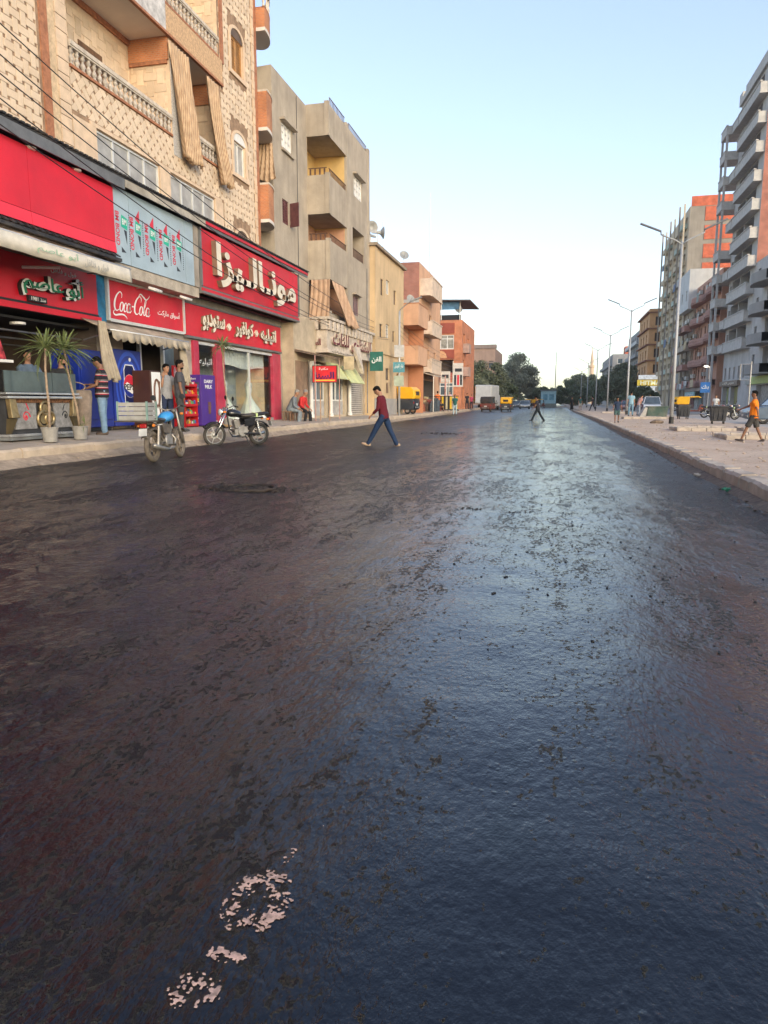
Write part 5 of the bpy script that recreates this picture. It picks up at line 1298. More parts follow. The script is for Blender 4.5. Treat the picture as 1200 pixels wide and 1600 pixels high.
for k in range(NF):
    z = Z0+FH*k
    mb = MB(); mb.box(RXP-.85,RXP-.70,88.1,97.5,z-.05,z+.95); mb.box(RXP-.699,RXP,88.1,88.25,z-.05,z+.95); mb.box(RXP-.699,RXP,97.35,97.5,z-.05,z+.95); mb.box(RXP-.69,RXP-.01,88.26,97.34,z,z+.12)
    mb.box(RXP-.93,RXP-.68,88.02,97.58,z+.95,z+1.06); mb.box(RXP-.91,RXP,88.04,97.56,z-.2,z-.06); mb.build('balcony', BALG, tw)
    mb = MB(); mb.box(RXP-.9,RXP-.78,97.6,100.4,z-.05,z+.85); mb.box(RXP-.779,RXP-.01,97.6,100.4,z-.04,z+.1); mb.box(RXP-.95,RXP-.76,97.6,100.4,z+.85,z+.95); mb.build('balcony', BALG, tw) if k % 2 == 1 or k == 0 else None
    mb = MB(); mb.box(RXP-1.5,RXP-1.37,100.6,103.6,z-.05,z+.95); mb.box(RXP-1.369,RXP+2,100.6,100.73,z-.05,z+.95); mb.box(RXP-1.369,RXP+2,103.47,103.6,z-.05,z+.95); mb.box(RXP-1.36,RXP+2,100.74,103.46,z,z+.12); mb.box(RXP-1.56,RXP-1.33,100.55,103.65,z+.95,z+1.04); mb.build('balcony', BALG, tw) if k not in (5,) else None
    mb = MB(); mb.box(RXP+2.12,RXP+2.17,90.6,91.9,z+.2,z+2.3); mb.build('door_shade_sheet', mat('painted_shade_black', (.012,.012,.012), .9, .1), tw)  # near-black sheet painted as the shade inside the empty doorway
    mb = MB(); RF.box(mb, 98.92,99.78,z+.97,z+2.18,-.45,-.42); mb.build('window_shade_sheet', mat('painted_shade_black'), tw)  # black sheet stands in for the shade in the window hole
for y in (100.7, 103.3):
    mb = MB(); mb.box(RXP-1.45,RXP-1.2,y,y+.2,.2,Z0+FH*9.2); mb.build('pillar', GRC, tw)
for (y0, y1, h) in ((87.9, 97.5, 1.3), (97.5, 99, .7), (99,100.5,1.3)):
    mb = MB(); mb.box(RXP-.3,RXP+.1,y0,y1-.02,36.6,36.6+h); mb.build('roof_parapet', BALG, tw)
mb = MB(); RF.box(mb, 91.0, 100.4, 3.15, 3.75, .0, .35); sgn = mb.build('shop_fascia', mat('brown_sign_fascia', (.26,.20,.15), .7, .3, 3), tw)
letters('fascia_lettering', arabic('معرض الأثاث'.replace('لأ','ل')), RF, 92.5, 98.5, 3.25, 3.65, .352, mat('cream_letter_face'), sgn, .02, .03, flip=True)
for i, (y0, y1, c) in enumerate(((92.05,92.9,(.42,.46,.46)),(93,94.0,(.5,.36,.1)),(94.1,95.4,(.30,.28,.12)),(97,98.2,(.5,.44,.2)),(98.6,99.6,(.32,.33,.15)),(99.65,99.85,(.46,.5,.5)))):
    mb = MB(); RF.box(mb, y0, y1, .2, 3.0, -.5, -.42); mb.build('hanging_curtain', mat('shop_cloth_%d' % i, c, .8, .2, 2), tw)
# grey neighbour at the edge of the picture
nb = thing('grey_corner_building', 'plain pale grey building with rounded balconies in front of the unfinished tower', 'building', (26, 80, .2), world_coords=True)
jh = [(85.6,86.6,4.9+3*k,6.3+3*k,.12) for k in range(4)] + [(80.5,82.5,4.3+3*k,6.8+3*k,.8) for k in range(4)] + [(74,84,.2,3.0,.6)]
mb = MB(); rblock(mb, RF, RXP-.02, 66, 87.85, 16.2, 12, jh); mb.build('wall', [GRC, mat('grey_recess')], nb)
for k in range(4):
    z = 4.0+3*k; n = 12; y0, y1 = 78.2, 84.0
    ring = [(RXP-.02, y0)] + [(RXP-1.3-.5*math.sin(math.pi*q/n), y0+(y1-y0)*q/n) for q in range(n+1)] + [(RXP-.02, y1)]
    mb = MB(); mb.prism([(x,y,z) for x,y in ring], (0,0,.16)); mb.build('balcony_slab', GRD, nb)
    mb = MB()
    for q in range(len(ring)-1):
        (a,b),(c,d) = ring[q], ring[q+1]; mb.prism([(a,b,z+.161),(c,d,z+.161),(c+.1,d,z+.161),(a+.1,b,z+.161)], (0,0,.85))
    mb.build('balcony_parapet', GRD, nb)
mb = MB(); RF.box(mb, 66, 85.5, 3.1, 3.9, .03, .3); sgn = mb.build('shop_sign_board', mat('lime_sign', (.42,.52,.16), .6, .1), nb)
mb = MB(); RF.box(mb, 85.6, 87.8, 3.1, 3.8, .03, .25); mb.build('shop_sign_board', mat('grey_sign', (.36,.36,.32), .6, .2), nb)
for i in range(3):
    mb = MB(); RF.box(mb, 74.2+3.2*i, 77.2+3.2*i, .2, 2.95, -.5, -.4); mb.build('shop_front', mat('pale_shopfront_%d' % i, [(.5,.46,.4),(.55,.55,.53),(.35,.33,.3)][i], .6, .35, 3), nb)
# pink building with wavy balconies
PNK = mat('salmon_render', (.54,.30,.215), .9, .1, .6, streak=.2); PNKD = mat('dusky_pink_balcony', (.42,.235,.19), .9, .12, 2)
pk = thing('salmon_building', 'salmon coloured building with wavy banded balconies left of the unfinished tower', 'building', (26, 116, .2), world_coords=True)
kh = [(y, y+1.1, 4.2+3.05*k, 6.0+3.05*k, .3) for k in range(5) for y in (106.8,110.3,113.4,116.6,119.8)]
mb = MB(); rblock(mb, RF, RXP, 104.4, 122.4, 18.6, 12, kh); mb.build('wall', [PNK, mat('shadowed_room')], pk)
for (a,b,c,d,dp) in kh: window(pk, RF, a,b,c,d,-.15,1,mat('brown_metal_door'),mat('dark_pane'),.12)
for k in range(5):
    z = 3.35+3.05*k; n = 24
    ring = [(RXP, 104.8)] + [(RXP-1.0-.35*math.sin(2*math.pi*q/n*1.5+.6), 104.8+17.2*q/n) for q in range(n+1)] + [(RXP, 122)]
    mb = MB()
    for (za, zb, ex) in ((z,z+.14,0),(z+.20,z+.52,.06),(z+.58,z+.95,.0)):
        mb.prism([(x-ex if x < RXP else x, y, za) for x, y in ring], (0,0,zb-za))
    mb.prism([(x+.1 if x < RXP else x, y, z+.141) for x, y in ring], (0,0,.7))
    mb.build('wavy_balcony', PNKD, pk)
mb = MB(); RF.box(mb, 109, 122, 2.75, 3.25, .02, 1.0); mb.build('shop_canopy', mat('grey_brown_canopy', (.30,.24,.2), .8, .2), pk)
mb = MB(); RF.box(mb, 113.5, 121.5, 1.9, 2.7, .9, 1.05); sgn = mb.build('shop_sign_board', mat('pale_teal_sign', (.30,.48,.48), .6, .15), pk)
letters('sign_lettering', arabic('صيدلية الشفاء'.replace('ء','')), RF, 114.5, 120.5, 2.05, 2.6, 1.052, INKW, sgn, .02, .02, flip=True)
for i in range(4):
    mb = MB(); RF.box(mb, 109.2+3.3*i, 112+3.3*i, .2, 2.7, .0, .06); mb.build('shop_front', mat('shutter_grey_%d' % i, [(.4,.38,.35),(.24,.3,.3),(.42,.42,.4),(.2,.07,.06)][i], .6, .3, 2), pk)
# narrow white fronted building
nw = thing('white_topped_building', 'narrow stained building with a white painted upper box beside the salmon building', 'building', (26, 127, .2), world_coords=True)
lh = [(124,125.4,4+3*k,5.6+3*k,.4) for k in range(4)] + [(128,129.4,4+3*k,5.6+3*k,.4) for k in range(4)]
mb = MB(); rblock(mb, RF, RXP-.3, 122.5, 132, 15.6, 12, lh); mb.build('wall', [mat('stained_tan_render', (.48,.40,.32), .9, .2, .7, streak=.4), mat('shadowed_room')], nw)
WHB = mat('chalky_white_render', (.62,.62,.60), .9, .08, .6, streak=.15)
mb = MB(); wall(mb, RX(RXP-1.2), 122.6, 131.8, 15.61, 21.6, [(124,125.2,17,18.6,.2),(128,129.2,17,18.6,.2)]); mb.quad((RXP-1.2,122.6,15.61),(RXP+8,122.6,15.61),(RXP+8,122.6,21.6),(RXP-1.2,122.6,21.6)); mb.quad((RXP-1.2,122.6,15.61),(RXP-1.2,131.8,15.61),(RXP+4,131.8,15.61),(RXP+4,122.6,15.61)); mb.quad((RXP-1.2,122.6,21.6),(RXP-1.2,131.8,21.6),(RXP+8,131.8,21.6),(RXP+8,122.6,21.6)); mb.build('white_box', WHB, nw)
for k in range(4):
    mb = MB(); mb.box(RXP-1.5,RXP-1.38,122.8,131.5,3.2+3*k,4.1+3*k); mb.box(RXP-1.379,RXP-.3,122.8,131.5,3.2+3*k,3.34+3*k); mb.box(RXP-1.379,RXP-.3,122.8,122.9,3.35+3*k,4.1+3*k); mb.build('balcony', [WHB, PNKD, MATS['stained_tan_render'], PNKD][k], nw)
    f_ = curtain(nw, RX(RXP-1.45), (126,128.5,6.0+3*k-.2), (126,128.8,4.2+3*k-.2), .03, .15, mat('grey_balcony_awning', (.36,.35,.32), .9, .2, 2), 4, .06, name='balcony_cloth', seed=k) if k < 3 else None
# tall beige block with brick flank
tb = thing('tall_beige_block', 'tall beige apartment block with red brick infill panels on its bare concrete flank', 'building', (26, 147, .2), world_coords=True)
BEI = mat('pale_beige_render', (.60,.50,.36), .9, .1, .6, streak=.25)
XB = RXP; BFr = RX(XB)
mh = []
for k in range(10):
    z = 3.6+3*k
    mh += [(136+5.2*i, 138.2+5.2*i, z, z+1.9, .9) for i in range(5)]
mb = MB(); wall(mb, BFr, 134, 162, .1, 33.6, mh, 0, mback=1); mb.quad((XB,162,.1),(XB+15,162,.1),(XB+15,162,33.6),(XB,162,33.6)); mb.quad((XB,134,33.6),(XB,162,33.6),(XB+15,162,33.6),(XB+15,134,33.6)); mb.build('wall', [BEI, mat('shadowed_room')], tb)
mb = MB(); mb.quad((XB,134,.1),(XB+15,134,.1),(XB+15,134,33.6),(XB,134,33.6)); mb.build('flank', mat('flank_concrete', (.30,.265,.22), .95, .15, .4, streak=.3), tb)
RBK = brickmat('flank_red_brick', (.55,.12,.05), (.47,.10,.045), (.45,.25,.18), .5, .2, 'Y', .3)
for k in range(10):
    mb = MB(); mb.box(XB+2.4,XB+14.5,133.9,133.98,4.2+3*k,6.45+3*k); mb.build('brick_panel', RBK, tb)
mb = MB(); mb.box(XB+.2,XB+15,133.95,134.3,33.6,35.2); mb.build('roof_brick_parapet', RBK, tb)
for k in range(10):
    z = 3.6+3*k
    for i in range(5):
        mb = MB(); y = 135.7+5.2*i; mb.box(XB-.8,XB-.68,y,y+2.8,z-.15,z+.7); mb.box(XB-.679,XB,y,y+.1,z-.15,z+.7); mb.box(XB-.679,XB,y+2.7,y+2.8,z-.15,z+.7); mb.box(XB-.67,XB-.01,y+.11,y+2.69,z-.14,z); mb.build('balcony', BEI if (i+k) % 3 else mat('mint_balcony', (.40,.47,.40), .8, .1), tb)
for i in range(6):
    mb = MB(); mb.box(XB-.85,XB-.6,134.6+5.2*i,134.95+5.2*i,.2,34.2+(.8 if i % 2 else 0)); mb.build('pilaster', mat('brown_grey_pilaster', (.34,.29,.24), .9, .1) if i % 2 else BEI, tb)
r = random.Random(21)
for k in range(34):
    t0, x0, lo, hi, zs = r.choice([(pk, RXP, 110, 121, [4.4+3.05*q for q in range(5)]), (nw, RXP-.3, 123, 131, [4.2+3*q for q in range(4)]), (tb, XB, 135, 160, [4+3*q for q in range(10)])])
    y, z = r.uniform(lo, hi), r.choice(zs)
    mb = MB(); mb.box(x0-.42, x0-.02, y, y+.85, z+.5, z+1.05); mb.build('air_conditioner', mat('aged_white_unit', (.52,.50,.46), .6, .15), t0)
    if k % 2:
        w = r.uniform(1.2,2.6); y = r.uniform(lo, hi); o = curtain(t0, RX(x0-1.55 if t0 is not tb else x0-.85), (y,y+w,z+.0), (y+.05,y+w-.05,z-r.uniform(.8,1.5)), 0, .04, mat('laundry_%d' % (k % 5), [(.5,.48,.45),(.16,.2,.3),(.42,.2,.16),(.3,.33,.3),(.5,.4,.25)][k % 5], .9, .15), 3, .04, name='hanging_laundry', seed=k)
for (t0, x0, y) in ((pk, RXP, 111.8), (pk, RXP, 118.6), (nw, RXP-.3, 126.6), (tb, XB, 140.5), (tb, XB, 151)):
    mb = MB(); mb.tube([(x0-.06, y, .3), (x0-.06, y, 15)], .06, 6); mb.build('drain_pipe', mat('rusty_sheet'), t0)
# orange tan block
on = thing('tan_orange_block', 'six storey tan orange apartment block with brown floor bands', 'building', (26, 175, .2), world_coords=True)
ORT = mat('tan_orange_render', (.66,.38,.19), .9, .1, .6); BRB = mat('brown_band', (.28,.13,.08), .9, .1)
nh = [(168+5*i,170+5*i,3.8+3.3*k,5.6+3.3*k,.6) for k in range(5) for i in range(5)]
OFr = RX(RXP)
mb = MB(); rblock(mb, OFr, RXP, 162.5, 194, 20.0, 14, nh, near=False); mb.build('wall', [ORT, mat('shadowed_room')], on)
XN = RXP-2.2
mb = MB(); wall(mb, FY(163), XN, RXP+14, .1, 20.6, [(XN+1.2+3.2*i,XN+2.9+3.2*i,4.0+3.3*k,5.8+3.3*k,.5) for k in range(5) for i in range(4)], 0, mback=1); wall(mb, RX(XN), 163, 182, .1, 20.6, [(166+5*i,168+5*i,3.8+3.3*k,5.6+3.3*k,.6) for k in range(5) for i in range(3)], 0, mback=1); mb.quad((XN,163,20.6),(RXP+14,163,20.6),(RXP+14,182,20.6),(XN,182,20.6)); mb.quad((XN,182,.1),(RXP,182,.1),(RXP,182,20.6),(XN,182,20.6)); mb.build('corner_wall', [ORT, mat('shadowed_room')], on)
for k in range(6):
    z = 3.2+3.3*k; mb = MB(); mb.box(XN-.5,RXP+14,162.5,163-.01,z,z+.25); mb.box(XN-.5,XN-.01,163,182.4,z,z+.25); mb.build('floor_band', BRB, on)
for k in range(5):
    z = 3.5+3.3*k; mb = MB(); mb.box(XN+5,XN+10.5,162.0,162.1,z,z+.95); mb.box(XN+5,XN+10.5,162.11,162.9,z-.04,z+.08); mb.build('balcony', ORT, on)
    mb = MB(); mb.box(XN+3.6,XN+4.5,162.3,162.7,z+.9,z+1.5); mb.build('air_conditioner', WHITE, on)
mb = MB(); mb.box(XN+4,XN+8,166,170,20.6,22.4); mb.build('roof_hut', ORT, on)
# lit shop sign below
ls = thing('lit_shop_sign', 'glowing yellow and white shop sign at the foot of the tan orange block', 'sign', (19, 160, 4), world_coords=True)
LSF = FY(160)
mb = MB(); LSF.box(mb, 16.5, 22.5, 5.9, 6.8, -.1, .05); mb.build('upper_board', mat('lit_white_sign', (.8,.8,.78), .4, .2, 1.5, emit=.25), ls)
mb = MB(); LSF.box(mb, 16.3, 22.5, 4.6, 5.8, -.1, .05); mb.build('middle_board', mat('lit_yellow_sign', (.75,.52,.06), .4, .3, 1.2, emit=.25), ls)
letters('sign_lettering', 'HITMAC', LSF, 16.9, 21.8, 4.75, 5.65, .055, mat('lit_cream', (.85,.82,.6), .4, .1, emit=.25), ls, .03, .02)
mb = MB(); LSF.box(mb, 16.3, 22.5, 3.2, 4.5, -.1, .05); mb.build('lower_board', mat('lit_white_sign'), ls)
mb = MB(); mb.tube([(17,160.1,.1),(17,160.1,6.8)], .08, 6); mb.build('post', STEEL, ls); mb = MB(); mb.tube([(21.8,160.1,.1),(21.8,160.1,6.8)], .08, 6); mb.build('post', STEEL, ls)
mb = MB(); mb.lathe([(1.1,-.15),(1.25,-.1),(1.25,.1),(1.1,.15)], (23.6,160,4.4), 20, axis='Y'); mb.build('round_board', mat('pale_teal_sign'), ls)
# further blocks
GRB = mat('far_grey_render', (.34,.33,.32), .9, .12, .5)  # one even mid grey for the farther blocks
fb = [('grey_apartment_block','grey apartment block with a brick top floor beyond the tan orange block', RXP-.4, 196, 228, 19.6, GRB, 5),
      ('far_grey_block','low wide grey block half hidden by median trees', RXP-3.5, 246, 300, 16.5, GRB, 4),
      ('far_tan_block','small tan house roof showing above the median trees', RXP-2, 305, 350, 11.0, ORT, 2)]
for (nm, lb, x, y0, y1, z1, m_, nf) in fb:
    t_ = thing(nm, lb, 'building', (x+6, (y0+y1)/2, .2), world_coords=True)
    fr = RX(x); hs = [(y0+2+i*(y1-y0-4)/6, y0+4+i*(y1-y0-4)/6, 3.8+3.2*k, 5.6+3.2*k, .6) for k in range(nf) for i in range(6)]
    ns = [(x+1.5+3.2*i, x+3.2+3.2*i, 3.8+3.2*k, 5.6+3.2*k, .5) for k in range(nf) for i in range(4)]
    mb = MB(); rblock(mb, fr, x, y0, y1, z1, 15, hs, near=False); wall(mb, FY(y0), x, x+15, .1, z1, ns, 0, mback=1); mb.build('wall', [m_, mat('shadowed_room')], t_)
    for (a,b,c,d,dp) in ns: window(t_, FY(y0), a,b,c,d,-.2,1,WHITE,GLASS,.15)
    for k in range(nf):
        mb = MB(); mb.box(x-1,x-.85,y0+.5,y1-.5,3.1+3.2*k,4.0+3.2*k); mb.box(x-.849,x,y0+.5,y1-.5,3.1+3.2*k,3.25+3.2*k); mb.build('balcony', m_ if k % 2 else WHB, t_)
    mb = MB(); mb.box(x+4,x+9,y0+2,y0+9,z1,z1+2.6); mb.build('roof_hut', RBK, t_)
# minaret far away
mn = thing('minaret', 'slim pale minaret with a pointed top far down the road', 'minaret', (27, 620, 0))
mb = MB(); mb.lathe([(2.4,0),(2.4,16),(3.0,16.5),(3.0,18),(1.8,18.2),(1.8,29),(2.4,29.5),(2.4,31),(1.2,31.2)], n=12); mb.build('shaft', mat('pale_sandstone', (.62,.45,.30), .85, .1), mn)  # plain pale sand colour, same on shaft and spire
mb = MB(); mb.lathe([(1.2,31.2),(1.3,34),(1.0,38),(.3,43),(.02,49)], n=12); mb.build('spire', mat('pale_sandstone'), mn)
# ---------------------------------------------------------------- people
SKINS = {'tan': mat('skin_tan', (.36,.19,.115), .55, .08, 20), 'brown': mat('skin_brown', (.22,.11,.065), .55, .08, 20)}
HAIRK = mat('black_hair', (.007,.006,.0055), .75, .3, 60, bump=.5, bscale=150, spec=.12)
HAIRG = mat('grey_hair', (.30,.28,.26), .7, .3, 60, bump=.4, bscale=150)
EYEM = mat('dark_eye', (.015,.012,.01), .3, .1)
SHOE_M = {}
def fabric(name, col, rough=.85): return mat('fabric_'+name, col, rough, .12, 14, bump=.35, bscale=22)
def remesh(mb, voxel, smooth=3, noise_amp=0.0, nscale=7.0, seed=0):
    me = bpy.data.meshes.new('tmp'); me.from_pydata([tuple(v) for v in mb.v], [], mb.f)
    bm = bmesh.new(); bm.from_mesh(me); bmesh.ops.recalc_face_normals(bm, faces=bm.faces); bm.to_mesh(me); bm.free()
    o = bpy.data.objects.new('tmp', me); TMP.collection.objects.link(o)
    r = o.modifiers.new('r', 'REMESH'); r.mode = 'VOXEL'; r.voxel_size = voxel; r.adaptivity = 0
    if smooth:
        s = o.modifiers.new('s', 'SMOOTH'); s.iterations = smooth; s.factor = .5
    TMP.view_layers[0].update(); ev = o.evaluated_get(TMP.view_layers[0].depsgraph); out = bpy.data.meshes.new_from_object(ev)
    bpy.data.objects.remove(o); bpy.data.meshes.remove(me)
    if noise_amp:
        out.update()
        for v in out.vertices:
            p = v.co*nscale + Vector((seed*3.1, 0, 0)); p.z *= .7
            v.co += v.normal*noise_amp*(mnoise.noise(p)+.5*mnoise.noise(p*2.3))
    return out
def eloft(mb, rings, n=18):
    """rings: (centre, xaxis, yaxis, rx, ry)"""
    vs_ = []
    for c, ax, ay, rx, ry in rings:
        for j in range(n):
            a = 2*math.pi*j/n; vs_.append(Vector(c)+ax*(rx*math.cos(a))+ay*(ry*math.sin(a)))
    k = len(rings); fs = [(i*n+j, i*n+(j+1) % n, (i+1)*n+(j+1) % n, (i+1)*n+j) for i in range(k-1) for j in range(n)]
    fs += [tuple(range(n))[::-1], tuple(range((k-1)*n, k*n))]
    mb.add(vs_, fs)
def ellip(mb, c, r, M=None, n=14, m=9):
    M = M or Matrix.Identity(3); vs_ = []; c = Vector(c)
    for i in range(1, m):
        p = math.pi*i/m
        for j in range(n):
            a = 2*math.pi*j/n; vs_.append(c + M @ Vector((r[0]*math.sin(p)*math.cos(a), r[1]*math.sin(p)*math.sin(a), r[2]*math.cos(p))))
    fs = [(i*n+j, (i+1)*n+j, (i+1)*n+(j+1) % n, i*n+(j+1) % n) for i in range(m-2) for j in range(n)]
    t0 = len(vs_); vs_ += [c + M @ Vector((0,0,r[2])), c + M @ Vector((0,0,-r[2]))]
    fs += [(t0, j, (j+1) % n) for j in range(n)] + [(t0+1, (m-2)*n+(j+1) % n, (m-2)*n+j) for j in range(n)]
    mb.add(vs_, fs)
def person(label, loc, heading, H=1.73, lean=0, legs=((0,3,0),(0,3,0)), arms=((0,8,10),(0,8,10)), head=(0,0), top='tshirt', bottom='trousers', tcol=(.3,.3,.3), bcol=(.05,.06,.09),
           skin='tan', hair=HAIRK, shoe=(.03,.03,.03), stripes=None, far=False, group=None, sit=None, stout=1.0, beard=False, cap=None, gown=None, armyaw=(0,0), seed=0):
    """heading: world angle of the facing direction, degrees clockwise from +Y. legs: (hip forward, abduct, knee) right, left. arms: (forward, abduct, elbow)"""
    t_ = thing('person', label, 'person', loc, -R(heading), group)
    s = H/1.75; vox = .03 if far else .017
    up = Vector((0,0,1)); X_ = Vector((1,0,0))
    # legs
    hipw, thigh, shin, foot = .095*s, .43*s, .42*s, .085*s
    leg = []
    for k, sg in ((0,1),(1,-1)):
        a, ab, kn = [R(q) for q in legs[k]]
        d1 = Vector((math.sin(ab)*sg, math.sin(a)*math.cos(ab), -math.cos(a)*math.cos(ab)))
        a2 = a-kn; d2 = Vector((math.sin(ab)*sg*.6, math.sin(a2), -math.cos(a2))).normalized()
        leg.append((sg, d1, d2, a2))
    low = min(( (d1*thigh+d2*shin).z - foot*(1 if abs(a2) < .3 else .7)) for _, d1, d2, a2 in leg)
    pz = -low if sit is None else sit
    P0 = Vector((0,0,pz))
    ln = R(lean); Yt = Vector((0, math.cos(ln), -math.sin(ln))); Zt = Vector((0, math.sin(ln), math.cos(ln)))
    body = MB(); shirt = MB(); trou = MB(); shoes = []
    # torso
    sec = [(-.06,.150,.105),(.02,.165,.115),(.14,.148,.105),(.28,.160,.112),(.40,.182,.115),(.48,.175,.095),(.525,.10,.07),(.56,.062,.06),(.64,.056,.058)]
    eloft(body, [(P0+Zt*(z*s), X_, Yt, rx*s*(stout if z < .35 else 1)*.94, ry*s*(stout if z < .35 else 1)*.94) for z, rx, ry in sec])
    if top:
        ts = [(-.10,.178,.132),(.02,.178,.132),(.14,.168,.125),(.28,.175,.128),(.40,.195,.128),(.475,.180,.105),(.52,.105,.082),(.545,.075,.072)]
        eloft(shirt, [(P0+Zt*(z*s), X_, Yt, rx*s*(stout if z < .35 else 1), ry*s*(stout if z < .35 else 1)) for z, rx, ry in ts], 22)
    eloft(trou, [(P0+Vector((0,0,z*s)), X_, Vector((0,1,0)), rx*s*stout, ry*s*stout) for z, rx, ry in ((-.12,.150,.115),(-.04,.170,.128),(.05,.168,.122),(.11,.155,.112))])
    # legs
    for (sg, d1, d2, a2) in leg:
        hp = P0+Vector((sg*hipw,0,-.02*s)); kn = hp+d1*thigh; an = kn+d2*shin
        body.tube([hp, hp.lerp(kn,.5), kn, kn.lerp(an,.35), an], [.078*s,.068*s,.052*s,.052*s,.034*s], 12)
        end = 1.0 if bottom in ('trousers',) else (.35 if bottom == 'shorts' else 1)
        if bottom == 'trousers':
            trou.tube([hp+d1*-.03, hp.lerp(kn,.5), kn, kn.lerp(an,.5), an+d2*.03*s], [.100*s,.090*s,.074*s,.068*s,.062*s], 14)
        elif bottom == 'shorts':
            trou.tube([hp+d1*-.03, hp.lerp(kn,.5), hp.lerp(kn,.92)], [.105*s,.100*s,.098*s], 14)
        # foot
        fy = Vector((sg*.12, math.cos(a2*.55), math.sin(a2*.55) if a2 > -.25 else math.sin(a2*.8))).normalized()
        fz = Vector((0,0,1)) if abs(a2) < .2 else Vector((0,-fy.z,fy.y)).normalized()
        fx = fy.cross(fz).normalized(); M = Matrix((fx, fy, fz)).transposed()
        sole = an - fz*(foot*.75)
        ellip(body, sole+fy*.06*s+fz*.028*s, (.036*s,.11*s,.034*s), M)
        sm = MB(); ellip(sm, sole+fy*.062*s+fz*.022*s, (.048*s,.135*s,.045*s), M); ellip(sm, sole+fy*-.02*s+fz*.04*s, (.043*s,.065*s,.055*s), M)
        # flatten the sole
        sv = []
        for v in sm.v:
            h = (Vector(v)-sole).dot(fz); q = Vector(v)
            if h < -.008*s: q = q - fz*(h+.008*s)
            sv.append(q)
        sm.v = sv; shoes.append(sm)
    # arms
    hands = MB()
    for k, sg in ((0,1),(1,-1)):
        a, ab, el = [R(q) for q in arms[k]]
        sh = P0+Zt*(.455*s)+X_*(sg*.185*s)
        d1 = (Yt*math.sin(a)*math.cos(ab) - Zt*math.cos(a)*math.cos(ab) + X_*(sg*math.sin(ab))).normalized()
        yw = R(armyaw[k])
        a2 = a+el
        d2 = (Yt*math.sin(a2)*math.cos(yw) - Zt*math.cos(a2) + X_*(-sg*math.sin(a2)*math.sin(yw) + sg*math.sin(ab)*.4)).normalized()
        elb = sh+d1*.285*s; wr = elb+d2*.25*s
        body.tube([sh+Vector((-sg*.05*s,0,0)), sh, sh.lerp(elb,.5), elb, elb.lerp(wr,.3), wr], [.055*s,.052*s,.044*s,.037*s,.038*s,.026*s], 12)
        if top == 'tshirt': shirt.tube([sh-d1*.02*s+X_*(-sg*.05*s), sh, sh.lerp(elb,.62)], [.078*s,.072*s,.066*s], 14)
        elif top == 'long': shirt.tube([sh-d1*.02*s+X_*(-sg*.05*s), sh, sh.lerp(elb,.5), elb, elb.lerp(wr,.75)], [.078*s,.070*s,.060*s,.053*s,.044*s], 14)
        # hand: palm, four fingers, thumb
        side = d2.cross(Yt if abs(d2.dot(Yt)) < .8 else Zt).normalized(); pn = d2.cross(side).normalized()
        pc = wr+d2*.045*s
        M = Matrix((side, d2, pn)).transposed(); ellip(hands, pc, (.038*s,.055*s,.017*s), M, 10, 7)
        for q, (ln_, off) in enumerate(((.066,-.027),(.076,-.009),(.072,.009),(.058,.026))):
            b = pc+side*off*s+d2*.042*s; c1 = b+(d2*.9+pn*.35)*ln_*.5*s; c2 = c1+(d2*.55+pn*.8)*ln_*.45*s
            hands.tube([b-d2*.02*s, b, c1, c2], [.009*s,.009*s,.0085*s,.007*s], 6)
        tb = pc+side*(-.032*s)-d2*.015*s; hands.tube([tb, tb+(side*-.7+d2*.7)*.035*s, tb+(side*-.35+d2*1.1+pn*.4)*.062*s], [.012*s,.010*s,.008*s], 6)
    # head
    hp_, hy_ = R(head[0]), R(head[1])
    Mh = Matrix.Rotation(-hy_, 3, 'Z') @ Matrix.Rotation(-(hp_+ln*.5), 3, 'X')
    hb = P0+Zt*(.62*s); hc = hb + Mh @ Vector((0,.018*s,.105*s))
    body.tube([P0+Zt*(.5*s), hb+Mh @ Vector((0,0,.05*s))], [.060*s,.054*s], 12)
    ellip(body, hc, (.073*s,.092*s,.112*s), Mh); ellip(body, hc+Mh @ Vector((0,.030*s,-.068*s)), (.056*s,.062*s,.052*s), Mh)
    ellip(body, hc+Mh @ Vector((0,.094*s,-.012*s)), (.013*s,.022*s,.026*s), Mh, 8, 6)
    for sg in (1,-1): ellip(body, hc+Mh @ Vector((sg*.074*s,-.008*s,-.012*s)), (.012*s,.022*s,.032*s), Mh, 8, 6)
    me = remesh(body, vox, 2)
    if not far:
        # weld the hands on as part of the same mesh
        bm = bmesh.new(); bm.from_mesh(me); n0 = [bm.verts.new(v) for v in hands.v]
        for f in hands.f:
            try: bm.faces.new([n0[i] for i in f])
            except ValueError: pass
        bm.to_mesh(me); bm.free()
    else:
        bm = bmesh.new(); bm.from_mesh(me); n0 = [bm.verts.new(v) for v in hands.v]
        for f in hands.f:
            try: bm.faces.new([n0[i] for i in f])
            except ValueError: pass
        bm.to_mesh(me); bm.free()
    def add(nm, mesh, m_):
        mesh.name = nm; mesh.materials.clear(); mesh.materials.append(m_); mesh.polygons.foreach_set('use_smooth', [True]*len(mesh.polygons))
        o = bpy.data.objects.new(nm, mesh); COL.objects.link(o); o.parent = t_; return o
    add('body', me, SKINS[skin])
    if top: add('shirt', remesh(shirt, vox*1.1, 3, .010, 9, seed), stripes or fabric('%.2f_%.2f_%.2f' % tcol, tcol))
    if gown:
        trou = MB(); eloft(trou, [(P0+Vector((0,.02*s,z*s)), X_, Vector((0,1,0)), rx*s, ry*s) for z, rx, ry in gown], 22)
    add('trousers' if not gown else 'robe', remesh(trou, vox*1.1, 3, .010, 8, seed+5), fabric('%.2f_%.2f_%.2f' % bcol, bcol))
    for sm in shoes: 
        o = sm.build('shoe', mat('shoe_%.2f_%.2f_%.2f' % shoe, shoe, .6, .2), t_, smooth=True)
    hm = MB()
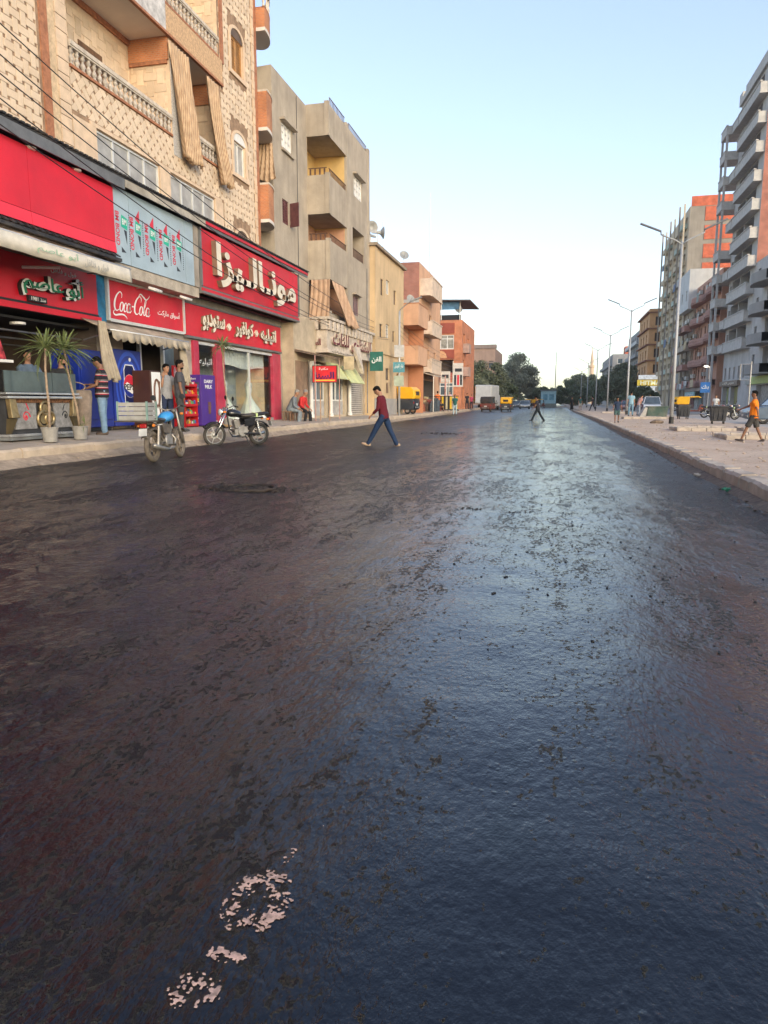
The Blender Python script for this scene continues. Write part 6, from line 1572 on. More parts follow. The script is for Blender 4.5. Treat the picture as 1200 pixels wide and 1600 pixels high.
    ellip(hm, hc+Mh @ Vector((0,-.020*s,.030*s)), (.080*s,.096*s,.098*s), Mh); ellip(hm, hc+Mh @ Vector((0,.028*s,.082*s)), (.062*s,.062*s,.042*s), Mh); ellip(hm, hc+Mh @ Vector((0,-.055*s,-.03*s)), (.066*s,.045*s,.06*s), Mh)
    add('hair' if not cap else 'cap', remesh(hm, vox*.9, 1, .004, 40, seed), cap or hair)
    if beard:
        bm_ = MB(); ellip(bm_, hc+Mh @ Vector((0,.038*s,-.085*s)), (.055*s,.058*s,.040*s), Mh); add('beard', remesh(bm_, vox*.8, 1), hair)
    if not far:
        for sg in (1,-1):
            em = MB(); ellip(em, hc+Mh @ Vector((sg*.030*s,.083*s,.012*s)), (.014*s,.010*s,.007*s), Mh, 8, 6); em.build('eye', EYEM, t_, smooth=True)
            em = MB(); ellip(em, hc+Mh @ Vector((sg*.031*s,.084*s,.032*s)), (.021*s,.010*s,.005*s), Mh, 8, 5); em.build('eyebrow', hair, t_, smooth=True)
        em = MB(); ellip(em, hc+Mh @ Vector((0,.090*s,-.058*s)), (.024*s,.008*s,.006*s), Mh, 8, 6); em.build('mouth', mat('lips', (.25,.08,.06), .5, .1), t_, smooth=True)
    return t_
def stripe_mat():
    m = bpy.data.materials.new('striped_polo'); m.use_nodes = True; nt = m.node_tree; b = nt.nodes['Principled BSDF']; L = nt.links.new
    tc = nd(nt,'ShaderNodeTexCoord'); sp = nd(nt,'ShaderNodeSeparateXYZ'); L(tc.outputs['Object'], sp.inputs[0])
    ml_ = nd(nt,'ShaderNodeMath', operation='MULTIPLY'); ml_.inputs[1].default_value = 7.2; L(sp.outputs['Z'], ml_.inputs[0]); fr_ = nd(nt,'ShaderNodeMath', operation='FRACT'); L(ml_.outputs[0], fr_.inputs[0])
    r = nd(nt,'ShaderNodeValToRGB'); r.color_ramp.interpolation = 'CONSTANT'; e = r.color_ramp.elements
    e[0].position = 0; e[0].color = (.012,.012,.018,1); e[1].position = .55; e[1].color = (.45,.03,.05,1)
    for p, c in ((.68,(.55,.50,.48,1)),(.76,(.012,.012,.018,1)),(.88,(.30,.22,.20,1)),(.94,(.012,.012,.018,1))): k = e.new(p); k.color = c
    L(fr_.outputs[0], r.inputs[0]); L(r.outputs[0], b.inputs['Base Color']); b.inputs['Roughness'].default_value = .9
    return m
def rz(x, y): return float(road_z(np.array([x]), np.array([y]))[0])
def sw(x): return side_z(x)
JEANS = (.10,.16,.24); NAVY = (.012,.03,.075); CHAR = (.045,.045,.05)
person('man in dark red shirt and navy trousers striding across the wet road, head down', (-4.46,18.54,rz(-4.46,18.54)), -86, 1.70, lean=10, legs=((-20,3,8),(30,3,2)), arms=((8,8,22),(14,12,48)), head=(38,0), top='long', tcol=(.105,.007,.015), bcol=NAVY, shoe=(.38,.27,.18), armyaw=(0,20), seed=1)
person('man in striped polo and blue jeans looking at a phone beside the blue cooler', (-10.15,14.55,sw(-10.15)), -112, 1.76, legs=((3,4,2),(-2,4,2)), arms=((18,8,75),(12,10,60)), head=(32,0), tcol=(.1,.1,.1), bcol=(.17,.26,.36), stripes=stripe_mat(), skin='brown', shoe=(.10,.07,.05), armyaw=(10,10), stout=1.12, seed=2)
person('man in light grey shirt holding a phone to his ear beside the tall brown freezer', (-10.15,17.35,sw(-10.15)), 115, 1.72, legs=((4,4,4),(0,4,2)), arms=((35,12,128),(4,8,12)), head=(4,-12), tcol=(.27,.27,.28), bcol=(.02,.03,.07), shoe=(.03,.03,.03), armyaw=(25,0), seed=3)
person('man in charcoal shirt and trousers looking away up the street by the snack rack', (-9.75,17.35,sw(-9.75)), 62, 1.84, legs=((2,4,2),(-2,4,2)), arms=((4,8,10),(0,10,12)), head=(2,10), tcol=(.075,.072,.08), bcol=(.05,.055,.055), skin='brown', shoe=(.05,.05,.05), beard=True, seed=4)
person('smiling man in grey blue shirt standing behind the food counter glass', (-10.75,12.95,sw(-10.75)+.02), 112, 1.74, arms=((42,14,40),(35,14,45)), legs=((0,4,0),(0,4,0)), head=(2,8), top='long', tcol=(.11,.15,.20), bcol=CHAR, seed=5)
person('bearded man in black shirt behind the food counter, partly hidden by palm leaves', (-10.8,14.05,sw(-10.8)+.02), 150, 1.70, arms=((40,14,40),(40,14,45)), legs=((0,4,0),(0,4,0)), head=(4,-70), tcol=(.03,.03,.032), bcol=CHAR, beard=True, seed=6)
person('grey haired man in a slate robe seated on a low stool outside the bridal shop', (-10.25,26.75,sw(-10.25)), 78, 1.68, lean=24, legs=((78,10,84),(74,10,80)), arms=((28,10,48),(28,10,50)), head=(8,15), top='long', tcol=(.17,.19,.21), bcol=(.20,.23,.25), hair=HAIRG, sit=.47, shoe=(.2,.14,.1), armyaw=(15,15), stout=1.1, seed=7)
person('man in red shirt and black trousers seated beside the grey haired man', (-10.1,27.45,sw(-10.1)), 100, 1.70, lean=22, legs=((80,12,86),(70,8,70)), arms=((26,10,52),(26,10,50)), head=(8,0), top='long', tcol=(.52,.03,.03), bcol=(.015,.015,.018), hair=HAIRG, sit=.47, shoe=(.5,.5,.5), armyaw=(15,15), seed=8)
person('boy in orange T-shirt and dark shorts walking over the dusty median with one arm out', (5.05,20.6,.20), -72, 1.36, legs=((-17,3,6),(24,3,4)), arms=((56,16,10),(-24,10,14)), head=(4,-8), bottom='shorts', tcol=(.85,.22,.01), bcol=(.055,.05,.045), skin='brown', shoe=(.06,.045,.04), stout=1.05, seed=9)
person('man in black walking across the far end of the wet road', (-1.17,47,rz(-1.17,47)), -84, 1.66, lean=8, legs=((-24,3,8),(28,3,4)), arms=((-10,8,15),(22,10,30)), head=(12,0), tcol=(.02,.018,.025), bcol=(.012,.018,.022), skin='brown', seed=10)
person('boy in dark blue shirt and shorts walking along the median kerb', (2.95,37.6,.20), 178, 1.26, legs=((10,3,4),(-12,3,10)), arms=((10,16,40),(-6,16,40)), head=(10,0), bottom='shorts', tcol=(.02,.035,.07), bcol=(.05,.10,.10), skin='brown', seed=11)
person('man in light blue shirt and trousers standing on the median by the lamp posts', (5.35,56,.20), 10, 1.78, tcol=(.26,.42,.50), bcol=(.16,.28,.36), far=True, seed=12)
person('person in pale pink top bending beside the parked cars at the median', (6.1,58,.20), 60, 1.6, lean=24, tcol=(.55,.30,.25), bcol=(.25,.3,.36), far=True, seed=13)
person('woman in a long black robe walking by the far median kerb', (1.9,95,.2), 190, 1.65, top='long', tcol=(.012,.012,.014), bcol=(.012,.012,.014), far=True, gown=((-.83,.24,.2),(-.4,.2,.17),(0,.17,.14),(.1,.15,.11)), cap=BLACK, seed=14)
person('man in dark green shirt and pale shorts beside the woman in the black robe', (2.95,96,.2), 170, 1.7, tcol=(.03,.09,.09), bcol=(.4,.38,.34), bottom='shorts', far=True, seed=15)
person('man in black clothes walking on the median beyond the farther lamp posts', (4.2,90,.2), -60, 1.7, legs=((-20,3,6),(22,3,4)), tcol=(.02,.02,.025), bcol=(.02,.025,.03), far=True, seed=16)
person('person in bright orange shirt and navy trousers standing behind the left kerb barrier', (-10.1,62,.45), -15, 1.68, tcol=(.80,.20,.06), bcol=(.015,.03,.07), far=True, seed=17)
person('person in white and pink top with black trousers at the left kerb', (-9.35,64,.45), 160, 1.7, tcol=(.65,.42,.45), bcol=(.02,.02,.025), far=True, seed=18)
person('person in dark green top and pale jeans stepping off the left kerb', (-8.3,60,rz(-8.3,60)+.02), 170, 1.68, tcol=(.02,.10,.09), bcol=(.36,.46,.50), far=True, seed=19)
person('dark dressed person crouching at the kerb beside a blue bag', (-9.75,61.5,.45), 170, 1.6, lean=35, legs=((95,14,128),(95,14,128)), arms=((50,10,30),(50,10,30)), sit=.24, tcol=(.03,.028,.03), bcol=(.05,.02,.02), far=True, seed=20)
person('slim person in black standing on the far left pavement near the parked truck', (-9.6,79,.45), 150, 1.7, tcol=(.025,.02,.025), bcol=(.02,.02,.03), far=True, seed=21)
person('person in a pale pink top on the far left pavement', (-10.3,83,.45), 170, 1.65, tcol=(.55,.42,.42), bcol=(.1,.09,.1), far=True, seed=22)
person('person in a magenta top on the far left pavement', (-9.75,84.5,.45), 170, 1.6, tcol=(.42,.06,.12), bcol=(.06,.05,.06), far=True, seed=23)
person('man in white shirt among the parked motorcycles across the side road', (12.35,62,.05), 200, 1.72, tcol=(.55,.55,.53), bcol=(.12,.12,.12), far=True, seed=24)
# ---------------------------------------------------------------- vehicles (built facing +Y)
def ring_pts(r, n, x=0, c=(0,0)): return [(x, c[0]+r*math.cos(2*math.pi*k/n), c[1]+r*math.sin(2*math.pi*k/n)) for k in range(n)]
def wheel(parent, x, y, r, w, spokes=6, rim=None, tyre=None, name='wheel', seg=28, steer=0.0):
    e = bpy.data.objects.new(name, None)
    mb = MB(); mb.tube([(0, r_*1.0, z_) for r_, z_ in [((r-w/2)*math.cos(2*math.pi*k/seg), (r-w/2)*math.sin(2*math.pi*k/seg)) for k in range(seg)]], w/2, 10, closed=True)
    o = mb.build('wheel', [tyre or RUBBER], parent, smooth=True); o.location = (x, y, r); o.rotation_euler = (0,0,steer)
    rm = MB(); ri = r-w*.95
    rm.tube([(0, ri*math.cos(2*math.pi*k/seg), ri*math.sin(2*math.pi*k/seg)) for k in range(seg)], w*.22, 6, closed=True); rm.lathe([(.035,-w*.5),(.045,-w*.45),(.045,w*.45),(.035,w*.5)], n=12, axis='X'); rm.lathe([(r*.32,-.012),(r*.32,.012)], (w*.3,0,0), 20, axis='X')
    for k in range(spokes):
        a = 2*math.pi*k/spokes; rm.rbox((0,ri*.5*math.cos(a),ri*.5*math.sin(a)), (w*.28,ri,.020 if spokes < 10 else .008), Matrix.Rotation(a,3,'X'))
    rm.build('rim', rim or STEEL, o, smooth=True, auto=40)
    return o
def moto(label, loc, heading, tank, dusty=False, group=None, lean=0.0, steer=0.0, far=False):
    t_ = thing('motorcycle', label, 'motorcycle', loc, -R(heading), group); t_.rotation_euler = (0, R(lean), -R(heading))
    fm = mat('dusty_frame_paint', (.10,.085,.07), .7, .3, 8, dirt=.6, dirtcol=(.24,.19,.14)) if dusty else BLACK
    ch = mat('dull_dusty_chrome', (.36,.33,.29), .45, .2, 8, metal=.7, dirt=.6, dirtcol=(.25,.20,.15)) if dusty else CHROME
    ty = mat('dusty_tyre', (.14,.115,.09), .9, .25, 10, dirt=.5, dirtcol=(.22,.18,.13)) if dusty else RUBBER
    rm_ = mat('dusty_rim', (.22,.18,.14), .7, .2, 8) if dusty else STEEL
    wb = 1.27; r = .30
    wheel(t_, 0, 0, r, .10, 5, rm_, ty); wheel(t_, 0, wb, r, .085, 5, rm_, ty, steer=steer)
    # frame and swing arm
    mb = MB(); hd = (0,wb-.32,.92)
    mb.tube([hd,(0,wb-.42,.45),(0,.62,.30),(0,.38,.36)], .022, 8); mb.tube([hd,(0,.55,.74),(0,.25,.72),(0,-.12,.74)], .022, 8)
    for sx in (-.09,.09): mb.tube([(sx,.40,.36),(sx,0,.30)], .02, 8); mb.tube([(sx,.4,.38),(sx,.28,.70)], .016, 6)
    mb.build('frame', fm, t_, smooth=True)
    for sx in (-.11,.11):
        mb = MB(); mb.tube([(sx,.02,.31),(sx,.12,.68)], .028, 8); 
        for k in range(6): mb.tube([(sx,.045+k*.014,.40+k*.035),(sx,.05+k*.014,.412+k*.035)], .042, 10)
        mb.build('shock_absorber', ch, t_)
        mb = MB(); fx = sx*.75; q = Matrix.Rotation(steer,3,'Z')
        p = [Vector((fx,wb-.30,.98)), Vector((fx,wb-.13,.55)), Vector((fx,wb,.30))]
        p = [q @ (v-Vector((0,wb,0)))+Vector((0,wb,0)) for v in p]; mb.tube(p, [.022,.024,.030], 8); mb.build('fork_leg', ch, t_, smooth=True)
    mb = MB(); n = 10
    for (c, rr, a0, a1, w) in ((0,.35,R(20),R(150),.075),(wb,.345,R(40),R(150),.065)):
        pts = [(c+rr*math.cos(a0+(a1-a0)*k/n), .30+rr*math.sin(a0+(a1-a0)*k/n)) for k in range(n+1)]
        f_ = MB()
        for k in range(n):
            (y0,z0),(y1,z1) = pts[k], pts[k+1]; f_.add([(-w,y0,z0-.03),(-w*.6,y0,z0),(w*.6,y0,z0),(w,y0,z0-.03),(-w,y1,z1-.03),(-w*.6,y1,z1),(w*.6,y1,z1),(w,y1,z1-.03)], [(0,1,5,4),(1,2,6,5),(2,3,7,6)])
        o = f_.build('mudguard', fm if c == 0 else (fm if dusty else BLACK), t_, smooth=True); sm = o.modifiers.new('t','SOLIDIFY'); sm.thickness = .006
    # tank
    mb = MB(); Yv, Zv = Vector((0,0,1)), None
    rings = [(.52,.80,.06,.05),(.58,.83,.11,.085),(.70,.85,.135,.105),(.82,.86,.13,.105),(.90,.86,.09,.08),(.94,.86,.04,.04)]
    eloft(mb, [(Vector((0,y,z)), Vector((1,0,0)), Vector((0,0,1)), a, b) for y, z, a, b in rings], 20); mb.build('fuel_tank', tank, t_, smooth=True)
    mb = MB(); mb.lathe([(.03,0),(.034,.02),(.03,.03)], (0,.74,.95), 12); mb.build('tank_cap', ch, t_)
    # seat
    mb = MB(); eloft(mb, [(Vector((0,y,z)), Vector((1,0,0)), Vector((0,0,1)), a, b) for y, z, a, b in ((.56,.80,.07,.035),(.45,.79,.115,.05),(.2,.80,.125,.05),(-.05,.83,.12,.05),(-.22,.85,.10,.04),(-.26,.85,.06,.025))], 18); mb.build('seat', mat('black_vinyl', (.018,.018,.02), .38, .2, dirt=.35 if dusty else .1), t_, smooth=True)
    if not dusty:
        mb = MB(); mb.box(-.128,.128,.10,.15,.76,.858); mb.build('seat_strap', mat('lime_strap', (.55,.68,.30), .6, .1), t_)
    # engine
    mb = MB(); mb.lathe([(.13,-.13),(.15,-.11),(.15,.11),(.13,.13)], (0,.52,.40), 20, axis='X'); mb.box(-.10,.10,.52,.74,.30,.44)
    q = Matrix.Rotation(R(-18),3,'X')
    for k in range(6): mb.rbox(Vector((0,.64,.50))+q @ Vector((0,0,k*.032)), (.17,.16,.016), q)
    mb.rbox(Vector((0,.64,.50))+q @ Vector((0,0,.09)), (.10,.10,.22), q); mb.build('engine', mat('engine_alloy', (.38,.36,.34), .45, .25, 9, metal=.6, dirt=.6 if dusty else .25), t_)
    mb = MB(); mb.tube([(.09,.72,.50),(.12,.82,.40),(.13,.70,.24),(.14,.40,.22)], .022, 8); mb.tube([(.14,.42,.22),(.16,.1,.25),(.17,-.30,.33)], [.03,.045,.042], 12); mb.build('exhaust', ch, t_, smooth=True)
    for sx in (-.15,.15):
        mb = MB(); mb.prism([(sx,.22,.55),(sx,.5,.52),(sx,.5,.70),(sx,.18,.74)], (.02 if sx > 0 else -.02,0,0)); mb.build('side_cover', fm if dusty else mat('black_gloss_panel', (.012,.012,.014), .2, .1, coat=.5), t_, bevel=.01)
        mb = MB(); mb.tube([(sx*.6,.45,.30),(sx*1.9,.45,.30)], .018, 8); mb.build('foot_peg', RUBBER, t_)
    # handlebar and lights, turned with the steering
    q = Matrix.Rotation(steer,3,'Z'); piv = Vector((0,wb-.30,0))
    W = lambda v: q @ (Vector(v)-piv)+piv
    mb = MB(); mb.tube([W(v) for v in ((-.37,wb-.50,1.04),(-.24,wb-.44,1.06),(-.10,wb-.34,.99),(.10,wb-.34,.99),(.24,wb-.44,1.06),(.37,wb-.50,1.04))], .013, 8); mb.build('handlebar', ch, t_, smooth=True)
    for sx in (-1,1):
        mb = MB(); mb.tube([W((sx*.27,wb-.455,1.057)),W((sx*.38,wb-.505,1.04))], .019, 8); mb.build('grip', RUBBER, t_, smooth=True)
        mb = MB(); mb.tube([W((sx*.24,wb-.43,1.06)),W((sx*.28,wb-.40,1.2))], .006, 5); c = W((sx*.29,wb-.40,1.24)); mb.lathe([(.01,-.012),(.055,-.008),(.055,.008),(.01,.012)], c, 12, axis='Y'); mb.build('mirror', BLACK, t_, smooth=True, auto=40)
        mb = MB(); ellip(mb, W((sx*.20,wb-.22,.90)), (.035,.05,.03)); mb.build('turn_signal', mat('amber_lens', (.70,.20,.02), .3, .1), t_, smooth=True)
        mb = MB(); ellip(mb, (sx*.15,-.18,.70), (.03,.045,.03)); mb.build('turn_signal', mat('amber_lens'), t_, smooth=True)
    c = W((0,wb-.16,.88)); mb = MB(); mb.lathe([(.04,-.12),(.085,-.05),(.095,.0)], c, 18, axis='Y'); mb.build('headlight_shell', fm if dusty else CHROME, t_, smooth=True)
    mb = MB(); mb.lathe([(.09,.001),(.075,.02),(.03,.03)], c, 18, axis='Y'); mb.build('headlight', mat('lamp_lens', (.6,.62,.62), .15, .1), t_, smooth=True)
    mb = MB(); mb.lathe([(.05,-.05),(.06,.0)], W((-.06,wb-.30,1.0)), 12); mb.lathe([(.05,-.05),(.06,.0)], W((.07,wb-.30,1.0)), 12); mb.build('instruments', ch, t_, smooth=True, auto=40)
    mb = MB(); mb.rbox((0,-.30,.70),(.12,.05,.08)); mb.build('tail_light', mat('red_lens', (.35,.01,.012), .25, .1), t_, bevel=.01)
    mb = MB(); mb.rbox((0,-.34,.58),(.16,.008,.14),Matrix.Rotation(R(-15),3,'X')); mb.build('number_plate', mat('dirty_white_plate', (.5,.5,.48), .5, .2), t_)
    mb = MB(); mb.tube([(-.10,.45,.28),(-.26,.38,.01)], .012, 6); mb.build('side_stand', fm, t_)
    mb = MB(); mb.tube([(-.11,.50,.34),(-.11,.02,.32)], .03, 6); mb.build('chain_guard', fm, t_)
    return t_
BLUET = mat('faded_blue_tank', (.03,.28,.62), .35, .12, 5, dirt=.2, dirtcol=(.5,.5,.48))
BLKT = mat('black_gloss_tank', (.012,.012,.014), .18, .1, coat=.6)
moto('dust covered motorcycle with a bright blue tank parked at the kerb', (-7.48,12.22,rz(-7.48,12.3)), -6.5, BLUET, dusty=True, lean=-3, steer=R(6))
moto('clean black motorcycle with a lime strap round its seat at the kerb', (-7.74,17.80,rz(-7.7,17.6)), 180+38, BLKT, dusty=False, lean=-4, steer=R(-8))
# crate carried on the rear rack
ck = thing('crate', 'grey slatted crate resting on the rear rack of the blue motorcycle', 'crate', (-7.66,12.02,rz(-7.48,12.3)+.80), R(8))
ck.scale = (.70,.80,.86)
GPL = mat('grey_dusty_plastic', (.36,.35,.32), .7, .15, 5, dirt=.4, dirtcol=(.28,.24,.19)); GPG = mat('green_grey_plastic', (.20,.30,.26), .7, .15)
for sx in (-.40,.38):
    for k in range(4):
        mb = MB(); mb.box(sx,sx+.02,-.25,.25,.02+.095*k,.10+.095*k); mb.build('slat', GPL, ck)
for sy in (-.27,.25):
    for k in range(4):
        mb = MB(); mb.box(-.40,.40,sy,sy+.02,.02+.095*k,.10+.095*k); mb.build('slat', GPL, ck)
for sx, sy in ((-.42,-.28),(.38,-.28),(.38,.24),(-.42,.24)):
    mb = MB(); mb.box(sx,sx+.045,sy,sy+.045,.0,.41); mb.build('corner_post', GPG, ck)
mb = MB(); mb.box(-.40,.40,-.25,.25,.0,.018); mb.build('base', GPL, ck)
rk_ = MB()
for sx in (-.3,-.1,.1,.3): rk_.tube([(-7.68+sx,11.8,rz(-7.48,12.3)+.78),(-7.68+sx,12.3,rz(-7.48,12.3)+.78)], .012, 6)
for sy in (11.82,12.26): rk_.tube([(-8.02,sy,rz(-7.48,12.3)+.78),(-7.36,sy,rz(-7.48,12.3)+.78)], .012, 6)
rk_.tube([(-7.45,12.2,rz(-7.48,12.3)+.78),(-7.48,12.25,rz(-7.48,12.3)+.66)], .014, 6); rk_.tube([(-7.6,12.0,rz(-7.48,12.3)+.78),(-7.52,12.1,rz(-7.48,12.3)+.66)], .014, 6)
tag(rk_.build('luggage_rack', mat('dusty_frame_paint')), 'dusty steel luggage rack under the grey crate', 'rack')

def tuktuk(label, loc, heading, top, body, group=None, open_side=True):
    """three wheeler facing +Y: hooded canopy, low body, single front wheel"""
    t_ = thing('auto_rickshaw', label, 'auto rickshaw', loc, -R(heading), group)
    mb = MB(); prof = [(-1.25,.35),(-1.30,.62),(-1.28,.95),(-.2,.95),(-.1,.45),(.55,.42),(.72,.95),(.95,.98),(1.12,.70),(1.20,.40),(1.1,.28),(-1.2,.28)]
    mb.prism([(-.62,y,z) for y, z in prof], (1.24,0,0)); mb.build('body', body, t_, bevel=.04)
    prof = [(-1.30,.95),(-1.36,1.15),(-1.30,1.52),(-1.08,1.70),(.55,1.74),(.80,1.66),(.95,1.05),(.90,1.05),(.72,1.58),(.5,1.62),(-.05,1.60),(-.15,1.0)]
    mb = MB(); mb.prism([(-.63,y,z) for y, z in [(-1.30,.96),(-1.36,1.15),(-1.30,1.52),(-1.08,1.70),(-.15,1.72),(-.22,.96)]], (1.26,0,0)); mb.build('hood', top, t_, bevel=.06)
    mb = MB(); mb.prism([(-.63,y,z) for y, z in [(-.14,1.60),(-.14,1.72),(.55,1.74),(.82,1.64),(.80,1.56),(.5,1.63)]], (1.26,0,0)); mb.build('roof', top, t_, bevel=.03)
    mb = MB(); mb.rbox((0,-1.345,1.30),(.62,.03,.26)); mb.build('rear_window', mat('dark_pane'), t_, bevel=.02)
    mb = MB(); mb.prism([(-.55,.88,1.0),(.55,.88,1.0),(.55,.76,1.56),(-.55,.76,1.56)], (0,.015,0)); mb.build('windscreen', GLASS, t_)
    for sx in (-.60,.56):
        mb = MB(); mb.prism([(sx,.96,.95),(sx,.90,.95),(sx,.74,1.62),(sx,.80,1.62)], (.04,0,0)); mb.build('pillar', BLACK, t_)
        mb = MB(); ellip(mb, (sx+.02,1.1,.72), (.08,.06,.08)); mb.build('headlight', mat('lamp_lens'), t_, smooth=True)
        mb = MB(); mb.rbox((sx+.02,-1.29,.72),(.10,.03,.12)); mb.build('tail_light', mat('red_lens'), t_)
        mb = MB(); mb.tube([(sx+.02,.85,1.2),(sx*1.25,.9,1.22)], .01, 5); mb.rbox((sx*1.35,.9,1.22),(.10,.02,.13)); mb.build('mirror', BLACK, t_)
    mb = MB(); mb.box(-.5,.5,-1.05,-.35,.5,.62); mb.box(-.5,.5,-1.15,-1.05,.62,1.0); mb.build('rear_seat', mat('black_vinyl'), t_)
    mb = MB(); mb.box(-.42,.42,-1.36,-1.32,.38,.48); mb.build('bumper', STEEL, t_)
    mb = MB(); mb.rbox((0,-1.315,.62),(.32,.02,.14)); mb.build('number_plate', mat('dirty_white_plate'), t_)
    wheel(t_, -.52,-.85,.22,.11,6); wheel(t_, .52,-.85,.22,.11,6); wheel(t_, 0,1.02,.22,.10,6)
    return t_
YEL = mat('taxi_yellow', (.80,.42,.015), .4, .08, 2, dirt=.12); GRYC = mat('faded_black_canvas', (.03,.03,.033), .8, .2, 3, dirt=.2); DKB = mat('dark_blue_grey_body', (.03,.035,.045), .4, .2, 3, dirt=.3)
tuktuk('yellow hooded auto rickshaw parked on the pavement behind the striding man', (-9.95,45.2,.45), -82, YEL, DKB)
tuktuk('yellow auto rickshaw driving away on the wet road beside the white truck', (-5.7,86,.06), 4, YEL, DKB)
tuktuk('black auto rickshaw at the left kerb in front of the white truck', (-7.75,84,.1), 8, GRYC, mat('maroon_body', (.15,.05,.04), .5, .2))
tuktuk('small yellow auto rickshaw far down the road beyond the silver car', (-5.6,150,.05), 190, YEL, DKB)
tuktuk('yellow and red auto rickshaw far down the road beside the blue kiosk', (-3.5,152,.05), 95, YEL, mat('maroon_body'))
def wheeled_bin(label, loc, heading, m_):
    t_ = thing('wheeled_bin', label, 'waste bin', loc, -R(heading)); t_.scale = (.76,.76,.9)
    mb = MB(); mb.add([(-.40,-.32,.16),(.40,-.32,.16),(.40,.32,.16),(-.40,.32,.16),(-.48,-.40,.86),(.48,-.40,.86),(.48,.40,.86),(-.48,.40,.86)], [(0,3,2,1),(0,1,5,4),(1,2,6,5),(2,3,7,6),(3,0,4,7),(4,5,6,7)]); mb.build('tub', m_, t_, bevel=.03)
    mb = MB(); mb.box(-.52,.52,-.45,.45,.861,.95); mb.build('lid', m_, t_, bevel=.035)
    mb = MB(); mb.box(-.50,.50,-.43,.43,.80,.855); mb.build('rim', m_, t_, bevel=.01)
    for x in (-.26,0,.26): mb = MB(); mb.box(x-.025,x+.025,-.41,-.36,.24,.78); mb.build('rib', m_, t_)
    for x in (-.53,.53): mb = MB(); mb.tube([(x,-.25,.72),(x*1.06,-.15,.72),(x*1.06,.15,.72),(x,.25,.72)], .016, 6); mb.build('handle', STEEL, t_)
    for x, y in ((-.32,-.25),(.32,-.25),(.32,.25),(-.32,.25)): mb = MB(); mb.lathe([(.07,-.025),(.08,-.02),(.08,.02),(.07,.025)], (x,y,.08), 14, axis='X'); mb.build('castor', RUBBER, t_)
BINM = mat('dusty_black_plastic', (.035,.036,.04), .7, .25, 3, dirt=.35, dirtcol=(.18,.16,.14))
wheeled_bin('dusty black wheeled waste bin on the median edge behind the boy in orange', (7.35,36.2,.19), 4, BINM)
wheeled_bin('dusty black wheeled waste bin on the median edge near the tall lamp post', (7.45,46.4,.19), -6, BINM)
tuktuk('yellow roofed auto rickshaw facing the salmon building', (12.4,80,.03), 20, YEL, DKB)
tuktuk('yellow and maroon auto rickshaw parked behind the small black one', (12.6,74,.03), 100, YEL, mat('maroon_body'))
def car(label, loc, heading, paint, suv=False, L=4.1, W_=1.65, name='car'):
    t_ = thing(name, label, 'car', loc, -R(heading))
    h = 1.0 if suv else .86; rf = 1.72 if suv else 1.40
    lo = [(-L/2,.35),(-L/2-.02,.60),(-L/2+.06,h-.02),(-L*.2,h),(L*.22,h),(L/2-.12,h-.12),(L/2,.62),(L/2-.02,.35),(L/2-.3,.24),(-L/2+.3,.24)]
    mb = MB(); mb.prism([(-W_/2,y,z) for y, z in lo], (W_,0,0)); mb.build('body', paint, t_, bevel=.07)
    cb = [(-L*.44 if suv else -L*.33,h+.001),(-L*.40 if suv else -L*.24,rf-.06),(-L*.34 if suv else -L*.18,rf),(L*.04,rf),(L*.10,rf-.04),(L*.25,h+.001)]
    k = .80; mb = MB(); n = len(cb)
    vs_ = [(-W_/2*(1 if z < h+.1 else k), y, z) for y, z in cb] + [(W_/2*(1 if z < h+.1 else k), y, z) for y, z in cb]
    mb.add(vs_, [tuple(range(n))[::-1], tuple(range(n,2*n))]+[(i,(i+1)%n,(i+1)%n+n,i+n) for i in range(n)]); mb.build('cabin', GLASS, t_, bevel=.03)
    mb = MB(); mb.prism([(-W_/2*k-.01,cb[2][0]-.03,rf-.02),(W_/2*k+.01,cb[2][0]-.03,rf-.02),(W_/2*k+.01,cb[3][0]+.05,rf-.02),(-W_/2*k-.01,cb[3][0]+.05,rf-.02)], (0,0,.045)); mb.build('roof', paint, t_, bevel=.015)
    for sx in (-1,1):
        for (y0, z0, y1, z1) in ((cb[0][0],h,cb[1][0],rf-.04),(-L*.06,h,-L*.06,rf-.02),(cb[5][0],h,cb[4][0],rf-.03)):
            mb = MB(); mb.tube([(sx*W_/2*.99,y0,z0),(sx*(W_/2*k+.005),y1,z1)], .03, 6); mb.build('pillar', paint, t_)
        for y in (-L*.31,L*.31): wheel(t_, sx*(W_/2-.10),y,.31 if not suv else .35,.19,8)
        mb = MB(); mb.rbox((sx*(W_/2-.22),L/2-.03,.66),(.32,.06,.14)); mb.build('headlight', mat('lamp_lens'), t_, bevel=.02)
        mb = MB(); mb.rbox((sx*(W_/2-.17),-L/2-.005,.70),(.24,.05,.16)); mb.build('tail_light', mat('red_lens'), t_, bevel=.02)
        mb = MB(); mb.rbox((sx*(W_/2+.08),L*.17,h+.04),(.16,.08,.11)); mb.build('mirror', paint, t_, bevel=.02)
        mb = MB(); mb.rbox((sx*(W_/2+.005),-L*.02,h-.14),(.02,.14,.025)); mb.build('door_handle', CHROME, t_)
    for y in (L/2,-L/2):
        mb = MB(); mb.rbox((0,y+(.03 if y > 0 else -.03),.42),(W_*.96,.10,.16)); mb.build('bumper', mat('grey_bumper', (.16,.16,.165), .6, .1), t_, bevel=.03)
        mb = MB(); mb.rbox((0,y+(.09 if y > 0 else -.09),.47),(.34,.012,.13)); mb.build('number_plate', mat('dirty_white_plate'), t_)
    return t_
SILV = mat('silver_paint', (.40,.42,.44), .3, .06, metal=.5, coat=.4); REDC = mat('red_car_paint', (.32,.02,.03), .3, .1, coat=.4); WHTC = mat('white_car_paint', (.66,.67,.68), .3, .05, coat=.4)
car('old silver saloon driving towards the camera on the far wet road', (-5.2,122,.05), 176, SILV)
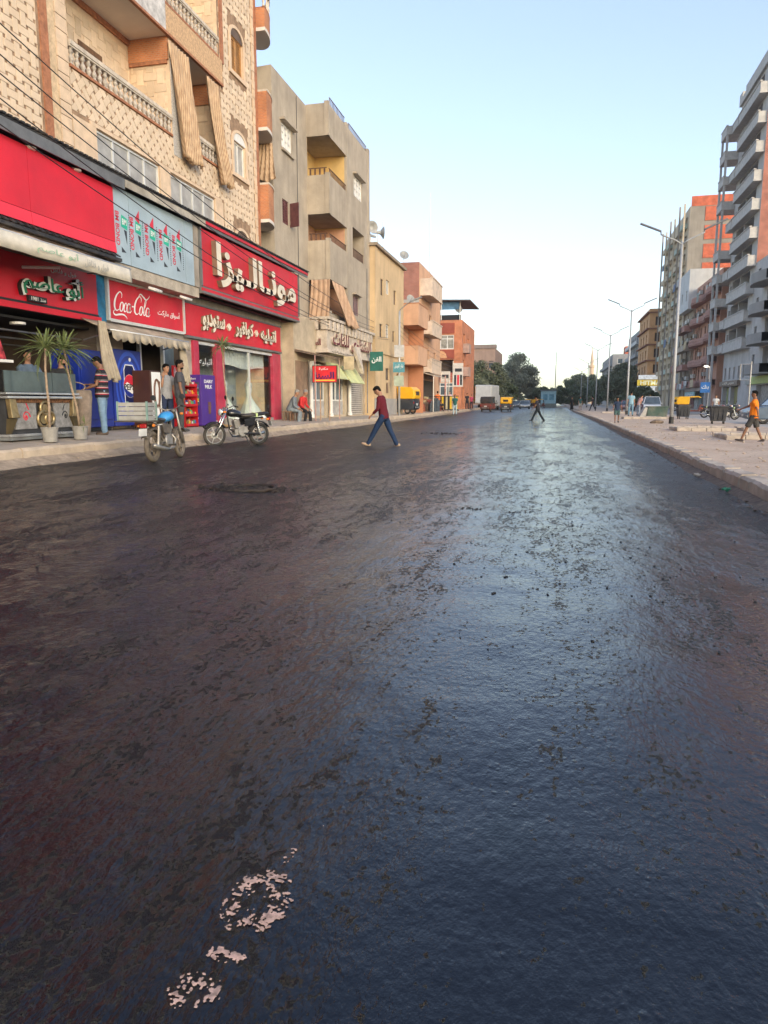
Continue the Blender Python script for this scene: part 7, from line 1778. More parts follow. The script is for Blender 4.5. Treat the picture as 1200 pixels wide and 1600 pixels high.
car('white estate car parked on the side road near the green skip', (9.6,79,.03), 185, WHTC, suv=True)
car('red car parked at the far end of the median', (9.1,100,.03), 180, REDC)
car('dark red hatchback parked beside the red car', (10.9,97,.03), 183, mat('maroon_car_paint', (.13,.03,.035), .35, .1, coat=.3), suv=True)
car('blue grey car with a dusty bonnet at the edge of the side road', (12.2,43.5,.03), 268, mat('blue_grey_paint', (.07,.11,.16), .35, .12, coat=.4), suv=True)
car('small grey car among the traffic beyond the silver saloon', (-7.8,146,.05), 184, mat('grey_car_paint', (.22,.23,.24), .35, .1, coat=.3))
# box truck
tk = thing('box_truck', 'white ribbed box truck with an orange edge parked at the far left kerb', 'truck', (-9.6,104,.1), R(-6))
WHB2 = mat('white_truck_box', (.58,.58,.57), .5, .08, 1, dirt=.2)
mb = MB(); prof = [(-2.4,1.0),(2.6,1.0),(2.6,3.05),(2.2,3.35),(-2.4,3.35)]
mb.box(-1.15,1.15,-3.6,2.2,.95,3.45); mb.build('cargo_box', WHB2, tk, bevel=.12)
for k in range(11):
    mb = MB(); mb.box(1.151,1.17,-3.3+.5*k,-3.22+.5*k,1.05,3.3); mb.build('rib', WHB2, tk)
for k in range(5):
    mb = MB(); mb.box(-.95+.45*k,-.89+.45*k,-3.62,-3.601,1.1,3.3); mb.build('rib', WHB2, tk)
mb = MB(); mb.box(-1.17,-1.152,-3.6,-2.6,1.2,3.2); mb.build('orange_panel', mat('orange_panel_paint', (.75,.30,.03), .5, .1), tk)
mb = MB(); mb.prism([(-1.0,2.4,.55),(-1.0,4.0,.55),(-1.0,4.05,1.3),(-1.0,3.75,2.15),(-1.0,2.4,2.15)], (2.0,0,0)); mb.build('cab', WHB2, tk, bevel=.08)
mb = MB(); mb.prism([(-.9,4.06,1.35),(.9,4.06,1.35),(.85,3.79,2.02),(-.85,3.79,2.02)], (0,.02,0)); mb.build('windscreen', GLASS, tk)
mb = MB(); mb.box(-.5,.5,-3.5,3.8,.55,.8); mb.build('chassis', BLACK, tk)
for y in (-2.2,3.0):
    for sx in (-.85,.85): wheel(tk, sx,y,.42,.24,8)
# small parked motorcycles by the salmon building, and a red one
for i, (x, y, hd, lb, tk_) in enumerate(((10.9,58.5,100,'black motorcycle parked in the row across the side road, beside the white shirted man',BLKT),(11.4,57.2,110,'second black motorcycle parked in the row across the side road',BLKT),(11.7,60.0,95,'dark motorcycle parked at the far end of the row across the side road',BLKT),(11.7,52.5,265,'small red motorcycle on the side road behind the boy in orange',mat('red_tank', (.45,.03,.03), .3, .1)),(13.1,62.5,100,'dark motorcycle parked in front of the teal pharmacy sign',BLKT))):
    moto(lb, (x,y,.03), hd, tk_, lean=-3)
# ---------------------------------------------------------------- shopfront props
INOX = mat('brushed_steel_sheet', (.30,.31,.31), .38, .12, 4, metal=.55, dirt=.2)
BRASS = mat('old_brass', (.42,.31,.16), .4, .2, 8, metal=.8)
ct = thing('food_cart', 'steel food cart with dark glass front, brass brackets and painted Arabic swirls', 'food cart', (-10.3,12.4,.47), world_coords=True)
CX = -9.95; CF_ = LX(CX); y0, y1 = 11.35, 13.35
mb = MB(); mb.box(CX-.75,CX-.06,y0+.05,y1-.05,.62,1.28); mb.build('cabinet', mat('dark_cart_body', (.045,.045,.048), .5, .2), ct)
mb = MB(); mb.box(CX-.82,CX+.10,y0-.06,y1+.08,1.285,1.33); mb.box(CX-.82,CX+.06,y0-.04,y1+.05,1.36,1.40); mb.build('counter_edge', mat('polished_trim', (.62,.63,.64), .25, .1, metal=.7), ct, bevel=.008)
for a, b in ((y0-.02,y0+1.12),(y0+1.14,y0+1.26),(y0+1.28,y1)):
    mb = MB(); CF_.box(mb, a, b, 1.41, 1.80, .0, .02); mb.build('glass_front', mat('dark_tinted_glass', (.07,.10,.11), .12, .2, 1.5, spec=.6), ct)
mb = MB(); mb.prism([(CX,y0-.02,1.41),(CX-.75,y0-.02,1.41),(CX-.75,y0-.02,1.82),(CX,y0-.02,1.80)], (0,-.02,0)); mb.build('end_glass', mat('black_panel', (.02,.02,.022), .25, .2), ct)
mb = MB(); mb.box(CX-.8,CX-.02,y0,y1,1.405,1.42); mb.build('counter_top', INOX, ct)
for a, b in ((y0+.22,y0+.80),(y0+1.32,y1-.12)):
    mb = MB(); CF_.box(mb, a, b, .70, 1.20, -.055, -.02); mb.build('front_panel', mat('grey_hammered_panel', (.26,.25,.24), .6, .25, 12, bump=.3), ct)
mb = MB(); CF_.box(mb, y0+.05, y1-.05, 1.205, 1.282, -.05, .0); mb.build('pattern_strip', mat('brown_pattern_strip', (.20,.09,.04), .6, .6, 18), ct)
for y, s_ in ((y0+.02,1),(y1-.02,-1)):
    mb = MB(); mb.prism([CF_(y,1.28,.06), CF_(y+.16*s_,1.28,.06), CF_(y+.20*s_,.98,.08), CF_(y+.24*s_,.92,.08), CF_(y+.02*s_,.92,.08), CF_(y+.02*s_,1.1,.06)], (-.10,0,0)); mb.build('brass_bracket', BRASS, ct, bevel=.01)
    mb = MB(); mb.prism([CF_(y,.91,.04), CF_(y+.2*s_,.91,.04), CF_(y+.06*s_,.62,.0), CF_(y,.62,.0)], (-.08,0,0)); mb.build('brass_foot', mat('dark_brass', (.16,.12,.06), .5, .2, metal=.6), ct)
for (cy, cz, r_) in ((y0+1.04,1.10,.13),(y0+.98,.88,.16),(y0+1.16,.90,.12)):
    mb = MB(); mb.tube([CF_(cy+r_*math.cos(q*math.pi/10), cz+r_*math.sin(q*math.pi/10), -.01) for q in range(20)], .035, 8, closed=True); mb.lathe([(r_*.6,-.02),(r_*.6,.02)], CF_(cy,cz,-.02), 14, axis='X'); mb.build('brass_wheel', BRASS, ct, smooth=True, auto=50)
def swirl(cy, cz, sc, m_, mir=1):
    mb = MB(); pts = [CF_(cy+sc*mir*(.0+.28*math.exp(-.11*q)*math.cos(q*.52)), cz+sc*(.12+.32*math.exp(-.10*q)*math.sin(q*.52)), -.012) for q in range(26)]; mb.tube(pts, .010, 5); mb.tube([CF_(cy+sc*.2*mir,cz+sc*.45,-.012), CF_(cy+sc*.05*mir,cz+sc*.75,-.012)], .010, 5); mb.build('painted_swirl', m_, ct)
swirl(y0+.5, .88, .42, INKR); swirl(y0+1.65, .90, .36, BLACK, -1)
mb = MB(); mb.box(CX-.78,CX+.05,y0-.02,y1+.02,.565,.615); mb.build('base_trim', mat('polished_trim'), ct)
mb = MB(); mb.box(CX-.78,CX+.02,y0,y1,.50,.56); mb.build('base', INOX, ct)
for yy in (y0+.1,y1-.1):
    for xx in (CX-.7,CX-.02):
        mb = MB(); mb.lathe([(.04,-.012),(.045,0),(.04,.012)], (xx,yy,side_z(xx)+.045), 12, axis='X'); mb.build('castor', RUBBER, ct)
# food and bottles on the counter
for i, (yy, h, r_, c, nm, lb) in enumerate(((12.55,.36,.045,(.70,.44,.03),'sauce_bottle','yellow squeeze bottle on the food cart counter'),(12.72,.30,.05,(.40,.55,.62),'water_bottle','clear water bottle on the food cart counter beside the yellow bottle'))):
    t_ = thing(nm, lb, 'bottle', (CX-.72,yy-.55,1.42))
    mb = MB(); mb.lathe([(r_,0),(r_,h*.55),(r_*.75,h*.72),(r_*.35,h*.82),(r_*.3,h*.9)], n=14); mb.build('bottle_body', mat(nm+'_plastic', c, .3, .1), t_, smooth=True, auto=50)
    mb = MB(); mb.lathe([(r_*.32,h*.9),(r_*.3,h*.95),(r_*.1,h)], n=12); mb.build('bottle_cap', mat('taxi_yellow') if i == 0 else WHITE, t_, smooth=True)
for i, (yy, c, lb) in enumerate(((12.15,(.62,.60,.56),'white foam tray on the counter in front of the smiling man'),(12.75,(.60,.62,.56),'white plastic bag of bread on the cart counter'),(13.0,(.55,.35,.28),'pink cloth bundle at the end of the cart counter'))):
    mb = MB(); ellip(mb, (CX-.3,yy,1.47), (.16,.2,.07)); o = MB(); me = remesh(mb, .02, 1, .02, 12, i); me.materials.append(mat('bundle_%d' % i, c, .7, .15)); b_ = bpy.data.objects.new(['foam_tray','bread_bag','cloth_bundle'][i], me); COL.objects.link(b_); tag(b_, lb, ['tray','bag','cloth'][i])
# ice cream umbrella / red striped menu board edge at the left
mb = MB(); mb.prism([(-9.92,10.2,2.0),(-9.92,11.35,2.0),(-9.92,11.0,3.0),(-9.92,10.2,3.1)], (.05,0,0)); pb = mb.build('menu_board', mat('red_striped_board', (.45,.05,.06), .6, .5, 9)); tag(pb, 'slanted red and white board at the end of the food cart', 'sign')
mb = MB(); mb.box(-10.2,-9.85,9.9,11.5,1.94,1.99); mb.tube([(-10.0,10.6,1.42),(-10.0,10.6,1.94)], .03, 8); tag(mb.build('board_shelf', WHITE), 'white shelf holding the slanted red board over the cart', 'shelf')
# potted dracaenas
POT = mat('cement_pot', (.30,.28,.25), .9, .15, 6, bump=.4, bscale=40); LEAF = mat('dracaena_leaf', (.085,.13,.04), .5, .35, 12, col2=(.20,.22,.09)); STEM = mat('palm_stem', (.36,.26,.18), .85, .2, 20, bump=.5, bscale=60)
def leaf_mesh(L, w, droop):
    n = 6; vs_, fs = [], []
    for i in range(n+1):
        t1 = i/n; ww = w*math.sin(math.pi*min(1, .12+.88*(1-t1)))*.5 if i < n else .001
        y = L*t1; z = -droop*L*t1**2.2; vs_ += [(-ww,y,z+.006),(0,y,z-.006*(1-t1)),(ww,y,z+.006)]
    for i in range(n):
        for j in range(2): k = i*3+j; fs.append((k,k+1,k+4,k+3))
    me = bpy.data.meshes.new('leaf'); me.from_pydata(vs_, [], fs); me.materials.append(LEAF); me.polygons.foreach_set('use_smooth',[True]*len(fs)); return me
LM_ = [leaf_mesh(.55,.035,.25), leaf_mesh(.48,.035,.5), leaf_mesh(.38,.032,.08), leaf_mesh(.6,.036,.75)]
def dracaena(label, loc, top, potr, poth, n=70, sprout=False, sc=1.0, seed=0):
    t_ = thing('potted_palm', label, 'plant', loc); r = random.Random(seed)
    if potr:
        mb = MB(); mb.lathe([(potr*.82,0),(potr*.9,poth*.5),(potr,poth*.92),(potr*1.06,poth*.93),(potr*1.06,poth),(potr*.92,poth),(potr*.9,poth*.9),(.02,poth*.88)], n=24); mb.build('pot', POT, t_, smooth=True, auto=40)
    tx, ty, tz = top
    mb = MB(); pts = [(0,0,poth*.85)] + [(tx*q+.02*math.sin(q*7), ty*q, poth+(tz-poth)*q) for q in (.25,.5,.75,1)]; mb.tube(pts, [.028,.024,.022,.02,.022], 8); mb.build('stem', STEM, t_, smooth=True)
    def rosette(c, n, k):
        for i in range(n):
            el = R(r.uniform(-28,78)); az = r.uniform(0,6.28)
            o = bpy.data.objects.new('leaf', r.choice(LM_) if el < R(55) else LM_[2]); COL.objects.link(o); o.parent = t_
            o.location = (c[0],c[1],c[2]+r.uniform(-.05,.05)); o.rotation_euler = (el, r.uniform(-.4,.4), az); s_ = k*r.uniform(.75,1.15); o.scale = (s_,s_,s_)
    rosette((tx,ty,tz), n, sc)
    if sprout: rosette((.08,.06,poth+.05), 14, .45)
dracaena('tall potted palm standing straight in front of the food cart', (-9.52,11.93,.455), (.0,.03,1.78), .155,.28, 70, seed=1)
dracaena('leaning potted palm with a young shoot at the end of the food cart', (-9.58,12.92,.455), (.0,-.34,1.80), .155,.27, 64, sprout=True, seed=2)
dracaena('tall potted palm standing beside the purple chocolate cooler', (-9.85,20.35,.46), (.0,-.20,2.45), .15,.26, 56, sc=.85, seed=3)
# tall clay jar with woven top
jr = thing('clay_jar', 'tall dusty clay jar standing between the food cart and the blue cooler', 'jar', (-10.25,13.95,side_z(-10.25)))
mb = MB(); mb.lathe([(.12,0),(.15,.1),(.19,.5),(.22,.85),(.21,.98),(.17,1.0),(.16,.96)], n=22); mb.build('body', mat('dusty_clay', (.26,.20,.155), .9, .2, 6, bump=.5, bscale=50), jr, smooth=True, auto=50)
mb = MB(); mb.tube([(.1*math.cos(q)-.05,.16*math.sin(q),1.0+.17*abs(math.sin(q*.5))) for q in [k*.35 for k in range(10)]], .012, 6); mb.build('handle', STEM, jr)
# blue coolers
BLU = mat('cobalt_cooler', (.010,.030,.26), .35, .12, 2, dirt=.1); BLUD = mat('dark_blue_ring', (.008,.012,.07), .4, .1); BLUL = mat('light_blue_ring', (.035,.09,.50), .4, .1)
KX = -10.62; KF = LX(KX)
pc_ = thing('drinks_cooler', 'plain cobalt blue drinks cooler behind the man in the striped polo', 'cooler', (-11,15.1,.52), world_coords=True)
mb = MB(); mb.box(KX-.75,KX-.02,14.45,15.68,.62,2.42); mb.build('cabinet', BLU, pc_, bevel=.02)
mb = MB(); KF.box(mb, 14.5, 15.63, .8, 2.2, -.018, .01); mb.build('door', BLU, pc_, bevel=.01)
mb = MB(); KF.box(mb, 14.45,15.68,.53,.61,-.5,-.1); mb.build('plinth', BLACK, pc_)
pp = thing('drinks_cooler', 'blue drinks cooler printed with rings and a red white and blue globe can', 'cooler', (-11,16.4,.52), world_coords=True)
mb = MB(); mb.box(KX-.75,KX-.02,15.75,17.0,.62,2.52); mb.build('cabinet', BLU, pp, bevel=.02)
cy, cz = 16.42, 1.62
def plate(nm, m_, pts, w): mb = MB(); mb.add([KF(a, b, w) for a, b in pts], [tuple(range(len(pts)))]); return mb.build(nm, m_, pp)
def oval(ry, rz_, n=40, c=None): c = c or (cy, cz); return [(c[0]+ry*math.cos(2*math.pi*k/n), c[1]+rz_*math.sin(2*math.pi*k/n)) for k in range(n)]
def clip(pts): return [(min(max(a,15.78),16.97), min(max(b,.66),2.5)) for a, b in pts]
for i, k in enumerate((.85,.74,.63,.52,.41)): plate('printed_ring', BLUL if i % 2 == 0 else BLU, clip(oval(k*.62+.06,k*1.02)), -.0185+.0012*i)
can_o = [(cy-.24,cz-.5),(cy-.20,cz-.58),(cy+.20,cz-.58),(cy+.24,cz-.5),(cy+.24,cz+.42),(cy+.17,cz+.54),(cy-.17,cz+.54),(cy-.24,cz+.42)]
plate('can_outline', INKW, can_o, -.012); plate('can_body', BLUD, [(cy+(a-cy)*.9, cz+(b-cz)*.95) for a, b in can_o], -.0112)
plate('globe_white', INKW, oval(.27,.29), -.0105)
plate('globe_red', INKR, [(cy+.265*math.cos(a), cz+.285*math.sin(a)) for a in [math.pi*k/16 for k in range(17)]]+[(cy-.12,cz+.10),(cy+.1,cz+.02)], -.0098)
plate('globe_blue', BLU, [(cy+.265*math.cos(a), cz+.285*math.sin(a)) for a in [math.pi+math.pi*k/16 for k in range(17)]][::-1]+[(cy-.1,cz-.12),(cy+.1,cz-.20)], -.0098)
letters('printed_lettering', 'PEPSI', KF, cy-.25, cy+.25, cz-.10, cz+.05, -.009, BLACK, pp, .03, .001)
plate('bubble', INKW, oval(.05,.05,12,(cy+.05,cz+.66)), -.011)
# brown freezer with white logo side
gz = thing('tall_freezer', 'tall brown freezer with a white side printed with a brown chocolate swirl', 'freezer', (-10.4,16.8,.48), world_coords=True)
mb = MB(); mb.box(-10.75,-10.12,16.55,17.05,.58,2.02); mb.build('cabinet', mat('chocolate_brown_panel', (.055,.022,.016), .4, .15), gz, bevel=.015)
GZ = LX(-10.118); mb = MB(); GZ.box(mb, 16.60,17.03,.62,1.98,0,.006); mb.build('printed_side', INKW, gz)
mb = MB(); mb.tube([GZ(16.82+.13*math.cos(q*.3), 1.45+.34*math.sin(q*.3), .008) for q in range(22)], .03, 6); mb.tube([GZ(16.95,1.75,.008), GZ(16.9,1.2,.008), GZ(16.97,.8,.008)], .025, 6); mb.build('chocolate_swirl', mat('milk_brown_ink', (.15,.07,.045), .5, .2), gz, smooth=True)
V, F = text_mesh('Galaxy', .01, 0); mn, mx_ = V.min(0), V.max(0); mb = MB(); mb.add([GZ(16.74-.12*((y-mn[1])/(mx_[1]-mn[1])), .70+.5*(x-mn[0])/(mx_[0]-mn[0]), .0085) for x, y, z_ in V], F); mb.build('printed_lettering', mat('teal_ink', (.03,.18,.2), .5, .1), gz)
FZ = FY(16.548); mb = MB(); FZ.box(mb, -10.40,-10.24,.92,.97,0,.004); mb.build('label_plate', INKW, gz)
for xx in (-10.7,-10.2):
    mb = MB(); mb.lathe([(.045,-.02),(.045,.02)], (xx,16.65,side_z(xx)+.05), 12, axis='X'); mb.build('castor', RUBBER, gz)
# snack rack
sn = thing('snack_rack', 'red wire snack rack with five shelves of bright packets', 'rack', (-10.5,19.1,.48), world_coords=True)
RED_ = mat('red_rack', (.50,.015,.02), .45, .1); NX = -10.35
mb = MB(); mb.box(NX-.42,NX-.40,18.68,19.42,.5,1.95); mb.build('back_panel', mat('dark_red_panel'), sn)
for y in (18.68,19.40):
    mb = MB(); mb.box(NX-.40,NX,y,y+.02,.48,1.75); mb.build('side_panel', RED_, sn)
SNC = [mat('packet_%d' % i, c, .4, .2, 20) for i, c in enumerate(((.62,.10,.03),(.68,.42,.03),(.10,.30,.12),(.06,.10,.36),(.60,.55,.5),(.45,.04,.10),(.25,.12,.05)))]
r = random.Random(4)
PK = []
for m_ in SNC:
    mb = MB(); mb.rbox((0,0,.055),(.03,.085,.11)); o = mb.build('packet', m_); PK.append(o.data); bpy.data.objects.remove(o)
for k in range(5):
    z = .52+.285*k
    mb = MB(); mb.box(NX-.40,NX+.02,18.705,19.395,z,z+.02); mb.box(NX+.0,NX+.025,18.70,19.40,z+.021,z+.075); mb.build('shelf', RED_, sn)
    for i in range(7):
        for j in range(2):
            o = bpy.data.objects.new('packet', r.choice(PK)); COL.objects.link(o); attach(o, sn); o.location = (NX-.05-.16*j,18.76+.095*i,z+.022+.05*j); o.rotation_euler = (0,r.uniform(-.2,.1),r.uniform(-.2,.2)); o.scale = (1,1,r.uniform(.9,1.5))
mb = MB(); mb.box(NX-.38,NX-.34,18.68,19.42,1.76,2.25); hb_ = mb.build('header_card', RED_, sn)
mb = MB(); mb.prism([(NX-.335,18.72,1.85)]+[(NX-.335,18.72+.66*q/10,2.12+.10*math.sin(q*1.7)) for q in range(11)]+[(NX-.335,19.38,1.85)], (.004,0,0)); mb.build('header_print', mat('pink_white_print', (.72,.45,.45), .5, .4, 14), hb_)
# purple cooler
cd = thing('chocolate_cooler', 'purple glass fronted chocolate cooler beside the snack rack', 'cooler', (-10.5,19.95,.48), world_coords=True)
PUR = mat('purple_cooler', (.075,.03,.23), .35, .1)
DX_ = -10.22; DF_ = LX(DX_)
mb = MB(); mb.box(DX_-.62,DX_-.04,19.5,20.42,.52,2.02); mb.build('cabinet', PUR, cd, bevel=.015)
CY = FY(19.498)
mb = MB(); CY.box(mb, DX_-.56,DX_-.10,1.12,1.80,.0,.008); mb.build('glass_door', mat('cooler_glass', (.10,.11,.14), .1, .3, 3), cd)
for k in range(3):
    mb = MB(); CY.box(mb, DX_-.54,DX_-.12,1.22+.2*k,1.235+.2*k,.009,.02); mb.build('shelf', ALU, cd)
    for i in range(6):
        o = bpy.data.objects.new('packet', PK[(i*3+k) % 7]); COL.objects.link(o); attach(o, cd); o.location = (DX_-.50+.07*i,19.485,1.237+.2*k); o.rotation_euler = (0,0,R(90)); o.scale = (.5,.6,.8)
letters('printed_lettering', 'Cadbury', CY, DX_-.52,DX_-.15,.66,.80,.002, INKW, cd, .01, .002)
letters('printed_lettering', 'Cadbury', CY, DX_-.46,DX_-.20,1.86,1.94,.002, INKW, cd, .01, .002)
PF_ = LX(DX_-.038)
letters('printed_lettering', 'DAIRY', PF_, 19.7,20.25,1.78,1.88,.0,INKW,cd,.02,.002); letters('printed_lettering', 'MILK', PF_, 19.75,20.2,1.62,1.73,.0,INKW,cd,.02,.002)
mb = MB(); PF_.box(mb, 19.9,20.08,1.12,1.22,.0,.003); mb.prism([PF_(19.9,1.1,0),PF_(20.1,1.12,0),PF_(20.05,.85,0),PF_(19.92,.86,0)], (.003,0,0)); mb.build('printed_bar', mat('milk_brown_ink'), cd)
# cardboard and litter on the pavement
for i, (x, y, s_, c, lb) in enumerate(((-9.75,19.9,.42,(.44,.26,.10),'flattened brown cardboard box leaning at the purple cooler'),(-9.45,18.2,.2,(.10,.09,.08),'scrap of dark rubber lying on the pavement behind the blue motorcycle'))):
    r = random.Random(i); mb = MB(); z = side_z(x); n = 9
    mb.prism([(x+s_*.6*math.cos(q*.7)*r.uniform(.7,1.1), y+s_*math.sin(q*.7)*r.uniform(.7,1.1), z+.012+.03*(q % 2)+(.10*max(0,math.cos(q*.7+2)))) for q in range(n)], (0,0,.012)); tag(mb.build('cardboard' if i == 0 else 'rubber_scrap', mat('scrap_%d' % i, c, .9, .2, 6)), lb, 'cardboard' if i == 0 else 'scrap')
# stool for the seated men
for i, (y, lb) in enumerate(((26.7,'low wooden stool under the grey haired man'),(27.4,'low wooden stool under the man in red'))):
    st = thing('stool', lb, 'stool', (-10.32,y,side_z(-10.3))); WD = mat('worn_wood', (.22,.13,.08), .8, .2, 8)
    mb = MB(); mb.box(-.2,.2,-.2,.2,.33,.37); mb.build('seat', WD, st)
    for a, b in ((-.17,-.17),(.13,-.17),(.13,.13),(-.17,.13)): mb = MB(); mb.box(a,a+.04,b,b+.04,0,.329); mb.build('leg', WD, st)
# ---------------------------------------------------------------- street furniture
lp = thing('street_lamp', 'old galvanised lamp post with one raised arm on the left pavement', 'street lamp', (-9.25,42.4,.42))
mb = MB(); mb.tube([(0,0,0),(0,0,6.1)], [.07,.055], 10); mb.build('pole', GALV, lp, smooth=True)
mb = MB(); mb.tube([(0,0,6.0),(.02,.1,6.2),(.45,.1,6.55),(.9,.1,6.75)], .03, 8); mb.rbox((1.1,.1,6.82),(.45,.16,.08),Matrix.Rotation(R(-18),3,'Y')); mb.build('lamp_arm', STEEL, lp)
for i, (z0, z1, x0, x1, c, lb, tx) in enumerate(((3.45,4.15,-.28,.32,(.50,.50,.50),'pale grey square board on the old lamp post',None),(2.55,3.15,-.35,.35,(.10,.30,.36),'teal street sign with white Arabic words on the old lamp post','شارع الجيش'),(1.75,2.35,-.3,.3,(.42,.48,.38),'faded green board low on the old lamp post',None))):
    s_ = thing('post_sign', lb, 'sign', (-9.25,42.3,.42+z0)); mb = MB(); mb.box(x0,x1,-.02,.0,0,z1-z0); mb.build('board', mat('post_board_%d' % i, c, .5, .15), s_)
    if tx: letters('sign_lettering', arabic(tx), FY(-.021), x0+.08, x1-.08, .18, .48, 0, INKW, s_, .02, .003)
# double lamps on the median
def dlamp():
    t_ = thing('street_lamp', '', 'street lamp')
    mb = MB(); mb.tube([(0,0,0),(0,0,3),(0,0,8.35)], [.09,.078,.05], 12); mb.build('pole', mat('white_grey_pole', (.36,.37,.38), .5, .08, metal=.2, dirt=.2), t_, smooth=True)
    mb = MB(); mb.tube([(0,0,0),(0,0,.32)], .11, 12); mb.build('black_base', BLACK, t_)
    for s_ in (-1,1):
        mb = MB(); mb.tube([(0,0,8.2),(s_*.25,0,8.38),(s_*.8,0,8.62),(s_*.95,0,8.70)], .035, 8); mb.build('arm', MATS['white_grey_pole'], t_, smooth=True)
        mb = MB(); mb.rbox((s_*1.40,0,9.02),(1.02,.15,.07),Matrix.Rotation(R(-23*s_),3,'Y')); mb.tube([(s_*.93,0,8.66),(s_*.95,0,8.86)], .03, 6); mb.build('lamp_head', mat('dark_lamp_head', (.14,.14,.15), .4, .1), t_, bevel=.02)
    return t_
LB = ['tall double armed lamp post on the median beside the brown sack','double armed lamp post on the median behind the man in light blue','double armed lamp post on the median, third from the brown sack','double armed lamp post on the median, fourth from the brown sack','distant double armed lamp post on the median, fifth from the brown sack','farthest double armed lamp post before the minaret, sixth from the brown sack']
base = dlamp()
for i, (x, y) in enumerate(((5.35,36.5),(5.6,62),(5.5,84),(5.4,107),(5.6,143),(5.6,180))):
    o = base if i == 0 else copy_tree(base); o.location = (x,y,.19); o['label'] = LB[i]; o['group'] = 'double lamps along the median'
# sack at the lamp foot
mb = MB(); ellip(mb, (0,0,.14), (.42,.22,.16)); ellip(mb, (.25,.05,.12), (.25,.2,.13)); ellip(mb, (-.3,0,.08), (.25,.18,.1)); me = remesh(mb, .025, 2, .03, 5, 3); me.materials.append(mat('brown_sacking', (.20,.15,.11), .95, .25, 6, bump=.6, bscale=40)); me.polygons.foreach_set('use_smooth',[True]*len(me.polygons))
o = bpy.data.objects.new('sack', me); COL.objects.link(o); o.location = (4.75,36.8,.19); o.scale = (.62,.7,.62); tag(o, 'dusty brown sack lying at the foot of the lamp post', 'sack')
# tree pits: low kerb rings on the median
def pit(label, cx, cy, lx, ly, h=.13):
    t_ = thing('tree_pit', label, 'planter', (cx,cy,.19)); r = random.Random(int(cx*10)); me = kerb_mesh('kerb_stone', .47, .16, h, .03, mat('pale_kerb_stone', (.46,.39,.32), .9, .15, 4, bump=.4), 31)
    for s_ in (-1,1):
        for k in range(int(lx/.49)): o = bpy.data.objects.new('kerb_stone', me); COL.objects.link(o); o.parent = t_; o.location = (-lx/2+.25+k*.49, s_*ly/2, r.uniform(-.02,.01)); o.rotation_euler = (0,0,R(90)*s_)
        for k in range(int(ly/.49)): o = bpy.data.objects.new('kerb_stone', me); COL.objects.link(o); o.parent = t_; o.location = (s_*lx/2, -ly/2+.25+k*.49, r.uniform(-.02,.01)); o.rotation_euler = (0,0,0 if s_ < 0 else math.pi)
    return t_
pit('low stone tree pit behind the boy in orange', 5.9, 22.4, 2.6, 1.6); pit('low stone tree pit between the boy in orange and the lamp post', 5.4, 28.2, 2.4, 1.6); pit('low stone tree pit beside the second lamp post', 5.3, 47, 2.6, 1.8); pit('far low stone tree pit near the parked cars', 5.4, 70, 2.6, 1.8)
# skip
sk = thing('skip', 'dented dark green skip with a sloping pale end on the median', 'skip', (6.75,53,.19), R(8)); sk.scale = (.62,.62,.72)
mb = MB(); mb.prism([(-1.2,-.6,0),(1.0,-.6,0),(1.15,-.6,.95),(-1.0,-.6,.95)], (0,1.2,0)); mb.build('body', mat('skip_green', (.05,.09,.07), .7, .25, 3, dirt=.4), sk, bevel=.03)
mb = MB(); mb.box(-1.05,1.2,-.65,.65,.951,1.02); mb.build('rim', mat('skip_green'), sk); mb = MB(); mb.prism([(-1.9,-.5,0),(-1.22,-.5,0),(-1.05,-.5,.9),(-1.3,-.5,.95)], (0,1.0,0)); mb.build('pale_end', mat('pale_dusty_metal', (.40,.38,.34), .8, .15), sk)
# blue sign, pylon, small lamp by the shops opposite
bsn = thing('street_sign', 'bright blue projecting street sign on a grey post across the side road', 'sign', (14.2,75,.1)); mb = MB(); mb.tube([(0,0,0),(0,0,4.5)], .05, 8); mb.build('post', GALV, bsn); mb = MB(); mb.box(-.75,.12,-.06,.06,2.0,3.0); b1 = mb.build('board', mat('signal_blue', (.02,.16,.48), .5, .15), bsn); letters('sign_lettering', arabic('بنك'), FY(-.061), -.65,.0,2.3,2.75,0,INKW,b1,.02,.004)
mb = MB(); ellip(mb, (-.35,0,4.5), (.22,.12,.10)); mb.tube([(0,0,4.4),(-.2,0,4.5)], .03, 6); mb.build('lamp_head', mat('lit_lamp', (.9,.85,.7), .4, .05, emit=1.2), bsn)
pyl = thing('empty_sign', 'empty rectangular sign outline on a thin pole in front of the unfinished tower', 'sign', (14.5,61,.1)); mb = MB(); mb.tube([(0,0,0),(0,0,4.2)], .05, 8); mb.build('pole', STEEL, pyl); mb = MB(); 
for a, b in (((-.05,0,4.0),(-.75,0,4.0)),((-.75,0,4.0),(-.75,0,2.8)),((-.75,0,2.8),(-.05,0,2.8))): mb.tube([a,b], .04, 6)
mb.build('frame', STEEL, pyl)
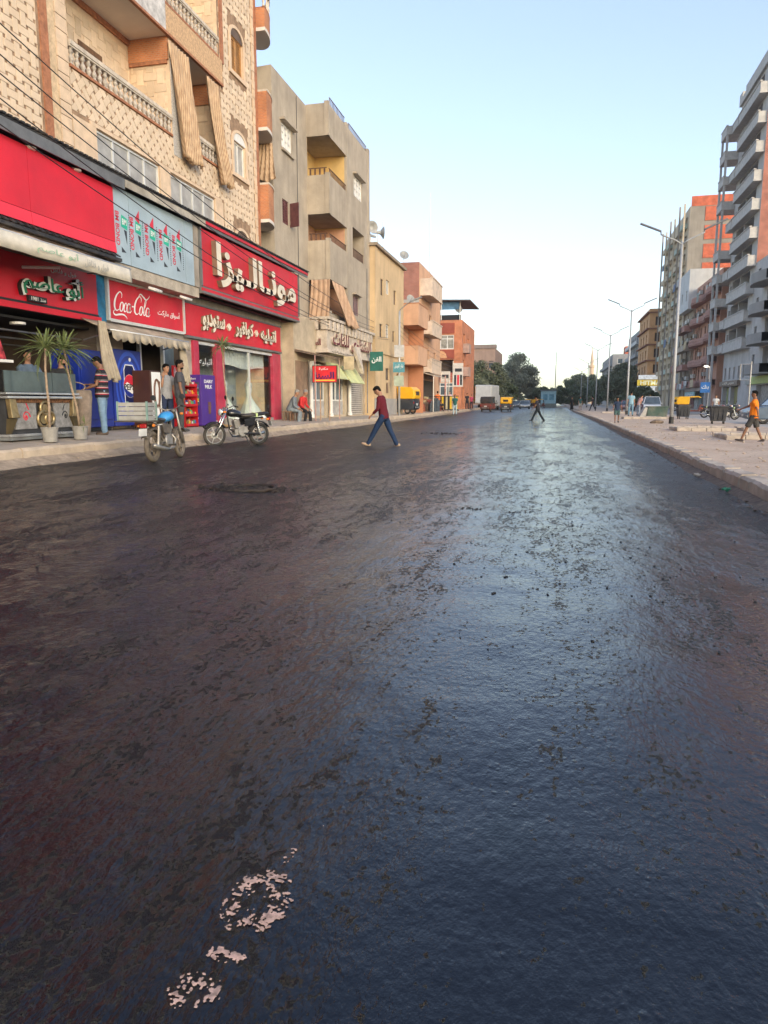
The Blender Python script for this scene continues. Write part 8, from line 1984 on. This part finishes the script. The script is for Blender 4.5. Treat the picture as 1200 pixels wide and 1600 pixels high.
# ---- far left pavement: barriers, poster stand, dish pole
br = thing('barrier', 'black and yellow striped barrier at the far left kerb', 'barrier', (-9.35,63,.44), R(0))
for k in range(10):
    mb = MB(); mb.box(-.9+.18*k,-.74+.18*k,-.03,.03,.15,1.25); mb.build('slat', [mat('barrier_yellow', (.72,.46,.03), .5, .15), mat('barrier_black', (.03,.03,.03), .6, .2), mat('barrier_cream', (.55,.48,.3), .6, .2)][(k*2) % 3 if k > 3 else k % 2], br)
mb = MB(); mb.box(-.95,.95,-.05,.05,1.251,1.32); mb.box(-.95,.95,-.05,.05,.08,.149); mb.box(-.95,-.88,-.2,.2,0,.079); mb.box(.88,.95,-.2,.2,0,.079); mb.build('frame', mat('barrier_black'), br)
br = thing('railing', 'black iron railing panel behind the person in orange', 'railing', (-10.9,61.5,.46), 0)
mb = MB(); mb.box(-1.3,1.2,-.02,.02,1.2,1.26); mb.box(-1.3,1.2,-.02,.02,.1,.15); mb.build('rail', BLACK, br)
for k in range(13): mb = MB(); mb.tube([(-1.25+.2*k,0,.0),(-1.25+.2*k,0,1.2)], .015, 5); mb.build('bar', BLACK, br)
po = thing('poster_stand', 'tall white poster stand with dark printed columns at the far left kerb', 'sign', (-9.3,68,.44)); mb = MB(); mb.tube([(-.35,0,0),(-.35,0,4.6)], .04, 6); mb.build('post', STEEL, po); mb = MB(); mb.box(-.3,.62,-.03,.03,2.2,4.4); pbd = mb.build('board', mat('poster_white', (.58,.56,.54), .6, .1), po)
for k in range(3): 
    mb = MB(); mb.box(-.22+.28*k,-.02+.28*k,-.034,-.031,2.35,3.3); mb.build('printed_block', [INKK, INKR, INKK][k], pbd)
mb = MB(); mb.box(-.15,.5,-.034,-.031,3.6,3.9); mb.build('printed_block', INKK, pbd)
dp_ = thing('sign_on_post', 'white sign on a red and white post before the orange building', 'sign', (-10.2,67,.44)); mb = MB(); mb.tube([(0,0,0),(0,0,3.2)], .07, 8); mb.build('post', mat('red_white_post', (.55,.3,.27), .6, .4, 3), dp_); mb = MB(); mb.box(-.45,.45,-.03,.03,2.6,3.6); pq = mb.build('board', mat('poster_white'), dp_); mb = MB(); mb.box(-.32,.3,-.034,-.031,2.95,3.3); mb.build('printed_block', INKK, pq)
ss = thing('shop_canopy', 'pale sheet canopy over the dark shop at the foot of the brick block', 'canopy', (-10,58,3), world_coords=True); mb = MB(); mb.prism([(-11.2,55.5,3.7),(-9.3,55.5,3.2),(-9.3,64,3.2),(-11.2,64,3.7)], (0,0,.06)); mb.build('sheet', mat('pale_sheet', (.42,.37,.31), .8, .2), ss)
for y in (55.6,63.8): mb = MB(); mb.tube([(-9.4,y,.45),(-9.4,y,3.2)], .04, 6); mb.build('post', STEEL, ss)
mb = MB(); mb.box(-10.88,-10.8,56,63.5,.5,3.0); mb.build('shop_back', mat('cluttered_shop', (.10,.08,.07), .8, .7, 5, col2=(.03,.025,.025)), ss)
r = random.Random(9)
for k in range(16):
    x, y = -10.6+r.uniform(0,1.2), 56+r.uniform(0,7); h = r.uniform(.4,1.1); mb = MB(); mb.rbox((0,0,h/2),(.45,.45,h),Matrix.Rotation(r.uniform(-.4,.4),3,'Z')); mb.rbox((0,0,h+.08),(.3,.36,.16)); o = mb.build('goods_crate', mat('goods_%d' % (k % 6), [(.3,.1,.06),(.16,.12,.1),(.36,.28,.2),(.08,.1,.12),(.4,.33,.2),(.22,.06,.05)][k % 6], .8, .4, 6)); o.location = (x,y,.46); tag(o, 'stacked goods crate outside the dark shop at the foot of the brick block', 'crate', 'goods crates outside the dark shop')
# kiosk at the far junction
ki = thing('kiosk', 'small pale blue kiosk standing at the far road junction', 'kiosk', (-1.9,170,.05)); KB = mat('pale_blue_kiosk', (.28,.45,.52), .6, .1)
mb = MB(); mb.box(-1.7,1.7,-1.2,1.2,.8,3.6); mb.build('cabin', KB, ki, bevel=.05); mb = MB(); mb.box(-1.9,1.9,-1.4,1.4,3.61,3.85); mb.build('roof', mat('kiosk_roof', (.12,.15,.17), .7, .1), ki); mb = MB(); mb.box(-1.8,1.8,-1.3,1.3,.0,.79); mb.build('base', mat('kiosk_base', (.2,.22,.2), .8, .15), ki)
for k in range(2): mb = MB(); mb.box(-1.2+1.4*k,-.2+1.4*k,-1.22,-1.205,1.6,2.9); mb.build('printed_figure', mat('kiosk_print', (.12,.28,.36), .6, .3, 2), ki)
mb = MB(); mb.box(-4.5,7,-2,3,-.05,.14); o = mb.build('junction_island', MED); o.location = (-1.5,172,.06); struct(o)
pt = thing('telegraph_pole', 'tall dark pole with a bright lamp behind the kiosk', 'pole', (-.5,178,.05)); mb = MB(); mb.tube([(0,0,0),(0,0,13)], [.14,.06], 8); mb.build('pole', STEEL, pt); mb = MB(); ellip(mb, (-1.6,0,10.2), (.5,.3,.3)); mb.tube([(0,0,10),(-1.3,0,10.2)], .04, 5); mb.build('lamp_head', mat('lit_lamp'), pt)
# ---------------------------------------------------------------- overhead cables
def cable(p, q, sag, label, r_=.012):
    p, q = Vector(p), Vector(q); n = 24; mb = MB(); mb.tube([p.lerp(q,k/n)+Vector((0,0,-4*sag*(k/n)*(1-k/n))) for k in range(n+1)], r_, 5); o = mb.build('cable', BLACK); tag(o, label, 'cable', 'overhead cables along the shopfronts')
for i, (a, b, sg) in enumerate((((-9.9,8,8.6),(-9.95,42.3,5.6),.9),((-9.9,8,8.1),(-9.95,42.3,5.4),1.1),((-9.9,8,7.7),(-9.95,42.3,5.2),1.0),((-9.85,8,7.3),(-9.9,42.3,5.0),1.25),((-9.8,8,6.7),(-9.9,42.3,4.9),1.1))): cable(a, b, sg, 'thin black overhead cable sagging in front of the red shop signs')
for i in range(4): cable((-9.3,42.4,6.0-.25*i), (-9.9,78,5.5-.3*i), .5+.1*i, 'thin black overhead cable between the old lamp post and the orange building', .010)
# ---------------------------------------------------------------- trees
BARK = mat('grey_bark', (.20,.16,.12), .95, .25, 6, bump=.6, bscale=20)
def leafmat(name, c, c2):
    m = bpy.data.materials.new(name); m.use_nodes = True; nt = m.node_tree; b = nt.nodes['Principled BSDF']; L = nt.links.new
    geo = nd(nt,'ShaderNodeNewGeometry'); r = nd(nt,'ShaderNodeValToRGB'); r.color_ramp.elements[0].color = (*c,1); r.color_ramp.elements[1].color = (*c2,1)
    L(geo.outputs['Random Per Island'], r.inputs[0]); L(r.outputs[0], b.inputs['Base Color']); b.inputs['Roughness'].default_value = .7
    b.inputs['Transmission Weight'].default_value = 0; return m
LF = [leafmat('dusty_green_leaves', (.085,.105,.055), (.18,.19,.11)), leafmat('deep_green_leaves', (.06,.085,.04), (.14,.17,.08)), leafmat('grey_green_leaves', (.13,.145,.10), (.25,.26,.19))]
def tree(label, loc, h, rx, rz_, trunk_h, mi, n=9000, leaf=.16, clumps=40, seed=0, squash=1.0, name='tree', group=None):
    t_ = thing(name, label, 'tree' if h > 2.5 else 'shrub', loc, 0, group); g = np.random.default_rng(seed+100); r = random.Random(seed)
    mb = MB(); cz = trunk_h+(h-trunk_h)*.5
    mb.tube([(0,0,0),(.05*h*.2,0,trunk_h*.5),(0,.03*h,trunk_h),(.02*h,0,cz)], [.035*h*.6+.04,.03*h*.6+.03,.025*h*.5+.02,.02], 8)
    cl = []
    for k in range(clumps):
        while True:
            p = np.array([r.uniform(-1,1), r.uniform(-1,1), r.uniform(-1,1)])
            if .25 < np.linalg.norm(p) < 1: break
        prof = 1-.35*max(0,p[2]); c = np.array([p[0]*rx*prof, p[1]*rx*prof, cz+p[2]*rz_]); cl.append((c, r.uniform(.20,.42)*min(rx,rz_)))
        if k % 2 == 0: mb.tube([(0,.02*h,trunk_h*.8), tuple(np.array([0,0,trunk_h])*.35+c*.5*np.array([1,1,1.15])), tuple(c)], [.02*h*.4+.02,.015*h*.4+.012,.01], 5)
    mb.build('trunk', BARK, t_, smooth=True)
    per = n//clumps; P = []
    for c, rr in cl:
        d = g.normal(size=(per,3)); d /= np.linalg.norm(d,axis=1)[:,None]; rad = rr*g.random(per)**.45
        P.append(c+d*rad[:,None]*np.array([1.15,1.15,.8]))
    P = np.concatenate(P); N = len(P)
    a = g.normal(size=(N,3)); a /= np.linalg.norm(a,axis=1)[:,None]; b = np.cross(a, g.normal(size=(N,3))); b /= np.linalg.norm(b,axis=1)[:,None]
    s1 = (leaf*(.6+.8*g.random(N)))[:,None]; V = np.stack([P-a*s1, P+b*s1*.42, P+a*s1, P-b*s1*.42],1).reshape(-1,3)
    me = bpy.data.meshes.new('crown'); me.vertices.add(4*N); me.vertices.foreach_set('co', V.ravel()); me.loops.add(4*N); me.loops.foreach_set('vertex_index', np.arange(4*N)); me.polygons.add(N); me.polygons.foreach_set('loop_start', np.arange(N)*4); me.update(); me.validate(); me.materials.append(LF[mi])
    o = bpy.data.objects.new('crown', me); COL.objects.link(o); o.parent = t_
tree('broad dusty tree in front of the pale peach block', (-10.6,112,.1), 7.0, 3.4, 3.0, 1.8, 0, 12000, .17, seed=1)
tree('wide dark tree between the orange building and the white truck', (-12.2,104,.1), 5.6, 3.0, 2.4, 1.2, 0, 10000, .16, seed=2)
tree('low dark tree overhanging the white truck', (-9.8,122,.1), 4.6, 3.4, 1.9, 1.0, 1, 9000, .17, seed=3)
tree('tall eucalyptus with an open crown standing alone at the far road end', (-9.8,188,.0), 12.6, 4.8, 5.2, 3.4, 2, 20000, .24, 70, seed=4)
tree('tall eucalyptus trunk group beside the lone eucalyptus', (-12.6,196,.0), 9.5, 3.8, 3.8, 2.4, 2, 12000, .24, 48, seed=5)
tree('small tree left of the kiosk at the far junction', (-4.4,200,.0), 5.4, 3.6, 2.4, 1.0, 1, 7000, .26, seed=6)
tree('round green tree right of the kiosk at the far junction', (3.6,205,.0), 6.4, 4.6, 3.0, .9, 1, 10000, .26, seed=7)
tree('large grey green tree in front of the minaret', (8.2,250,.0), 10.5, 7.0, 4.8, 1.5, 0, 12000, .36, seed=8)
tree('dark tree beside the distant lamp posts', (13.0,240,.0), 8.0, 5.5, 3.8, 1.5, 1, 9000, .34, seed=9)
tree('bushy tree in front of the far grey block', (13.5,170,.0), 8.6, 4.8, 4.0, 1.6, 0, 11000, .25, seed=10)
tree('tall loose tree before the grey apartment block', (16.6,190,.0), 10.5, 4.0, 4.6, 2.0, 0, 10000, .26, seed=11)
tree('low hedge tree under the glowing shop sign', (15.0,135,.0), 3.8, 3.6, 1.7, .5, 1, 8000, .18, seed=12)
tree('low dusty hedge beside the parked red car', (12.5,125,.0), 3.4, 3.2, 1.5, .5, 0, 7000, .18, seed=13)
tree('dense shrub wall filling the far left roadside', (-16,150,.0), 5.5, 6.0, 2.6, .6, 1, 9000, .25, seed=14)
tree('distant tree line clump behind the kiosk', (-8.5,260,.0), 6.0, 7.0, 2.8, .8, 1, 8000, .36, seed=15)
tree('distant tree clump closing the road end', (-1,300,.0), 6.5, 9.0, 3.0, .8, 1, 9000, .4, seed=16)
# ---------------------------------------------------------------- loose stones, patches, pale flecks on the tar
ico = []
for sd in range(4):
    bm = bmesh.new(); bmesh.ops.create_icosphere(bm, subdivisions=1, radius=1); rr = random.Random(sd)
    for v in bm.verts: v.co *= rr.uniform(.7,1.15); v.co.z *= .7
    me = bpy.data.meshes.new('pebble'); bm.to_mesh(me); bm.free(); ico.append((np.array([v.co[:] for v in me.vertices]), [tuple(p.vertices) for p in me.polygons])); bpy.data.meshes.remove(me)
g = np.random.default_rng(3)
mb = MB(); TARS = mat('tarred_stone', (.010,.009,.009), .45, .3, 20)
def pebbles(mb, pts, smin, smax):
    for x, y in pts:
        V, F = ico[g.integers(4)]; s_ = smin*(smax/smin)**(g.random()**2.2); a = g.random()*6.28; c, s2 = math.cos(a), math.sin(a)
        z = rz(x, y); mb.add([(x+(p[0]*c-p[1]*s2)*s_, y+(p[0]*s2+p[1]*c)*s_, z+p[2]*s_*.8+s_*.25) for p in V], F)
pts = [(x, y) for x, y in zip(g.uniform(-5.5,2.3,1900), 1.6+14*g.random(1900)**1.5) if float(vnoise(np.array([x*.7]), np.array([y*.45]), 40)[0]) > .42]
pts += list(zip(g.normal(.3,.7,420), 4.5+g.random(420)*6)); pts += list(zip(g.uniform(-8.4,2.2,500), 10+g.random(500)*22))
pebbles(mb, pts, .003, .013)
o = mb.build('loose_stones', TARS, None, smooth=False); tag(o, 'tarred loose stones scattered over the wet road', 'stones', kind='stuff')
# crumbled raised patches
def crust(name, label, cx, cy, rx, ry, n, smin, smax, m_):
    mb = MB(); pebbles(mb, [(cx+rx*a, cy+ry*b) for a, b in zip(g.normal(0,.45,n), g.normal(0,.45,n))], smin, smax); o = mb.build(name, m_); tag(o, label, 'rubble', kind='stuff')
CRU = mat('crumbled_tar', (.022,.018,.016), .75, .5, 14, dirt=.3, dirtcol=(.16,.10,.07))
crust('crumbled_patch', 'crumbled raised patch around a buried manhole in the road', -4.15, 9.0, .62, .42, 420, .008, .045, CRU)
crust('crumbled_patch', 'small crumbled dark patch on the far road in front of the striding man', -4.2, 26.5, .9, .9, 160, .01, .05, CRU)
crust('crumbled_patch', 'short dark clods beside the wheel track in the bright wet strip', -.92, 8.05, .20, .10, 60, .004, .016, CRU)
crust('crumbled_patch', 'second short row of dark clods in the bright wet strip', -.38, 8.0, .14, .08, 40, .004, .014, CRU)
# manhole rim
mh = MB(); n = 30; mx0, my0 = -4.1, 8.95
mh.tube([(mx0+.42*math.cos(6.283*k/n), my0+.34*math.sin(6.283*k/n), rz(mx0,my0)+.012+.012*math.sin(k*2.3)) for k in range(n)], .026, 7, closed=True); o = mh.build('manhole_rim', CRU, None, smooth=True); tag(o, 'broken tar covered manhole rim showing in the road', 'manhole')
# pale flecks where the tar did not stick
FLK = mat('bare_pinkish_flecks', (.60,.40,.32), .85, .35, 60, dirt=.4, dirtcol=(.25,.15,.12))
mb = MB(); st = .0022
FLECKS = ((-.665,1.455,.085,.115,.72,.30,1),(-.655,1.635,.022,.045,.4,.30,2),(-.672,1.275,.055,.026,.5,.31,3),(-.685,1.175,.06,.05,.6,.32,4),(-.60,1.80,.03,.02,.4,.5,5))
def flecks(cx, cy, rx, ry, ring, thr, sd):
    gx = np.arange(int(-rx/st), int(rx/st)); gy = np.arange(int(-ry/st), int(ry/st)); ZG = road_z(cx+gx[:,None]*st+0*gy[None,:], cy+gy[None,:]*st+0*gx[:,None])
    for i in range(int(-rx/st), int(rx/st)):
        for j in range(int(-ry/st), int(ry/st)):
            x, y = cx+i*st, cy+j*st; u = math.hypot((x-cx)/rx, (y-cy)/ry)
            if u > 1: continue
            nz = mnoise.noise(Vector((x*30, y*30, sd)))*.55+mnoise.noise(Vector((x*110, y*110, sd+3)))*.62
            w = 1-abs(u-ring)/.42
            if nz+.25*w > thr:
                z = ZG[i-int(-rx/st), j-int(-ry/st)]+.0022; k = st*.56
                mb.add([(x-k,y-k,z),(x+k,y-k,z),(x+k,y+k,z),(x-k,y+k,z),(x-k*.7,y-k*.7,z+.0008),(x+k*.7,y-k*.7,z+.0008),(x+k*.7,y+k*.7,z+.0008),(x-k*.7,y+k*.7,z+.0008)], [(0,1,5,4),(1,2,6,5),(2,3,7,6),(3,0,4,7),(4,5,6,7)])
for (cx, cy, rx, ry, ring, thr, sd) in FLECKS: flecks(cx, cy, rx, ry, ring, thr, sd)
o = mb.build('pale_flecks', FLK); tag(o, 'pale pinkish flecks of bare ground showing through the fresh tar', 'flecks', kind='stuff')
# litter by the median kerb
for i, (x, y, c, s_, lb) in enumerate(((2.32,10.6,(.04,.20,.12),.055,'crumpled green plastic cup beside the median kerb'),(2.3,12.6,(.40,.36,.31),.05,'pale scrap of paper in the dirt of the median kerb'),(-8.55,15.2,(.5,.48,.45),.07,'pale scrap of paper at the shop side kerb'))):
    mb = MB(); ellip(mb, (0,0,.03), (s_,s_*.7,s_*.5)); me = remesh(mb, .012, 0, .03, 20, i); me.materials.append(mat('litter_%d' % i, c, .6, .2)); o = bpy.data.objects.new('litter', me); COL.objects.link(o); o.location = (x,y,rz(x,y)+.02); tag(o, lb, 'litter')

# grit and small stones on the dusty median and the shop pavement
def grit(mb, pts, smin, smax):
    for x, y, z in pts:
        V, F = ico[g.integers(4)]; s_ = smin*(smax/smin)**(g.random()**2.5); mb.add([(x+p[0]*s_, y+p[1]*s_, z+p[2]*s_*.7+s_*.2) for p in V], F)
mb = MB(); n = 1500
grit(mb, [(x, y, .195) for x, y in zip(2.85+5.2*g.random(n)**1.4, 9+34*g.random(n)**1.7)], .008, .045)
o = mb.build('median_stones', mat('pale_rubble', (.44,.34,.25), .95, .3, 9)); tag(o, 'small stones and rubble strewn over the dusty median', 'stones', kind='stuff')
mb = MB(); n = 700
grit(mb, [(x, y, side_z(x)) for x, y in zip(g.uniform(-10.6,-9.2,n), 9.5+24*g.random(n))], .004, .02)
grit(mb, [(x, y, rz(x, y)+.03) for x, y in zip(-8.9+.45*g.random(n)**1.5, 9+24*g.random(n))], .006, .035)
o = mb.build('pavement_grit', MATS['pale_rubble']); tag(o, 'small stones and grit along the shop pavement and kerb foot', 'stones', kind='stuff')
mb = MB(); n = 500
grit(mb, [(x, y, rz(x, y)+.01) for x, y in zip(2.5-.32*g.random(n)**1.5, 8.5+24*g.random(n)**1.3)], .006, .03)
o = mb.build('kerb_rubble', mat('dark_rubble', (.14,.105,.085), .95, .4, 9)); tag(o, 'dark tarred rubble lying along the median kerb foot', 'stones', kind='stuff')
# ---------------------------------------------------------------- dusty air
hz = MB(); hz.box(-420, 420, -60, 760, -1.2, 62)
hm = bpy.data.materials.new('dusty_haze'); hm.use_nodes = True; nt = hm.node_tree; nt.nodes.clear()
ho = nd(nt, 'ShaderNodeOutputMaterial'); hv = nd(nt, 'ShaderNodeVolumePrincipled'); hv.inputs['Color'].default_value = (1,.995,.985,1); hv.inputs['Density'].default_value = .0003; hv.inputs['Anisotropy'].default_value = .35
nt.links.new(hv.outputs[0], ho.inputs['Volume'])
o = hz.build('haze', hm); o['kind'] = 'stuff'; o['label'] = 'pale dusty evening air over the whole street'; o['category'] = 'haze'
bpy.data.scenes.remove(TMP)
